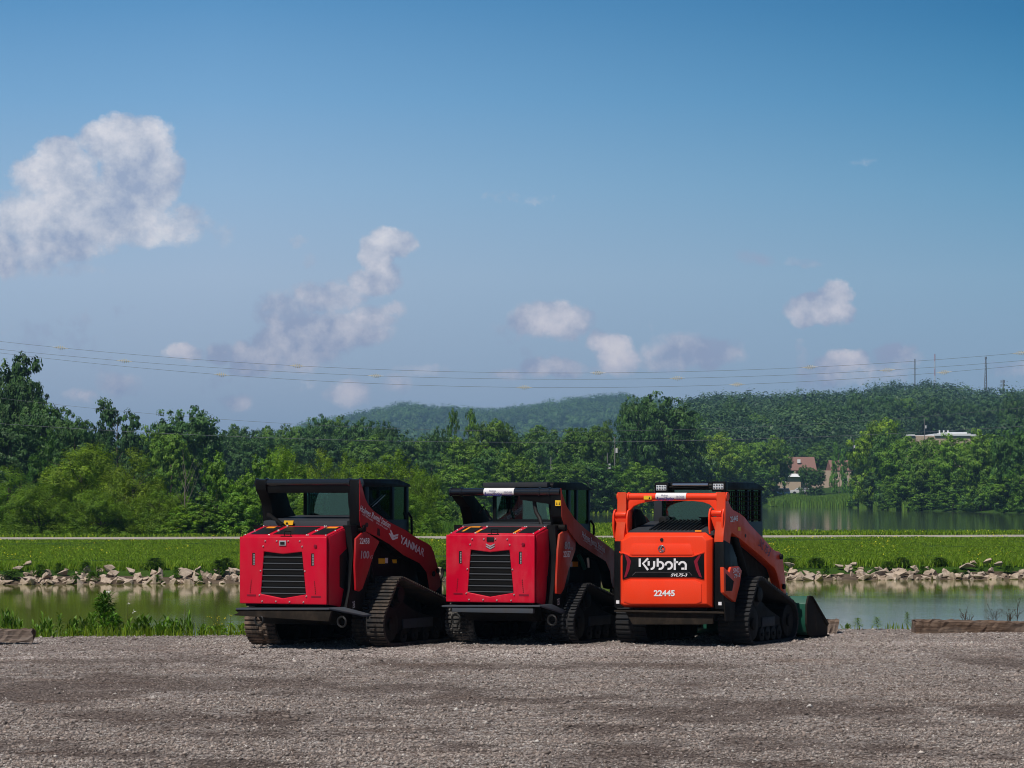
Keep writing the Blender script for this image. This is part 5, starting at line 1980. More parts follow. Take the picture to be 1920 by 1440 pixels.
def paint_mat(name, base, dust=(0.22, 0.16, 0.12), amount=0.25, coat=0.6, rough=0.35, scale=1.6, seed=0.0):
    m, t = material(name)
    c = t.coord('Object')
    c = t.vadd(c, (seed, seed * 0.7, 0))
    n = t.noise(c, scale, 6, 0.65, 0.3)
    n2 = t.noise(t.vmul(c, (1, 1, 0.35)), scale * 6, 4, 0.7)
    f = t.ramp(t.m('MULTIPLY_ADD', n2, 0.4, t.m('MULTIPLY', n, 0.7)), [(0.48, 0.0), (0.78, 1.0)])
    f = t.m('MULTIPLY', f, amount)
    col = t.mix(f, tuple(base) + (1,), tuple(dust) + (1,))
    rg_ = t.m('MULTIPLY_ADD', f, 0.8, t.m('MULTIPLY_ADD', n2, 0.18, rough - 0.05), clamp=True)
    ct = t.m('MULTIPLY', t.m('SUBTRACT', 1.0, t.m('MULTIPLY', f, 1.6), clamp=True), coat)
    nb = t.bump(n2, 0.05, 0.01)
    finish(t, principled(t, col, rg_, 0.28 if coat > 0 else 0.16, coat=ct, coat_rough=0.12, normal=nb))
    return m


M_RED = paint_mat('red_paint', (0.60, 0.000, 0.024), amount=0.12, coat=0.14)
M_RED2 = paint_mat('red_paint_scuffed', (0.59, 0.000, 0.024), dust=(0.60, 0.22, 0.22), amount=0.26, coat=0.12, scale=1.1, seed=3.1)
M_RED_ARM = paint_mat('dusty_red_paint', (0.42, 0.004, 0.012), dust=(0.26, 0.11, 0.07), amount=0.35, coat=0.2)
M_RED_ARM2 = paint_mat('dusty_red_brown_paint', (0.44, 0.030, 0.015), dust=(0.32, 0.13, 0.07), amount=0.75, coat=0.1)
M_ORANGE = paint_mat('orange_paint', (0.90, 0.050, 0.010), dust=(0.7, 0.16, 0.09), amount=0.12, coat=0.15)
M_ORANGE_ARM = paint_mat('dusty_orange_paint', (0.70, 0.052, 0.010), dust=(0.35, 0.12, 0.05), amount=0.35, coat=0.15)
M_BLACK = paint_mat('black_paint', (0.003, 0.0035, 0.0045), dust=(0.02, 0.018, 0.016), amount=0.3, coat=0.0, rough=0.42)
M_BLACKM = paint_mat('black_steel', (0.003, 0.003, 0.0035), dust=(0.035, 0.026, 0.019), amount=0.4, coat=0.0, rough=0.6)
M_STEEL = paint_mat('scuffed_steel', (0.055, 0.07, 0.09), dust=(0.09, 0.065, 0.05), amount=0.6, coat=0.0, rough=0.5)
M_GREYPL = paint_mat('grey_plastic', (0.030, 0.034, 0.042), dust=(0.07, 0.06, 0.055), amount=0.4, coat=0.0, rough=0.6)
M_DIRTY = paint_mat('dirty_steel', (0.018, 0.014, 0.011), dust=(0.07, 0.052, 0.038), amount=0.7, coat=0.0, rough=0.8, scale=4)
M_RUBBER = paint_mat('track_rubber', (0.022, 0.022, 0.024), dust=(0.20, 0.145, 0.10), amount=0.55, coat=0.0, rough=0.75, scale=3.5)
M_RUBBER_C = paint_mat('track_rubber_dark', (0.020, 0.021, 0.024), dust=(0.09, 0.075, 0.06), amount=0.45, coat=0.0, rough=0.75, scale=4.5, seed=5)
M_CABIN = simple('cabin_paint', (0.004, 0.005, 0.006), 0.42, 0.2)
M_LIP = simple('louvre_edge', (0.085, 0.09, 0.10), 0.35, 0.5)
M_SLAT = simple('slat_plastic', (0.018, 0.020, 0.024), 0.45, 0.5)
M_TUBE = simple('gloss_black_tube', (0.008, 0.010, 0.014), 0.22, 0.6, 0, 0.6)
M_RUBBER_TAN = paint_mat('muddy_sunlit_track_rubber', (0.05, 0.04, 0.034), dust=(0.36, 0.25, 0.18), amount=0.9, coat=0.0, rough=0.8, scale=3.0, seed=2)  # tan dirt and the sunlit look of the left track, both in the colour
M_RUBBER_PALE = paint_mat('dusty_sunlit_track_rubber', (0.05, 0.048, 0.046), dust=(0.48, 0.44, 0.41), amount=0.9, coat=0.0, rough=0.8, scale=4.0, seed=7)  # pale dust, with the sun on this left track also painted in
M_CHROME = simple('chrome_rod', (0.65, 0.66, 0.68), 0.18, 0.5, 1.0)
M_BOLT = simple('zinc_bolt', (0.62, 0.60, 0.58), 0.35, 0.5, 0.7)
M_LETTER = simple('white_decal', (0.78, 0.76, 0.78), 0.5, 0.3)
M_SILVER = simple('silver_decal', (0.42, 0.42, 0.45), 0.4, 0.4, 0.3)
M_GREYDEC = simple('grey_decal', (0.10, 0.09, 0.10), 0.5, 0.3)
M_YELLOW = simple('yellow_sticker', (0.82, 0.50, 0.02), 0.45, 0.4)
M_ORSTICK = simple('orange_sticker', (0.85, 0.30, 0.02), 0.45, 0.4)
M_INK = simple('black_ink', (0.01, 0.01, 0.01), 0.5, 0.3)
M_NAVY = simple('navy_ink', (0.03, 0.03, 0.16), 0.5, 0.3)
M_LABEL = simple('white_label', (0.78, 0.76, 0.76), 0.4, 0.4)
M_DKRED = simple('dark_red_decal', (0.22, 0.004, 0.02), 0.35, 0.5)
M_LENS = simple('lamp_lens', (0.62, 0.64, 0.66), 0.15, 0.6)
M_GREEN = paint_mat('green_paint', (0.004, 0.085, 0.055), dust=(0.1, 0.12, 0.08), amount=0.25, coat=0.4)
M_SEAT = simple('seat_vinyl', (0.02, 0.02, 0.022), 0.6, 0.3)
M_HOSE = simple('rubber_hose', (0.02, 0.018, 0.017), 0.6, 0.3)


def glass_mat():
    m, t = material('tinted_glass')
    tr = t.node('ShaderNodeBsdfTransparent')
    tr.inputs[0].default_value = (0.82, 0.95, 0.91, 1)
    gl = t.node('ShaderNodeBsdfGlossy')
    gl.inputs[0].default_value = (0.62, 0.92, 0.95, 1)
    gl.inputs[1].default_value = 0.03
    fr_ = t.node('ShaderNodeFresnel')
    fr_.inputs[0].default_value = 1.5
    k = t.m('MULTIPLY_ADD', fr_.outputs[0], 1.2, 0.12, clamp=True)
    mx = t.node('ShaderNodeMixShader')
    t.put(mx.inputs[0], k)
    t.l.new(tr.outputs[0], mx.inputs[1])
    t.l.new(gl.outputs[0], mx.inputs[2])
    finish(t, mx.outputs[0])
    return m


M_GLASS = glass_mat()


class Loader:
    """local axes: a = to the loader's right, s = forward, z = up; origin on the ground between the rear of the tracks"""
    def __init__(g, ox, oy, label, name='compact_track_loader'):
        g.ox, g.oy = ox, oy
        g.root = empty(name, (ox, oy, 0), -PSI, label, 'track loader', 'compact track loaders parked in a row')

    def A(g, px, py, a):
        k = (px - 960) / F
        s = (k * (g.oy - a * SP) - g.ox - a * CP) / (SP - k * CP)
        Y = g.oy - a * SP + s * CP
        return (a, s, CH - (py - HZ) * Y / F)

    def S(g, px, py, s):
        k = (px - 960) / F
        a = (k * (g.oy + s * CP) - g.ox - s * SP) / (CP + k * SP)
        Y = g.oy - a * SP + s * CP
        return (a, s, CH - (py - HZ) * Y / F)

    def side_plate(g, name, pts, a, th, mat, parent=None, bevel=0.006, mirror=False):
        """outline seen on the plane a, thickness th going inwards"""
        P3 = [g.A(x, y, a) for x, y in pts]
        mb = MB()
        sg = 1
        if mirror:
            P3 = [(-p[0], p[1], p[2]) for p in P3]
            sg = -1
        mb.prism(P3, (-th * sg, 0, 0))
        return mb.build(name, mat, parent or g.root, bevel)

    def rear_plate(g, name, pts, s, th, mat, parent=None, bevel=0.006):
        P3 = [g.S(x, y, s) for x, y in pts]
        mb = MB()
        mb.prism(P3, (0, th, 0))
        return mb.build(name, mat, parent or g.root, bevel)

    def decal_side(g, name, pts, a, mat, parent, lift=0.004):
        return g.side_plate(name, pts, a + lift, 0.003, mat, parent, 0)

    def decal_rear(g, name, pts, s, mat, parent, lift=0.004):
        return g.rear_plate(name, pts, s - lift, 0.003, mat, parent, 0)

    def text_side(g, body, bl, br, tl, a, mat, parent, bold=0.0, name='lettering'):
        return lettering(body, g.A(*bl, a), g.A(*br, a), g.A(*tl, a), mat, parent, bold, name, nrm=(1, 0, 0), lift=0.007)

    def text_rear(g, body, bl, br, tl, s, mat, parent, bold=0.0, name='lettering', lift=0.007):
        return lettering(body, g.S(*bl, s), g.S(*br, s), g.S(*tl, s), mat, parent, bold, name, nrm=(0, -1, 0), lift=lift)


def rect(x0, y0, x1, y1):
    return [(x0, y0), (x1, y0), (x1, y1), (x0, y1)]


def hull_path(circles):
    pts = []
    for (s, z, r) in circles:
        for k in range(72):
            th = 2 * PI * k / 72
            pts.append((s + r * math.cos(th), z + r * math.sin(th)))
    pts = sorted(set(pts))

    def cross(o, a, b):
        return (a[0] - o[0]) * (b[1] - o[1]) - (a[1] - o[1]) * (b[0] - o[0])
    lo, up = [], []
    for p in pts:
        while len(lo) >= 2 and cross(lo[-2], lo[-1], p) <= 0:
            lo.pop()
        lo.append(p)
    for p in reversed(pts):
        while len(up) >= 2 and cross(up[-2], up[-1], p) <= 0:
            up.pop()
        up.append(p)
    return lo[:-1] + up[:-1]      # counter-clockwise


def resample(path, n):
    P_ = np.array(path + [path[0]])
    d = np.r_[0, np.cumsum(np.hypot(*np.diff(P_, axis=0).T))]
    t = np.linspace(0, d[-1], n, endpoint=False)
    x = np.interp(t, d, P_[:, 0])
    z = np.interp(t, d, P_[:, 1])
    return np.stack([x, z], 1), d[-1]


def make_track(g, a_in, a_out, circles, mat, lug=0.1, rim=True, pattern=0):
    """rubber belt with staggered tread blocks, wheels and the side frame"""
    sgn = 1 if a_out > a_in else -1
    belt = hull_path([(s, z, r) for s, z, r in circles])
    pts, L = resample(belt, 120)
    nxt = np.roll(pts, -1, 0) - np.roll(pts, 1, 0)
    tang = nxt / np.linalg.norm(nxt, axis=1, keepdims=True)
    nor = np.stack([tang[:, 1], -tang[:, 0]], 1)     # outward for a counter-clockwise path
    th = 0.028
    mb = MB()
    n = len(pts)
    ring = []
    for (a, d) in ((a_in, 0), (a_in, -th), (a_out, -th), (a_out, 0)):
        ring.append([(a, pts[i][0] + nor[i][0] * d, pts[i][1] + nor[i][1] * d) for i in range(n)])
    vs = [p for r_ in ring for p in r_]
    fs = []
    for q in range(4):
        for i in range(n):
            j = (i + 1) % n
            fs.append((q * n + i, q * n + j, ((q + 1) % 4) * n + j, ((q + 1) % 4) * n + i))
    mb.add(vs, fs)
    nl = int(round(L / lug))
    lp, _ = resample(belt, nl * 2)
    tt = np.roll(lp, -1, 0) - np.roll(lp, 1, 0)
    tt = tt / np.linalg.norm(tt, axis=1, keepdims=True)
    nn = np.stack([tt[:, 1], -tt[:, 0]], 1)
    W = abs(a_out - a_in)
    hl = lug * 0.33
    for i in range(0, nl * 2, 2):
        odd = (i // 2) % 2
        segs = [(0.0, 0.42), (0.56, 1.0)] if odd else [(0.0, 0.34), (0.46, 1.0)]
        if pattern == 1:
            segs = [(0.0, 0.22), (0.28, 0.5), (0.56, 0.76), (0.82, 1.0)] if odd else [(0.0, 0.14), (0.2, 0.44), (0.5, 0.72), (0.78, 1.0)]
        p, t_, n_ = lp[i], tt[i], nn[i]
        for (f0, f1) in segs:
            a0, a1 = a_in + (a_out - a_in) * f0, a_in + (a_out - a_in) * f1
            q = []
            for dd in (-0.004, 0.019):
                k = 1.0 if dd < 0 else 0.78
                for (aa, ss) in ((a0, -1), (a1, -1), (a1, 1), (a0, 1)):
                    q.append((aa, p[0] + t_[0] * hl * ss * k + n_[0] * dd, p[1] + t_[1] * hl * ss * k + n_[1] * dd))
            mb.hexa(q)
    tr = mb.build('track', mat, g.root, 0, smooth=False)
    # wheels
    ai, ao = a_in + sgn * 0.06, a_out - sgn * 0.05
    for (s, z, r) in (circles[0], circles[2]):
        m2 = MB()
        m2.cyl((ai, s, z), (ao, s, z), r - 0.05, 28)
        m2.cyl((ao - sgn * .01, s, z), (ao + sgn * 0.03, s, z), 0.08, 16)
        m2.build('idler', M_BLACKM, tr, 0.008)
    s, z, r = circles[1]
    m2 = MB()
    m2.cyl((ai, s, z), (ao - sgn * .02, s, z), r - 0.07, 28)
    for k in range(12):
        th_ = 2 * PI * k / 12
        m2.cyl((ai + sgn * .03, s + math.cos(th_) * (r - .055), z + math.sin(th_) * (r - .055)), (ao - sgn * .06, s + math.cos(th_) * (r - .055), z + math.sin(th_) * (r - .055)), 0.022, 8)
    m2.cyl((ao - sgn * .03, s, z), (ao + sgn * 0.03, s, z), 0.10, 16)
    m2.build('sprocket', M_BLACKM, tr, 0.006)
    sr, sf = circles[0][0] + circles[0][2], circles[2][0] - circles[2][2]
    k = 4
    for i in range(k):
        sc = sr + (sf - sr) * (i + 0.35) / (k - 0.3)
        m2 = MB()
        m2.cyl((ai, sc, 0.125), (ao, sc, 0.125), 0.095, 20)
        m2.cyl((ao - sgn * .01, sc, 0.125), (ao + sgn * 0.018, sc, 0.125), 0.028, 10)
        m2.build('roller', M_BLACKM, tr, 0.005)
    m2 = MB()
    am = ao - sgn * 0.03
    poly = [(sr - .1, .16), (sf + .12, .16), (sf + .12, .30), (circles[1][0] + .55, .42), (circles[1][0] + .05, .60), (circles[1][0] - .12, .52), (sr - .12, .34)]
    m2.prism([(am, p[0], p[1]) for p in poly], (-sgn * 0.12, 0, 0))
    m2.build('track_frame', M_BLACKM, tr, 0.01)
    m2 = MB()
    m2.box(min(am, am + sgn * .02) + .001, max(am, am + sgn * .02) + .001, sr + .12, sf - .2, .22, .34)
    m2.build('track_guard', M_GREYPL, tr, 0.006)
    return tr


def make_cab(g, cw, s0, s1, zb, zt, roof_over, posts, rear_lo, zf=None):
    zf = zf or zt
    # frame: roof, posts, lower walls in one shell
    mb = MB()
    t_ = 0.05
    mb.box(-cw, cw, s0, s1, zb, zb + 0.02)
    zr = zt - 0.10
    for (p0, p1) in posts:
        for sg in (-1, 1):
            x0, x1 = (cw - t_, cw) if sg > 0 else (-cw, -cw + t_)
            mb.box(x0, x1, p0, p1, zb + .02, zr)
    for sg in (-1, 1):
        x0, x1 = (cw - t_, cw) if sg > 0 else (-cw, -cw + t_)
        mb.box(x0 + .002 * sg, x1 + .002 * sg, s0 + .002, s1 - .002, zb + .021, zb + 0.42)
    mb.box(-cw + .052, cw - .052, s0, s0 + 0.04, zb + .021, rear_lo)
    mb.box(-cw + .052, cw - .052, s1 - .06, s1 - 0.002, zb + .021, zb + .25)
    frame = mb.build('cab', M_CABIN, g.root, 0.006)
    mb = MB()
    ro = roof_over
    # roof slab with sloping front and chamfered edges
    prof = [(s0 - ro, zr), (s0 - ro, zt - .035), (s0 - ro + .04, zt), (s1 - .32, zt), (s1 + .02, zf - .03), (s1 + .05, zr - 0.0)]
    mb.prism([(-cw - .015, p[0], p[1]) for p in prof], (2 * cw + .03, 0, 0))
    mb.build('roof', M_BLACK, frame, 0.02)
    # glass
    gm_ = MB()
    gm_.box(-cw + .055, cw - .055, s0 + .015, s0 + .022, rear_lo + .003, zr)
    gm_.build('rear_window', M_GLASS, frame, smooth=False)
    ps = sorted(posts)
    for i in range(len(ps) - 1):
        for sg in (-1, 1):
            gm_ = MB()
            xx_ = sg * (cw - .02)
            gm_.box(xx_ - .003, xx_ + .003, ps[i][1], ps[i + 1][0], zb + .42, zr)
            gm_.build('side_window', M_GLASS, frame, smooth=False)
    gm_ = MB()
    gm_.box(-cw + .055, cw - .055, s1 - .03, s1 - .024, zb + .25, zr)
    gm_.build('front_window', M_GLASS, frame, smooth=False)
    # seat with head rest, mesh guard on the left window, levers
    m2 = MB()
    sm_ = s0 + 0.42
    m2.box(-.22, .22, sm_ - .05, sm_ + .42, zb + .10, zb + .30)
    m2.hexa([(-.21, sm_ - .14, zb + .28), (.21, sm_ - .14, zb + .28), (.21, sm_ - .02, zb + .28), (-.21, sm_ - .02, zb + .28),
             (-.17, sm_ - .26, zb + .86), (.17, sm_ - .26, zb + .86), (.17, sm_ - .15, zb + .86), (-.17, sm_ - .15, zb + .86)])
    m2.build('seat', M_SEAT, frame, 0.03)
    m2 = MB()
    for k in range(11):
        s_ = s0 + .16 + (s1 - s0 - .3) * k / 10
        m2.cyl((-cw + .06, s_, zb + .43), (-cw + .06, s_, zr), 0.005, 4)
    for k in range(6):
        z_ = zb + .48 + (zr - zb - .52) * k / 5
        m2.cyl((-cw + .06, s0 + .12, z_), (-cw + .06, s1 - .12, z_), 0.006, 4)
    m2.build('window_guard', M_BLACKM, frame, smooth=False)
    for sx in (-.27, .27):
        m2 = MB()
        m2.box(sx - .05, sx + .05, sm_ + .0, sm_ + .45, zb + .42, zb + .50)
        m2.cyl((sx, sm_ + .40, zb + .5), (sx + .01, sm_ + .44, zb + .72), 0.022, 8)
        m2.build('control_lever', M_SEAT, frame, 0.01)
    return frame


def bolt_rear(g, px, py, s, parent, r=0.016):
    p = g.S(px, py, s)
    mb = MB()
    mb.cyl((p[0], p[1] + .002, p[2]), (p[0], p[1] - .012, p[2]), r, 8, r * 0.6)
    return mb.build('bolt', M_BOLT, parent)


def make_arm_pair(g, outline, half, th, red, left):
    out = []
    for mir in (False, True):
        arm = g.side_plate('loader_arm', left if mir else outline, half, th, M_BLACK, mirror=mir, bevel=0.012)
        if mir:
            break
        skin = g.side_plate('arm_side_plate', outline, half + .006, .005, red, arm, bevel=0.0, mirror=mir)
        out.append((arm, skin))
    return out


def tube_sticker(g, x0, x1, y0, y1, s_c, rad, zc, parent):
    """white rental label wrapped on the rear of the cross tube"""
    a0, a1 = g.S(x0, y0, s_c - rad)[0], g.S(x1, y0, s_c - rad)[0]
    mb = MB()
    n = 10
    pr = []
    for k in range(n + 1):
        th = R(150) - R(120) * k / n - R(0)
        th = R(100) + R(125) * k / n
        pr.append((s_c + math.cos(th) * (rad + .003), zc + math.sin(th) * (rad + .003)))
    vs = [(a0, p[0], p[1]) for p in pr] + [(a1, p[0], p[1]) for p in pr]
    mb.add(vs, [(k, k + 1, k + n + 2, k + n + 1) for k in range(n)])
    lab = mb.build('rental_label', M_LABEL, parent)
    W = a1 - a0
    f = s_c - rad - .004
    sc = [(0.05, .62, zc - .052, .050, 'Rental Station', .02), (.20, .42, zc + .006, .022, "Holmes", .0), (.68, .95, zc - .012, .022, '330-674-5600', .0), (.68, .95, zc - .045, .022, '330-855-5600', .0)]
    for (u0, u1, z0, hh_, tx, b_) in sc:
        lettering(tx, (a0 + W * u0, f, z0), (a0 + W * u1, f, z0), (a0 + W * u0, f, z0 + hh_), M_NAVY, lab, b_, nrm=(0, -1, 0), lift=0.004)
    return lab


def build_red(g, c):
    rt = g.root
    hs, dl, dr, dt, db = c['hs'], c['dl'], c['dr'], c['dt'], c['db']    # door rectangle in the photo
    hw = (g.S(dr, dt, hs)[0] - g.S(dl, dt, hs)[0]) / 2
    aL, aR = g.S(dl, dt, hs)[0], g.S(dr, dt, hs)[0]
    z1, z0 = g.S((dl + dr) / 2, dt, hs)[2], g.S((dl + dr) / 2, db, hs)[2]

    def fx(px):       # first loader's columns and rows mapped on this door
        return aL + (px - 449) / 163.0 * (aR - aL)

    def fz(py):
        return z1 + (py - 1007) / (1133.0 - 1007) * (z0 - z1)
    # ---- door with a real opening for the grille
    mb = MB()
    out = [(449, 1007), (530.5, 1007), (612, 1007), (612, 1133), (530.5, 1133), (449, 1133)]
    hole = [(495, 1035), (530.5, 1039.5), (566, 1035), (573.5, 1114), (530.5, 1122), (489, 1114)]
    th = 0.03
    fo = [(fx(x), hs, fz(y)) for x, y in out]
    fh = [(fx(x), hs, fz(y)) for x, y in hole]
    bo = [(p[0], hs + th, p[2]) for p in fo]
    bh = [(p[0], hs + th, p[2]) for p in fh]
    vs = fo + fh + bo + bh
    fs = []
    for i in range(6):
        j = (i + 1) % 6
        fs += [(i, j, 6 + j, 6 + i), (12 + i, 18 + i, 18 + j, 12 + j), (i, 12 + i, 12 + j, j), (6 + i, 6 + j, 18 + j, 18 + i)]
    mb.add(vs, fs)
    door = mb.build('hood_door', c['red'], rt, 0.022, seg=3)
    # grille
    mb = MB()
    mb.prism([(fx(x), hs + .035, fz(y)) for x, y in [(493, 1032), (568, 1032), (576, 1117), (530.5, 1125), (487, 1117)]], (0, .01, 0))
    grille = mb.build('grille', M_INK, door)
    for k, yy in enumerate((1046, 1057.5, 1069, 1080.5, 1091, 1102.5, 1113.5)):
        f_ = (yy - 1035) / (1114 - 1035)
        xl, xr = 495 - 6 * f_ + .5, 566 + 7.5 * f_ - .5
        m2 = MB()
        a0_, a1_ = fx(xl), fx(xr)
        zz_ = fz(yy)
        m2.hexa([(a0_, hs + .027, zz_ - .055), (a1_, hs + .027, zz_ - .055), (a1_, hs + .034, zz_ - .055), (a0_, hs + .034, zz_ - .055),
                 (a0_, hs + .010, zz_ - .001), (a1_, hs + .010, zz_ - .001), (a1_, hs + .034, zz_ - .001), (a0_, hs + .034, zz_ - .001)])
        sl_ = m2.build('grille_slat', M_INK, grille, 0.0)
        m2 = MB()
        m2.box(a0_, a1_, hs + .002, hs + .034, zz_ + .0005, zz_ + .011)
        m2.build('slat_edge', M_LIP, grille, 0.0)
    for (x, y) in [(498, 1015), (519.5, 1015), (541, 1015), (562.5, 1015), (494, 1025), (567, 1025), (489, 1071), (572, 1071), (487, 1116.5), (575, 1117.5), (492, 1128), (518, 1128), (543.5, 1128.5), (569.5, 1128.5)]:
        m2 = MB()
        m2.cyl((fx(x), hs + .002, fz(y)), (fx(x), hs - .013, fz(y)), 0.013, 8, 0.007)
        m2.build('bolt', M_BOLT, door)
    for x in (476, 586.5):     # oval slots with bright mesh, dotted slots below
        m2 = MB()
        m2.box(fx(x - 2.6), fx(x + 2.6), hs - .003, hs + .001, fz(1060.5), fz(1037.5))
        m2.build('slot', M_INK, door)
        m2 = MB()
        for q in range(7):
            yy = 1039.5 + q * 3.0
            m2.box(fx(x + .0), fx(x + 2.2), hs - .007, hs - .0035, fz(yy + 2.2), fz(yy))
        m2.build('slot_mesh', M_BOLT, door)
    for x, y0_, sl in ((471.5, 1089, -2.0), (590, 1089.5, 2.0)):
        m2 = MB()
        for q in range(7):
            f_ = q / 6
            m2.box(fx(x + sl * f_ - .7), fx(x + sl * f_ + .7), hs - .004, hs - .0005, fz(y0_ + 22 * f_ + 1.8), fz(y0_ + 22 * f_))
        m2.build('dotted_slot', M_INK, door)
    m2 = MB()
    m2.cyl((fx(592), hs - .001, fz(1024)), (fx(592), hs - .014, fz(1024)), 0.022, 16)
    m2.build('lock', M_DKRED, door, 0.003)
    for x0, x1, y in ((463.5, 480, 1117), (584, 602, 1118)):
        m2 = MB()
        m2.box(fx(x0), fx(x1), hs - .004, hs - .0008, fz(y + 1.6), fz(y - 1.6))
        m2.build('sticker', M_DKRED, door)
    # camera / badge above the grille
    if c['badge'] == 'frame':
        m2 = MB()
        m2.box(fx(524.5), fx(537.5), hs - .012, hs - .001, fz(1023.5), fz(1014))
        cmr = m2.build('rear_camera', M_SILVER, door, 0.004)
        m2 = MB()
        m2.box(fx(527), fx(535), hs - .016, hs - .0125, fz(1021.5), fz(1016.5))
        m2.build('camera_lens', M_INK, cmr)
    else:
        m2 = MB()
        m2.box(fx(525), fx(538.5), hs - .010, hs - .001, fz(1019.5), fz(1011))
        m2.build('rear_camera', M_INK, door, 0.006)
        m2 = MB()
        for dy_ in (0, 4.0):
            m2.prism([(fx(x), hs - .001, fz(y + dy_)) for x, y in [(523.5, 1023), (531.5, 1027), (539.5, 1023), (539.5, 1025), (531.5, 1029.6), (523.5, 1025)]], (0, -.006, 0))
        m2.build('chevron_badge', M_SILVER, door)
    # ---- cover, sloping up to the cab
    s2 = hs + c.get('cover', 0.56)
    zc0, zc1 = z1 + .012, g.S((c['ctl'] + c['ctr']) / 2, c['cty'], s2)[2]
    mb = MB()
    mb.hexa([(aL + .03, hs + .03, zc0 - .05), (aR - .01, hs + .03, zc0 - .05), (aR - .01, s2, zc1 - .05), (aL + .03, s2, zc1 - .05),
             (aL + .03, hs + .03, zc0), (aR - .01, hs + .03, zc0), (aR - .01, s2, zc1), (aL + .03, s2, zc1)])
    cover = mb.build('hood_cover', c['red'], rt, 0.012)

    def top(fa, fs_, lift=0.003):
        a_ = aL + .03 + (aR - aL - .04) * fa
        return (a_, hs + .03 + (s2 - hs - .03) * fs_, zc0 + (zc1 - zc0) * fs_ + lift)
    for (u0, u1) in ((.06, .27), (.33, .72), (.79, .96)):
        m2 = MB()
        m2.prism([top(u0, .12), top(u1, .12), top(u1, .88), top(u0, .88)], (0, 0, .003))
        m2.build('mesh_insert', M_INK, cover)
    for (u0, u1, v0, v1) in c['orange']:
        m2 = MB()
        m2.prism([top(u0, v0, .0065), top(u1, v0, .0065), top(u1, v1, .0065), top(u0, v1, .0065)], (0, 0, .002))
        m2.build('warning_sticker', M_ORSTICK, cover)
    for u in (.02, .30, .31, .75, .77, .98):
        for v in (.04, .5, .93):
            p = top(u, v)
            m2 = MB()
            m2.cyl(p, (p[0], p[1], p[2] + .01), 0.011, 8, 0.007)
            m2.build('bolt', M_BOLT, cover)
    m2 = MB()
    p = top(.53, .02)
    m2.tube([(p[0] - .045, p[1], p[2]), (p[0] - .045, p[1] + .01, p[2] + .05), (p[0] + .045, p[1] + .01, p[2] + .05), (p[0] + .045, p[1], p[2])], .006, 6)
    m2.tube([(p[0] - .08, p[1] - .03, p[2] - .01), (p[0] + .08, p[1] - .03, p[2] - .01)], .006, 6)
    m2.build('latch', M_BLACKM, cover)
    # ---- side panels
    for mir in (False, True):
        sp = g.side_plate('side_panel', c['side'], aR, .05, c['red'], bevel=0.018, mirror=mir)
        v = MB()
        P3 = [g.A(x, y, aR + .003) for x, y in c['side_vent']]
        if mir:
            P3 = [(-p[0], p[1], p[2]) for p in P3]
        v.prism(P3, ((-.003 if not mir else .003), 0, 0))
        v.build('side_vent', M_INK, sp)
    # black core behind the door and under the cab
    mb = MB()
    mb.box(aL + .055, aR - .055, hs + .06, s2 + .1, z0 - .03, z1 - .055)
    mb.build('engine', M_BLACKM, rt, 0.01)
    mb = MB()
    mb.box(-.50, .50, s2 + .105, c['front'], .30, c['zcab'])
    mb.prism([(-.49, hs + .05, z0 - .04), (-.49, hs + .35, .30), (-.49, s2 + .09, .30), (-.49, s2 + .09, z0 - .04)], (.98, 0, 0))
    ch = mb.build('chassis', M_BLACKM, rt, 0.015)
    # upright frame between hood and tower plate
    for mir in (False, True):
        g.side_plate('frame_upright', c['upright'], c['aup'], .12, M_BLACK, mirror=mir)
    tower = None
    for mir in (False, True):
        tp = g.side_plate('tower_plate', c['tower'], c['atow'], .03, c['armred'], mirror=mir, bevel=.008)
        tower = tower or tp
    return door, cover, tower, (aL, aR, z0, z1, s2)


def bumper_red(g, c, z0):
    hs = c['hs']
    sb = hs - .10
    b = c['bumper']      # left end, right end, wing end, rows
    pl, pr, pw = g.S(b['l'], b['y'], sb), g.S(b['r'], b['y'], sb), g.S(b['w'], b['wy'], sb + .55)
    t_ = .022
    mb = MB()
    # flat shelf and its bent wing
    q = [(pl[0], sb, pl[2]), (pr[0], sb, pr[2]), (pr[0], sb + .40, pr[2]), (pl[0], sb + .40, pl[2])]
    mb.hexa([(x, y, z - t_) for x, y, z in q] + q)
    q = [(pr[0] + .001, sb, pr[2]), (pw[0], pw[1], pw[2]), (pw[0] - .02, pw[1] + .25, pw[2]), (pr[0] + .001, sb + .40, pr[2])]
    mb.hexa([(x, y, z - t_) for x, y, z in q] + q)
    bp = mb.build('bumper', M_STEEL, g.root, 0.005)
    d = b['drop']
    mb = MB()
    lft = pl[0] + b.get('in', .03)
    if b.get('notch'):
        zz = pl[2] - t_ - .001
        mb.prism([(pl[0] - .03, sb + .015, zz), (pr[0] + .02, sb + .015, zz), (pr[0] - .02, sb + .015, zz - d), (pl[0] - .06, sb + .015, zz - d * .55), (pl[0] + .03, sb + .015, zz - d * .3)], (0, .05, 0))
    else:
        mb.box(lft, pr[0] - b.get('in2', .08), sb + .012, sb + .07, pl[2] - t_ - d, pl[2] - t_ - .001)
    mb.build('bumper_face', c['facemat'], bp, 0.006)
    for x, y in b['loops']:
        p = g.S(x, y, sb + .03)
        m2 = MB()
        m2.ring((p[0], p[1], p[2]), (0.15, 1, 0), .062, .014, 22, 7)
        m2.build('tow_loop', M_INK, bp)
    return bp


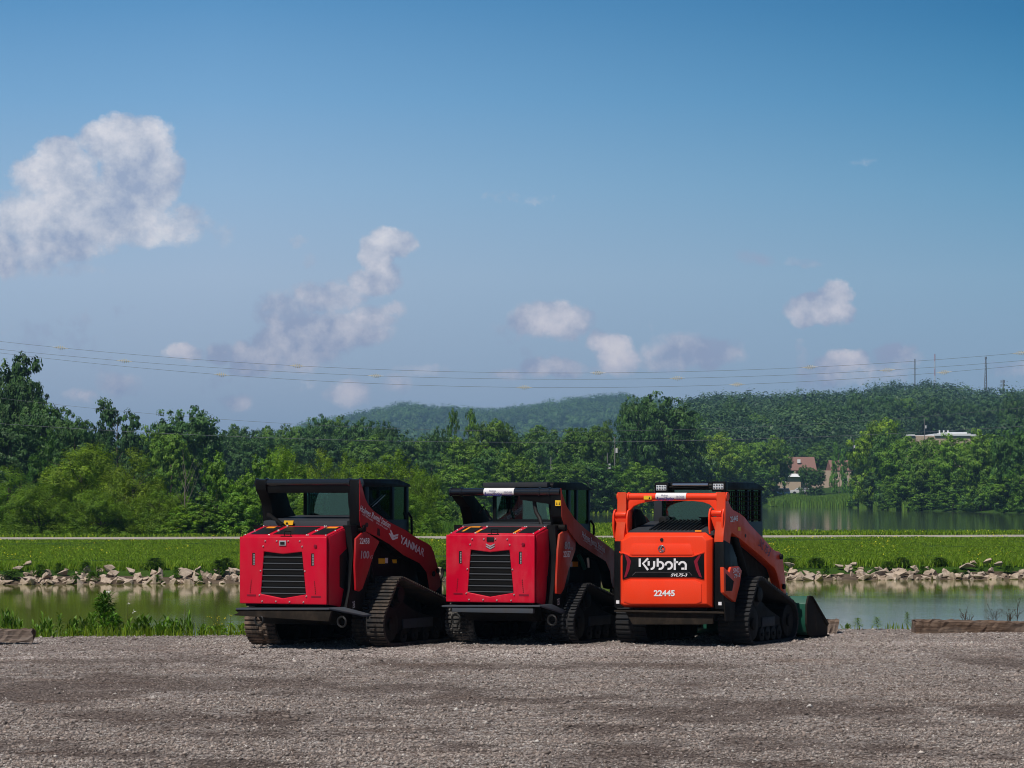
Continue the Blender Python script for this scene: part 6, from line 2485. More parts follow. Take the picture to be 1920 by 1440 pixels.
def bucket(g, s0, s1, half, ztop, mat, side_mat=None, back_mat=None):
    """general purpose bucket: curved shell open to the front with a cutting edge"""
    prof = [(s0 + .10, ztop), (s0 + .01, ztop - .10), (s0, .22), (s0 + .06, .09), (s0 + .16, .045), (s1, .03)]
    mb = MB()
    t_ = .022
    inner = [(p[0] + (.022 if i < 4 else 0), p[1] + (0.022 if i > 2 else 0)) for i, p in enumerate(prof)]
    poly = prof + inner[::-1]
    mb.prism([(-half, p[0], p[1]) for p in poly], (2 * half, 0, 0))
    bk = mb.build('bucket', back_mat or mat, g.root, 0.004)
    for sg in (-1, 1):
        m2 = MB()
        sp = [(s0 + .06, ztop + .005), (s0 - .015, ztop - .11), (s0 - .02, .2), (s0 + .05, .07), (s0 + .15, .03), (s1 + .01, .02), (s1 + .01, .17), (s0 + .16, ztop + .005)]
        m2.prism([(sg * half, p[0], p[1]) for p in sp], (sg * .025, 0, 0))
        m2.build('bucket_side', side_mat or mat, bk, 0.004)
        m2 = MB()
        m2.prism([(sg * (half + .026), p[0], p[1]) for p in [(s0 + .14, ztop), (s0 + .17, ztop), (s1 + .01, .18), (s1 - .03, .15)]], (sg * .02, 0, 0))
        m2.build('side_edge', side_mat or mat, bk, 0.003)
    m2 = MB()
    m2.box(-half - .03, half + .03, s1 - .06, s1 + .08, .005, .029)
    m2.build('cutting_edge', M_DIRTY, bk, 0.003)
    return bk


# ------------------------------------------------------------------ left red loader
g = Loader(-2.47, 40.6, 'left red track loader with plain black cross tube and the number 22458')
rt = g.root
c = dict(hs=-.896, dl=449, dr=612, dt=1006.5, db=1133, red=M_RED, armred=M_RED_ARM, badge='frame', ctl=494, ctr=654, cty=986, front=1.95, zcab=1.30, facemat=M_DIRTY,
         orange=[(.10, .20, .70, .84), (.82, .94, .72, .86)],
         side=[(617, 1006), (640, 994), (658, 988), (662, 994), (660, 1060), (654, 1112), (650, 1140), (640, 1138), (617, 1134)],
         side_vent=[(637, 1042), (653, 1026), (652, 1070), (650, 1108), (637, 1100)],
         upright=[(658, 985), (690, 985), (700, 1010), (692, 1090), (676, 1152), (648, 1150), (656, 1105), (662, 1040)], aup=.70,
         tower=[(668, 1010), (676, 1002), (684, 995), (712, 1015), (702, 1036), (690, 1075), (680, 1104), (674, 1109), (668, 1107), (666, 1060)], atow=.745,
         bumper=dict(l=442, r=617, y=1140, w=682, wy=1153, drop=.125, notch=True, loops=[(486, 1163), (641, 1166)]))
door, cover, tower, (aL, aR, z0, z1, s2) = build_red(g, c)
bumper_red(g, c, z0)
C1 = [(.17, .285, .27), (.42, .65, .22), (1.85, .27, .25)]
make_track(g, .55, 1.0, C1, M_RUBBER, lug=.056)
make_track(g, -.55, -1.0, C1, M_RUBBER_TAN, lug=.056)
make_cab(g, .45, .45, 1.68, 1.18, 2.125, .30, [(.45, .55), (1.20, 1.27), (1.60, 1.68)], 1.655, 2.09)
ARM1 = [(675, 899), (679, 912), (685, 935), (691, 947.5), (700, 957.5), (712, 966), (732, 980), (760, 994), (782, 1009), (800, 1018), (808, 1024), (813, 1034), (820, 1060), (825, 1081), (826, 1099), (812, 1114), (806, 1110), (803, 1090), (800, 1073), (787, 1056), (757, 1041),
        (730, 1020), (711, 1009), (695, 1001), (684, 995), (677, 988), (674.5, 976), (674.5, 930)]
ARM1L = [(674.5, 899), (702, 905), (711, 917), (720, 950), (730, 968), (745, 985), (782, 1009), (808, 1024), (813, 1034), (820, 1060), (826, 1099), (812, 1114), (803, 1090), (800, 1073), (787, 1056), (757, 1041),
         (730, 1020), (711, 1009), (695, 1001), (689, 985), (688, 975), (687, 957), (684.5, 942), (680.5, 930), (675.5, 919), (674.5, 908)]
arms = make_arm_pair(g, ARM1, .75, .15, M_RED_ARM, ARM1L)
arm, skin = arms[0]
ap = .756
g.text_side('Holmes Rental Station', (673.5, 958), (730, 991), (676, 947), ap, M_LETTER, skin, .02)
g.text_side('330-855-5600', (678.5, 965), (698, 978), (679.5, 962), ap, M_LETTER, skin)
g.text_side('330-674-5600', (704, 981), (725, 994), (705, 978), ap, M_LETTER, skin)
g.text_side('YANMAR', (748, 1017), (793.5, 1044), (751, 1003), ap, M_LETTER, skin, .03)
for d_ in (0, 6.5):
    g.decal_side('chevron_badge', [(731 - d_ * .28, 993 + d_), (733.5 - d_ * .28, 994 + d_ * .9), (738 + d_ * .05, 1003.5 + d_ * .75), (747 - d_ * .1, 1001 + d_ * .75), (746.5 - d_ * .1, 1004.5 + d_ * .75), (737 + d_ * .02, 1008 + d_ * .75), (735.5, 1007 + d_ * .75)], .756, M_LETTER, skin, .003)
g.decal_side('arm_hole', [(686, 980), (690, 980), (691, 985), (689, 989), (685.5, 988), (684.5, 984)], .756, M_INK, skin, .002)
g.decal_side('shadow_slot', [(708, 990), (712, 992), (713, 1006), (707, 1003)], .756, M_INK, skin, .002)
g.text_side('22458', (673.5, 1020), (692, 1020), (673.5, 1008.5), .752, M_LETTER, tower, .03, name='number')
g.text_side('100', (675.5, 1047.5), (691, 1047.5), (676.5, 1032.5), .752, M_SILVER, tower, .04, name='model_number')
g.text_side('VS', (691.5, 1047.5), (698, 1047.5), (692, 1041), .752, M_SILVER, tower, .0, name='model_number')
# cross tube, collars and end pieces
z_t = g.S(566, 905, -.33)[2]
mb = MB()
mb.cyl((-.75, -.21, z_t), (.73, -.21, z_t), .046, 20)
for a_ in (-.75, -.61, .585, .73):
    mb.cyl((a_ - .012, -.21, z_t), (a_ + .012, -.21, z_t), .058, 20)
tb = mb.build('cross_tube', M_TUBE, rt, 0.0)
mb = MB()
mb.hexa([(-.60, -.22, z_t - .13), (.60, -.22, z_t - .13), (.60, -.10, z_t - .10), (-.60, -.10, z_t - .10), (-.60, -.235, z_t - .03), (.60, -.235, z_t - .03), (.60, -.10, z_t - .03), (-.60, -.10, z_t - .03)])
mb.build('cross_plate', M_BLACK, tb, 0.008)
for mir in (1,):     # inner gussets of the arms
    m2 = MB()
    m2.prism([(mir * .59, p[0], p[1]) for p in [(-.23, z_t), (-.10, z_t), (.02, z_t - .25), (.22, z_t - .52), (-.05, z_t - .55), (-.20, z_t - .3)]], (-mir * .04, 0, 0))
    m2.build('arm_gusset', M_BLACK, rt, 0.006)
    m2 = MB()
    m2.cyl((mir * .66, -.05, 1.55), (mir * .66, .15, 1.05), .055, 14)
    m2.cyl((mir * .66, .15, 1.05), (mir * .66, .35, .62), .03, 12)
    m2.build('lift_cylinder', M_BLACKM, rt)
    m2 = MB()
    m2.cyl((mir * .60, -.18, 1.50), (mir * .775, -.18, 1.50), .045, 18)
    m2.build('pivot_pin', M_BLACKM, rt, .006)
sk = g.rear_plate('warning_sticker', rect(661, 920.5, 674, 930.5), -.265, .003, M_YELLOW, arm, 0)
for x in (662.8, 667.2, 671.4):
    g.rear_plate('warning_mark', [(x - 1.2, 929), (x, 922.5), (x + 1.2, 929)], -.268, .002, M_INK, sk, 0)
# rear deck under the window with the stickers
mb = MB()
zd = g.S(575, 981, -.2)[2]
mb.hexa([(-.62, s2 + .02, zc := z1 + .10), (.60, s2 + .02, zc), (.60, .44, zc), (-.62, .44, zc), (-.62, s2 + .05, zd + .03), (.58, s2 + .05, zd + .03), (.50, .44, zd + .10), (-.5, .44, zd + .10)])
deck = mb.build('rear_deck', M_GREYPL, rt, 0.01)
sk = g.rear_plate('warning_sticker', [(533, 976), (550.5, 976), (548.5, 984.5), (531, 984.5)], s2 - .0, .012, M_YELLOW, deck, 0)
g.rear_plate('warning_mark', [(535, 983), (538, 978), (541, 983)], s2 - .004, .003, M_INK, sk, 0)
m2 = MB()
pA, pB = g.S(503.5, 966, -.12), g.S(531, 986, -.35)
m2.cyl(pA, pB, .032, 14)
m2.cyl(pB, (pB[0] + .03, pB[1] - .02, pB[2] - .08), .032, 14)
m2.build('exhaust_pipe', M_BLACKM, rt)
mb = MB()
mb.box(-.74, -.50, -.33, -.1, z1 + .115, z1 + .135)
mb.build('step_plate', M_GREYPL, rt, .004)
# sticker cluster on the chassis side, wiper, front handle, ring hose at the arm end
sb_ = g.side_plate('side_box', [(712, 1020), (756, 1044), (780, 1062), (786, 1075), (770, 1085), (700, 1085), (690, 1060)], .60, .10, M_BLACKM)
s1_ = g.decal_side('warning_sticker', rect(710, 1047, 722, 1057), .60, M_YELLOW, sb_)
g.decal_side('warning_sticker', rect(722.3, 1046, 727.5, 1056), .60, M_LETTER, sb_)
g.decal_side('warning_sticker', [(735, 1049), (744, 1049), (744, 1056), (737, 1056)], .60, M_YELLOW, sb_)
g.text_side('22458', (660.5, 1141), (664.8, 1139), (660, 1128), .70, M_LETTER, rt, .0, name='serial_sticker')
m2 = MB()
m2.cyl(g.A(704, 945, .455), g.A(722, 928, .455), .006, 6)
m2.cyl(g.A(698, 950, .458), g.A(716, 934, .458), .004, 6)
m2.build('wiper', M_BOLT, rt)
m2 = MB()
p1, p2, p3, p4 = g.A(766, 962, .47), g.A(771.5, 971, .47), g.A(772, 995, .47), g.A(771.5, 1008, .47)
m2.tube([p1, p2, p3, p4], .016, 8)
m2.build('grab_handle', M_BLACK, rt)
m2 = MB()
pr_ = g.A(823, 1073, .70)
m2.ring(pr_, (1, 0, 0), .10, .022, 20, 8, -0.4, 3.6)
m2.build('hydraulic_hose', M_HOSE, rt)
m2 = MB()
for (x, y) in ((820, 1070), (812, 1076)):
    p = g.A(x, y, .757)
    m2.cyl(p, (p[0] + .02, p[1], p[2]), .035, 14)
m2.build('arm_pin', M_BLACKM, arm, .004)
# struts from arm down to the coupler, and the bucket
m2 = MB()
for sg in (-1, 1):
    m2.box(sg * .62 - .06, sg * .62 + .06, 2.0, 2.2, .12, .80)
m2.box(-.6, .6, 2.12, 2.19, .15, .55)
m2.build('coupler', M_BLACKM, rt, .01)
bucket(g, 2.21, 3.0, .98, .60, M_BLACKM)

# ------------------------------------------------------------------ middle red loader
g = Loader(0.0, 41.4, 'middle red track loader with a white label on its black cross tube')
rt = g.root
c = dict(hs=-.661, dl=836, dr=1002, dt=1003, db=1130, red=M_RED2, armred=M_RED_ARM2, badge='chevron', ctl=870, ctr=1030, cty=987, cover=.42, front=1.75, zcab=1.25, facemat=M_STEEL,
         orange=[(.11, .14, .25, .9), (.29, .32, .1, .55), (.735, .765, .1, .5), (.11, .24, .78, .9)],
         side=[(1006.5, 1003), (1025, 993), (1041, 988), (1045, 995), (1043, 1050), (1036, 1110), (1030, 1134), (1024, 1137), (1006.5, 1130)],
         side_vent=[(1026, 1080), (1035, 1078), (1033, 1118), (1025, 1112)],
         upright=[(1041, 985), (1064, 985), (1072, 1010), (1068, 1080), (1056, 1148), (1034, 1148), (1038, 1105), (1043, 1040)], aup=.72,
         tower=[(1050, 1002), (1056, 997), (1066, 992), (1080, 1013), (1079, 1032), (1066, 1070), (1058, 1104), (1052, 1114), (1044, 1113), (1044, 1090), (1047, 1030)], atow=.78,
         bumper=dict(l=828, r=1012, y=1135, w=1052, wy=1147, drop=.062, loops=[(855, 1160), (1035, 1163)], **{'in': .14, 'in2': .10}))
door, cover, tower, (aL, aR, z0, z1, s2) = build_red(g, c)
bumper_red(g, c, z0)
C2 = [(.17, .27, .26), (.42, .56, .205), (1.68, .25, .24)]
make_track(g, .515, .915, C2, M_RUBBER_C, lug=.052, pattern=1)
make_track(g, -.515, -.915, C2, M_RUBBER_PALE, lug=.052, pattern=1)
make_cab(g, .45, .36, 1.50, 1.12, 2.085, .10, [(.36, .45), (.78, .86), (1.04, 1.10), (1.44, 1.50)], 1.60, 2.03)
ARM2 = [(1052, 915), (1054, 925), (1062.6, 949.6), (1078, 973), (1098, 992), (1119, 1007.5), (1149, 1030), (1158, 1041), (1163, 1060), (1164, 1085), (1158, 1105), (1150, 1103), (1146, 1090), (1144, 1071), (1136, 1052.5), (1117.5, 1041), (1086, 1020.5), (1078, 1011), (1066, 994), (1058, 985), (1053, 968)]
ARM2L = [(1052, 915), (1070, 917), (1077, 930), (1091, 950), (1116, 980), (1125, 1005), (1149, 1030), (1158, 1041), (1163, 1060), (1164, 1085), (1158, 1105), (1144, 1071), (1136, 1052.5), (1117.5, 1041), (1086, 1020.5), (1078, 1006), (1075, 985), (1072.7, 968), (1069, 951), (1061, 941), (1053, 928), (1052, 922)]
arms = make_arm_pair(g, ARM2, .79, .15, M_RED_ARM2, ARM2L)
arm, skin = arms[0]
g.text_side('Holmes Rental Station', (1090, 1007), (1132.5, 1037), (1091, 995.5), .796, M_LETTER, skin, .02)
g.text_side('330-855-5600', (1093, 1013.5), (1108, 1024), (1094, 1010), .796, M_LETTER, skin)
g.text_side('330-674-5600', (1113.5, 1028), (1128.5, 1040), (1114.5, 1024.5), .796, M_LETTER, skin)
g.text_side('80', (1057.5, 1030), (1068, 1030), (1058, 1015.5), .787, M_SILVER, tower, .03, name='model_number')
g.text_side('VS', (1068, 1031), (1073, 1031), (1068.5, 1025.5), .787, M_SILVER, tower, .0, name='model_number')
g.text_side('22557', (1055.5, 1045), (1069, 1045), (1055.5, 1033), .787, M_LETTER, tower, .03, name='number')
z_t = g.S(940, 922.5, -.28)[2]
mb = MB()
mb.cyl((-.79, -.18, z_t), (.77, -.18, z_t), .050, 20)
for a_ in (-.78, -.63, .48, .62):
    mb.cyl((a_ - .010, -.18, z_t), (a_ + .010, -.18, z_t), .060, 20)
tb = mb.build('cross_tube', M_TUBE, rt, 0.0)
tube_sticker(g, 906.5, 963, 917, 930, -.18, .050, z_t, tb)
mb = MB()
mb.hexa([(.20, -.19, z_t - .10), (.64, -.19, z_t - .16), (.64, -.10, z_t - .14), (.20, -.10, z_t - .08), (.20, -.20, z_t - .03), (.64, -.20, z_t - .03), (.64, -.10, z_t - .03), (.20, -.10, z_t - .03)])
mb.build('cross_plate', M_BLACK, tb, 0.008)
for mir in (1,):
    m2 = MB()
    m2.prism([(mir * .635, p[0], p[1]) for p in [(-.19, z_t), (.08, z_t - .10), (.20, z_t - .30), (.36, z_t - .50), (.0, z_t - .55), (-.12, z_t - .3)]], (-mir * .05, 0, 0))
    m2.build('arm_gusset', M_BLACK, rt, 0.006)
    m2 = MB()
    m2.cyl((mir * .60, -.02, 1.66), (mir * .60, .20, 1.12), .055, 14)
    m2.cyl((mir * .60, .20, 1.12), (mir * .60, .38, .62), .03, 12)
    m2.build('lift_cylinder', M_BLACKM, rt)
    m2 = MB()
    m2.cyl((mir * .64, -.10, 1.50), (mir * .81, -.10, 1.50), .045, 18)
    m2.build('pivot_pin', M_BLACKM, rt, .006)
sk = g.rear_plate('warning_sticker', rect(1041, 938, 1051, 948.5), -.225, .003, M_YELLOW, arm, 0)
for x in (1044, 1048.5):
    g.rear_plate('warning_mark', [(x - 1.2, 946.5), (x, 940), (x + 1.2, 946.5)], -.228, .002, M_INK, sk, 0)
# light bar over the rear of the roof
pl, pr = g.S(909, 905, .22), g.S(1027, 905, .22)
mb = MB()
mb.box(pl[0], pr[0] + .02, .16, .25, pl[2] - .062, pl[2] + .002)
lb = mb.build('light_bar', M_GREYPL, rt, .012)
mb = MB()
mb.box(pl[0] - .02, pl[0] + .04, .17, .24, pl[2] - .10, pl[2] - .063)
mb.box(pr[0] - .06, pr[0] + .02, .17, .24, pl[2] - .10, pl[2] - .063)
mb.build('bar_bracket', M_BLACKM, lb, .004)
mb = MB()
mb.hexa([(-.60, s2 + .01, z1 + .05), (.60, s2 + .01, z1 + .05), (.60, .35, z1 + .05), (-.60, .35, z1 + .05), (-.6, s2 + .03, z1 + .13), (.6, s2 + .03, z1 + .13), (.5, .35, z1 + .16), (-.5, .35, z1 + .16)])
mb.build('rear_deck', M_GREYPL, rt, 0.01)
m2 = MB()
m2.tube([g.S(1006, 930, -.10), g.S(1002, 943, -.12), g.S(1005, 960, -.12), g.S(1012, 972, -.14), g.S(1017, 988, -.16)], .026, 10)
m2.build('hydraulic_hose', M_HOSE, rt)
m2 = MB()
m2.tube([g.S(899, 962, -.05), g.S(907, 950, -.03), g.S(913, 960, .0), g.S(920, 975, .02)], .016, 8)
m2.build('hydraulic_hose', M_HOSE, rt)
sb_ = g.side_plate('side_box', [(1072, 1020), (1100, 1034), (1130, 1055), (1138, 1080), (1120, 1094), (1070, 1094), (1062, 1070)], .60, .10, M_BLACKM)
g.decal_side('warning_sticker', rect(1073.5, 1053, 1084, 1062.5), .605, M_ORSTICK, sb_)
g.decal_side('warning_sticker', rect(1069, 1053.5, 1073.2, 1063), .605, M_LETTER, sb_)
m2 = MB()
m2.tube([g.A(1085, 1042, .66), g.A(1090, 1050, .67), g.A(1096, 1066, .66)], .03, 8)
m2.build('control_valve', M_GREEN, rt)
m2 = MB()
p_ = g.A(1102, 1046, .68)
m2.cyl(p_, (p_[0], p_[1] + .03, p_[2] - .13), .02, 8)
m2.build('valve_fitting', M_BOLT, rt)
g.text_side('22557', (1044.5, 1135), (1049, 1133.5), (1043.5, 1123), .725, M_LETTER, rt, .0, name='serial_sticker')
m2 = MB()
m2.tube([g.A(1108, 977, .47), g.A(1113, 984, .47), g.A(1113.5, 1000, .47), g.A(1112, 1006, .47)], .016, 8)
m2.build('grab_handle', M_BLACK, rt)
m2 = MB()
for sg in (-1, 1):
    m2.box(sg * .66 - .06, sg * .66 + .06, 1.8, 2.0, .12, .80)
m2.box(-.62, .62, 1.92, 1.99, .15, .55)
m2.build('coupler', M_BLACKM, rt, .01)
bucket(g, 2.02, 2.8, .93, .55, M_BLACKM)

# ------------------------------------------------------------------ orange loader
g = Loader(2.22, 41.1, 'orange compact track loader with black rear decal, two work lights and the number 22445')
rt = g.root
hs = -.552
zb_ = g.S(1247, 1139, hs)[2]
# side frame columns and black hood sides
for mir in (False, True):
    fr = g.side_plate('hood_frame', [(1358, 1012), (1372, 1020), (1382, 1045), (1386, 1075), (1384, 1120), (1374, 1140), (1358, 1143)], .756, .13, M_BLACK, mirror=mir, bevel=.02)
    m2 = MB()
    sg = -1 if mir else 1
    zc_ = g.S(1350, 1133, hs)[2]
    m2.box(sg * .70 - .022, sg * .70 + .022, hs - .006, hs - .001, zc_ - .012, zc_ + .03)
    m2.build('reflector', M_LETTER, fr)
# rear door: faceted
mb = MB()
DO = [(1160, 1136), (1160, 1012), (1178, 998.5), (1323, 998.5), (1336, 1010), (1336, 1139), (1164, 1139)]
f0 = [g.S(x, y, hs + .05) for x, y in DO]
DI = [(1166, 1131), (1166, 1015), (1182, 1006), (1317, 1006), (1324, 1014), (1325, 1132), (1170, 1134)]
f1 = [g.S(x, y, hs - .03) for x, y in DI]
bk_ = [(p[0], p[1] + .05, p[2]) for p in f0]
n = len(DO)
mb.add(f0 + f1 + bk_, [tuple(range(n, 2 * n))] + [(i, (i + 1) % n, n + (i + 1) % n, n + i) for i in range(n)] + [(i, 2 * n + i, 2 * n + (i + 1) % n, (i + 1) % n) for i in range(n)] + [tuple(range(2 * n, 3 * n))[::-1]])
door = mb.build('hood_door', M_ORANGE, rt, 0.008, seg=2)
fs_ = hs - .03
# raised lower panel and brow
m2 = MB()
q0 = [(1170, 1094), (1184, 1088), (1303, 1088), (1316, 1094), (1316, 1128), (1306, 1132), (1182, 1132), (1170, 1128)]
m2.prism([g.S(x, y, fs_) for x, y in q0], (0, -.012, 0))
m2.build('lower_panel', M_ORANGE, door, .010)
m2 = MB()
q0 = [(1186, 1019.5), (1294, 1019.5), (1302, 1040), (1181, 1040)]
p0 = [g.S(x, y, fs_) for x, y in q0]
m2.hexa([(p[0], p[1] - .0, p[2]) for p in (p0[3], p0[2], p0[1], p0[0])] + [(p0[3][0], fs_ - .016, p0[3][2]), (p0[2][0], fs_ - .016, p0[2][2]), (p0[1][0], fs_ - .004, p0[1][2]), (p0[0][0], fs_ - .004, p0[0][2])])
m2.build('brow_panel', M_ORANGE, door, .004)
for (q0, nm) in (([(1161.5, 1033.5), (1186, 1042), (1297, 1042), (1321, 1034), (1321, 1036.5), (1298, 1044.5), (1184, 1044.5), (1161.5, 1036.5)], 'crease'),):
    m2 = MB()
    m2.prism([g.S(x, y, fs_) for x, y in q0], (0, -.010, 0))
    m2.build('decal_lip', M_ORANGE, door, .003)
panel = g.rear_plate('decal_panel', [(1167, 1037), (1184, 1045), (1298, 1045), (1319.5, 1038), (1320, 1086.5), (1303, 1082.5), (1181, 1082.5), (1167, 1086.5)], fs_ - .0125, .012, M_BLACK, door, .002)
g.rear_plate('chevron_stripe', [(1170.5, 1038.5), (1177, 1041), (1183, 1052), (1180, 1068), (1174, 1082), (1170, 1083), (1174, 1068), (1176, 1054)], fs_ - .0155, .0025, M_DKRED, panel, 0)
g.rear_plate('chevron_stripe', [(1315, 1039.5), (1309, 1042), (1301, 1052), (1305, 1068), (1311, 1081), (1316, 1083), (1311, 1068), (1307.5, 1054)], fs_ - .0155, .0025, M_DKRED, panel, 0)
g.rear_plate('decal_line', [(1185, 1079), (1191.5, 1072.4), (1292, 1072.4), (1298, 1079), (1297, 1079), (1291.5, 1073.2), (1192, 1073.2), (1186, 1079)], fs_ - .0155, .0025, M_GREYDEC, panel, 0)


def wordmark():
    """rounded stroke lettering built stroke by stroke, in photo rows 1047-1069"""
    def stroke(pts, w_=3.9):
        m_ = MB()
        n = len(pts)
        L_, Rr = [], []
        for i in range(n):
            a, b = pts[max(i - 1, 0)], pts[min(i + 1, n - 1)]
            dx_, dy_ = b[0] - a[0], b[1] - a[1]
            l = math.hypot(dx_, dy_) or 1
            nx_, ny_ = -dy_ / l * w_ / 2, dx_ / l * w_ / 2
            L_.append((pts[i][0] + nx_, pts[i][1] + ny_))
            Rr.append((pts[i][0] - nx_, pts[i][1] - ny_))
        return L_, Rr

    def arc(cx_, cy_, rx, ry, a0, a1, n=12):
        return [(cx_ + rx * math.cos(R(a0 + (a1 - a0) * k / n)), cy_ - ry * math.sin(R(a0 + (a1 - a0) * k / n))) for k in range(n + 1)]
    letters = [
        [[(1199.5, 1047.2), (1199.5, 1062.8)], [(1215, 1047), (1205.5, 1056.5), (1215, 1068.6)]],                                   # K
        [[(1216.3, 1052), (1216.3, 1060.5)], [(1226.5, 1052)] + arc(1220.5, 1060.5, 6.0, 6.2, 0, -95, 8)],                            # u
        [[(1233.2, 1047.2), (1233.2, 1062.5)], arc(1237.2, 1060.2, 6.4, 6.4, 105, -110, 14)],                                        # b
        [arc(1253.8, 1060.2, 6.2, 6.4, 180, -110, 16)],                                                                              # o
        [[(1265.2, 1047.2), (1265.2, 1068.6)], [(1263.3, 1054), (1271.5, 1054)]],                                                     # t
        [arc(1279.5, 1060.2, 6.4, 6.4, 175, 0, 12) + [(1285.5, 1068.4)], [(1277.5, 1066.2), (1283, 1066.2)]],                          # a
    ]
    for lt in letters:
        mb = MB()
        for st in lt:
            L_, Rr = stroke(st)
            front = [g.S(x, y, fs_ - .0168) for x, y in L_ + Rr]
            back = [(p[0], p[1] + .003, p[2]) for p in front]
            n = len(L_)
            fs2 = []
            for i in range(n - 1):
                fs2.append((i, i + 1, n + i + 1, n + i))
                fs2.append((2 * n + i, 3 * n + i, 3 * n + i + 1, 2 * n + i + 1))
                fs2.append((i, 2 * n + i, 2 * n + i + 1, i + 1))
                fs2.append((n + i, n + i + 1, 3 * n + i + 1, 3 * n + i))
            mb.add(front + back, fs2)
        mb.build('letter', M_LETTER, panel, smooth=False)


wordmark()
g.text_rear('SVL75-3', (1257.5, 1081), (1287.5, 1081), (1259.5, 1075.3), fs_ - .0155, M_LETTER, panel, .03, name='model_number', lift=.003)
g.text_rear('22445', (1226, 1118), (1265.5, 1118), (1226, 1106.3), fs_ - .012, M_LETTER, door, .035, name='number', lift=.004)
pe = g.S(1240.5, 1029, fs_ - .016)
m2 = MB()
m2.ring((pe[0], fs_ - .018, pe[2]), (0, 1, 0), .041, .0065, 28, 8)
em = m2.build('emblem', M_CHROME, door)
m2 = MB()
m2.prism([(pe[0] + x, fs_ - .016, pe[2] + z) for x, z in [(-.004, .036), (.012, .034), (-.006, .004), (.026, -.022), (.012, -.032), (-.018, -.006), (-.026, .012)]], (0, -.006, 0))
m2.build('emblem_mark', M_CHROME, em)
pe = g.S(1241, 1012, fs_)
m2 = MB()
m2.cyl((pe[0], fs_ + .01, pe[2]), (pe[0], fs_ - .012, pe[2]), .022, 14)
m2.build('lock', M_INK, door, .003)
# engine core, chassis
mb = MB()
mb.box(-.60, .60, hs + .11, .10, zb_ + .02, 1.44)
mb.build('engine', M_BLACKM, rt, .01)
mb = MB()
mb.box(-.49, .49, .105, 1.75, .30, 1.20)
mb.build('chassis', M_BLACKM, rt, .015)
# grille cover on top of the engine
zt0, zt1 = g.S(1250, 996, hs + .08)[2], g.S(1280, 977, .12)[2]
mb = MB()
mb.hexa([(-.60, hs + .06, zt0 - .05), (.60, hs + .06, zt0 - .05), (.55, .12, zt1 - .05), (-.55, .12, zt1 - .05), (-.58, hs + .06, zt0), (.58, hs + .06, zt0), (.52, .12, zt1), (-.52, .12, zt1)])
cov = mb.build('hood_cover', M_GREYPL, rt, .008)
for k in range(13):
    u = -.30 + .66 * k / 12
    m2 = MB()
    m2.hexa([(u - .012, hs + .10, zt0 + .004), (u + .012, hs + .10, zt0 + .004), (u + .012, .06, zt1), (u - .012, .06, zt1), (u - .010, hs + .10, zt0 + .028), (u + .010, hs + .10, zt0 + .028), (u + .010, .06, zt1 + .022), (u - .010, .06, zt1 + .022)])
    m2.build('grille_bar', M_INK, cov, 0)
sk = g.rear_plate('warning_sticker', rect(1303, 994, 1315, 997), hs + .045, .003, M_ORSTICK, cov, 0)
m2 = MB()
pe = g.S(1318, 985, -.2)
m2.cyl((pe[0], -.12, pe[2] - .03), (pe[0], -.12, pe[2] + .09), .055, 18)
m2.cyl((pe[0], -.12, pe[2] + .091), (pe[0], -.12, pe[2] + .105), .085, 18)
m2.build('exhaust_stack', M_BLACKM, rt, .006)
m2 = MB()
pe = g.S(1245, 976, .05)
m2.cyl((pe[0], .0, pe[2]), (pe[0], .14, pe[2]), .055, 18)
m2.build('air_intake', M_INK, rt, .006)
# bumper and the dirty belly plate
mb = MB()
pl, pr = g.S(1151, 1144, hs - .06), g.S(1358.5, 1144, hs - .06)
mb.box(pl[0], pr[0], hs - .06, hs + .3, pl[2] - .022, pl[2])
bp = mb.build('bumper', M_DIRTY, rt, .005)
mb = MB()
mb.prism([g.S(x, y, hs - .01) for x, y in [(1172, 1147.6), (1338, 1147.6), (1336, 1170), (1312, 1171), (1186, 1171)]], (0, .05, 0))
mb.build('belly_plate', M_DIRTY, bp, .006)
mb = MB()
mb.prism([(-.5, hs + .05, .42), (-.5, .1, .30), (-.5, .1, .5), (-.5, hs + .05, .5)], (1.0, 0, 0))
mb.build('belly', M_BLACKM, rt, .01)
C3 = [(.16, .275, .27), (.36, .64, .22), (1.48, .27, .26)]
make_track(g, .50, .915, C3, M_RUBBER_C, lug=.064)
make_track(g, -.50, -.915, C3, M_RUBBER_C, lug=.064)
make_cab(g, .48, .16, 1.56, 1.15, 2.085, .0, [(.16, .26), (.62, .66), (.98, 1.06), (1.20, 1.24), (1.48, 1.56)], 1.56, 2.05)
m2 = MB()     # mesh guards on both flanks
for k in range(15):
    s_ = .30 + 1.14 * k / 14
    m2.cyl((.49, s_, 1.58), (.49, s_, 1.97), .006, 4)
for k in range(7):
    z_ = 1.60 + .36 * k / 6
    m2.cyl((.492, .28, z_), (.492, 1.46, z_), .006, 4)
m2.build('window_guard', M_BLACKM, rt, smooth=False)
m2 = MB()    # grey rear corner post
m2.box(-.475, -.36, .10, .155, 1.50, 2.0)
m2.build('corner_post', M_GREYPL, rt, .01)
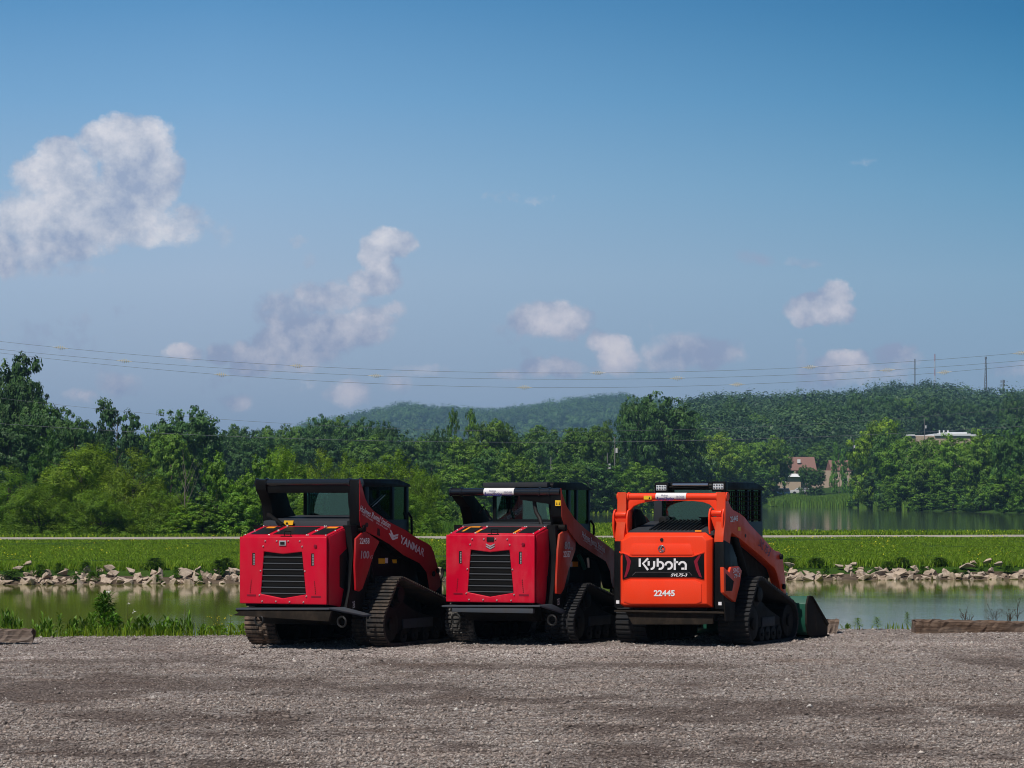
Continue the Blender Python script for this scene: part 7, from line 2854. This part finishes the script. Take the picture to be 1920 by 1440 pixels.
# work lights and the chrome rod between them
for (x0, x1, y0, y1) in ((1230.5, 1249.5, 909.5, 919.5), (1337, 1356.5, 907, 917.5)):
    a0, a1 = g.S(x0, y0, .06), g.S(x1, y1, .06)
    m2 = MB()
    m2.box(a0[0] - .025, a1[0] + .025, .065, .15, a1[2] - .03, a0[2] + .03)
    wl = m2.build('work_light', M_BLACK, rt, .012)
    m2 = MB()
    m2.box(a0[0], a1[0], .055, .064, a1[2], a0[2])
    ln = m2.build('lens', M_LENS, wl, .003)
    for i in range(4):
        for j in range(2):
            m3 = MB()
            ca, cz = a0[0] + (a1[0] - a0[0]) * (i + .5) / 4, a1[2] + (a0[2] - a1[2]) * (j + .5) / 2
            m3.cyl((ca, .054, cz), (ca, .050, cz), .013, 8, .008)
            m3.build('lamp_cell', M_CHROME, ln)
m2 = MB()
p0, p1 = g.S(1262, 909, .10), g.S(1328, 907, .10)
m2.cyl((p0[0], .10, p0[2]), (p1[0], .10, p0[2] + .0), .022, 12)
m2.build('chrome_rod', M_CHROME, rt)
m2 = MB()
m2.cyl((p0[0] - .08, .10, p0[2] - .03), (p1[0] + .05, .12, p0[2] - .045), .014, 10)
m2.build('wiper_linkage', M_BLACKM, rt)
# arms: upper arm, cross tube with gusset, hinge, rear link
ws, wh = -.46, .743
ARM3 = [(1360.5, 922.5), (1363, 928), (1366, 939), (1370, 949), (1375, 956), (1387.5, 962.5), (1396, 969), (1406, 982.5), (1420, 997.5), (1432.5, 1010), (1450, 1030), (1456, 1033.5), (1461, 1034), (1468, 1041), (1469.5, 1060), (1473, 1090), (1474, 1113), (1470, 1112), (1463, 1104), (1461, 1092), (1457, 1076), (1453, 1066), (1444, 1058),
        (1425, 1041), (1402.5, 1022.5), (1387.5, 1010), (1372.5, 999), (1370.5, 1004), (1369, 1018), (1368, 1040), (1362, 1030), (1356, 1016), (1357, 1000), (1360, 975)]
for mir in (False, True):
    arm_ = g.side_plate('loader_arm', ARM3, wh, .125, M_ORANGE_ARM, mirror=mir, bevel=.010)
    if not mir:
        arm = arm_
for sg, (x0, x1, xl0, xl1) in ((-1, (1158, 1178, 1151.5, 1180)), (1, (1344, 1360, 1331, 1359))):
    m2 = MB()
    a0, a1 = g.S(xl0, 965, ws)[0], g.S(xl1, 965, ws)[0]
    zz0, zz1 = g.S(xl0, 969.5, ws)[2], g.S(xl0, 960, ws)[2]
    hy = (965 if sg < 0 else 962)
    zc_ = g.S(xl0, hy, ws)[2]
    m2.cyl((a0 + .035, ws - .01, zc_), (a1 - .035, ws - .01, zc_), .038, 18)
    m2.build('hinge_pin', M_ORANGE, rt, .003)
    for aa in (a0, a1 - .022):
        m2 = MB()
        m2.prism([(aa, ws + p[0], zc_ + p[1]) for p in [(-.03, .05), (.02, .07), (.09, .03), (.10, -.12), (.06, -.34), (-.02, -.30), (-.065, -.16), (-.06, -.02)]], (.022, 0, 0))
        m2.build('hinge_lug', M_ORANGE, rt, .004)
    m2 = MB()
    m2.hexa([(a0 + .10, ws + .02, zc_ - .33), (a1 - .03, ws + .02, zc_ - .33), (a1 - .03, ws + .12, zc_ - .33), (a0 + .10, ws + .12, zc_ - .33),
             (a0 + .022, ws - .04, zc_ - .05), (a1 - .022, ws - .04, zc_ - .05), (a1 - .022, ws + .09, zc_ - .05), (a0 + .022, ws + .09, zc_ - .05)])
    m2.build('rear_link', M_ORANGE, rt, .008)
zt_ = g.S(1260, 931, ws - .04)[2]
mb = MB()
mb.cyl((-wh, ws + .045, zt_), (wh, ws + .045, zt_), .045, 20)
for a_ in (-wh, -.60, .61, wh):
    mb.cyl((a_ - .010, ws + .045, zt_), (a_ + .010, ws + .045, zt_), .056, 20)
tb = mb.build('cross_tube', M_ORANGE, rt)
P_ = [(1178, 936), (1346, 934), (1344, 962), (1338, 954), (1331, 946), (1318, 941.5), (1300, 939.5), (1230, 939), (1215, 940.5), (1200, 944), (1188, 949), (1181, 957), (1178, 965)]
g.rear_plate('cross_plate', P_, ws + .02, .05, M_ORANGE, tb, .006)
tube_sticker(g, 1229, 1286, 926, 938, ws + .045, .045, zt_, tb)
sk = g.rear_plate('warning_sticker', rect(1207, 929.5, 1221.5, 936.5), ws - .004, .003, M_YELLOW, tb, 0)
g.rear_plate('warning_mark', [(1216, 935.5), (1217.7, 931), (1219.4, 935.5)], ws - .007, .002, M_INK, sk, 0)
# black lift cylinder shroud seen behind the left arm
m2 = MB()
m2.prism([(-.60, p[0], p[1]) for p in [(-.32, 1.45), (-.33, 1.66), (-.25, 1.74), (-.12, 1.72), (.02, 1.62), (.10, 1.45)]], (.05, 0, 0))
m2.build('arm_gusset', M_BLACK, rt, .01)
g.text_side('22445', (1368.5, 979), (1383, 977), (1368, 968.5), wh + .0, M_LETTER, arm, .03, name='number')
g.decal_side('warning_sticker', rect(1384, 988, 1388.5, 995), wh, M_YELLOW, arm)
g.text_side('SVL 75-3', (1421, 1023), (1441, 1044), (1425, 1010), wh, simple('faded_blue_ink', (0.10, 0.06, 0.14), .6, .2), arm, .0)
m2 = MB()
p_ = g.A(1397.5, 1004.5, wh)
m2.cyl(p_, (p_[0] + .006, p_[1], p_[2]), .022, 12)
m2.build('arm_hole', M_INK, arm)
for (x, y) in ((1463, 1044), (1468, 1100)):
    m2 = MB()
    p_ = g.A(x, y, wh)
    m2.cyl(p_, (p_[0] + .03, p_[1], p_[2]), .035, 14)
    m2.build('arm_pin', M_BLACKM, arm, .003)
# lower red side cover with the model plate
sc_ = g.side_plate('side_cover', [(1357, 1063), (1368, 1073.5), (1371, 1063), (1386, 1062), (1391, 1070), (1387, 1098), (1379, 1129), (1368, 1121), (1358, 1111)], .80, .05, M_ORANGE_ARM, bevel=.006)
g.text_side('SVL', (1373, 1074.5), (1385, 1073), (1374, 1065.5), .80, M_LETTER, sc_, .02, name='model_number')
g.text_side('75-3', (1375.5, 1083.5), (1386.5, 1081.5), (1376, 1076.5), .80, M_LETTER, sc_, .02, name='model_number')
g.side_plate('cover_recess', [(1361, 1075), (1376, 1090), (1373, 1108), (1361, 1108)], .803, .002, M_BLACKM, sc_, 0)
g.side_plate('side_box', [(1372, 1000), (1400, 1022), (1440, 1058), (1452, 1075), (1440, 1085), (1395, 1080), (1368, 1060)], .58, .10, M_BLACKM)
for sg in (-1, 1):
    m2 = MB()
    m2.cyl((sg * .68, -.05, 1.45), (sg * .68, .50, .70), .05, 14)
    m2.build('lift_cylinder', M_BLACKM, rt)
g.side_plate('mud_flap', [(1359, 1128), (1378, 1132), (1377, 1164), (1361, 1165)], .84, .02, M_BLACKM)
m2 = MB()
for sg in (-1, 1):
    m2.box(sg * .62 - .06, sg * .62 + .06, 1.78, 1.98, .14, .62)
m2.box(-.64, .64, 1.93, 1.99, .12, .52)
m2.build('coupler', M_GREEN, rt, .01)
bk = bucket(g, 2.06, 2.86, .90, .57, M_DIRTY, M_DIRTY, M_GREEN)

# ================================================================== air
def haze():
    mb = MB()
    mb.box(-9000, 9000, -60, 14500, -4.0, 175)
    m, t = material('haze')
    pv = t.node('ShaderNodeVolumePrincipled')
    t.put(pv.inputs['Color'], (0.38, 0.66, 1.0, 1))
    t.put(pv.inputs['Density'], 0.00013)
    t.put(pv.inputs['Anisotropy'], 0.0)
    o = t.node('ShaderNodeOutputMaterial')
    t.l.new(pv.outputs[0], o.inputs[1])
    ob = mb.build('haze', m, smooth=False)
    tag(ob, 'thin blue summer haze in the air over the water and hills', 'haze', kind='stuff')


haze()
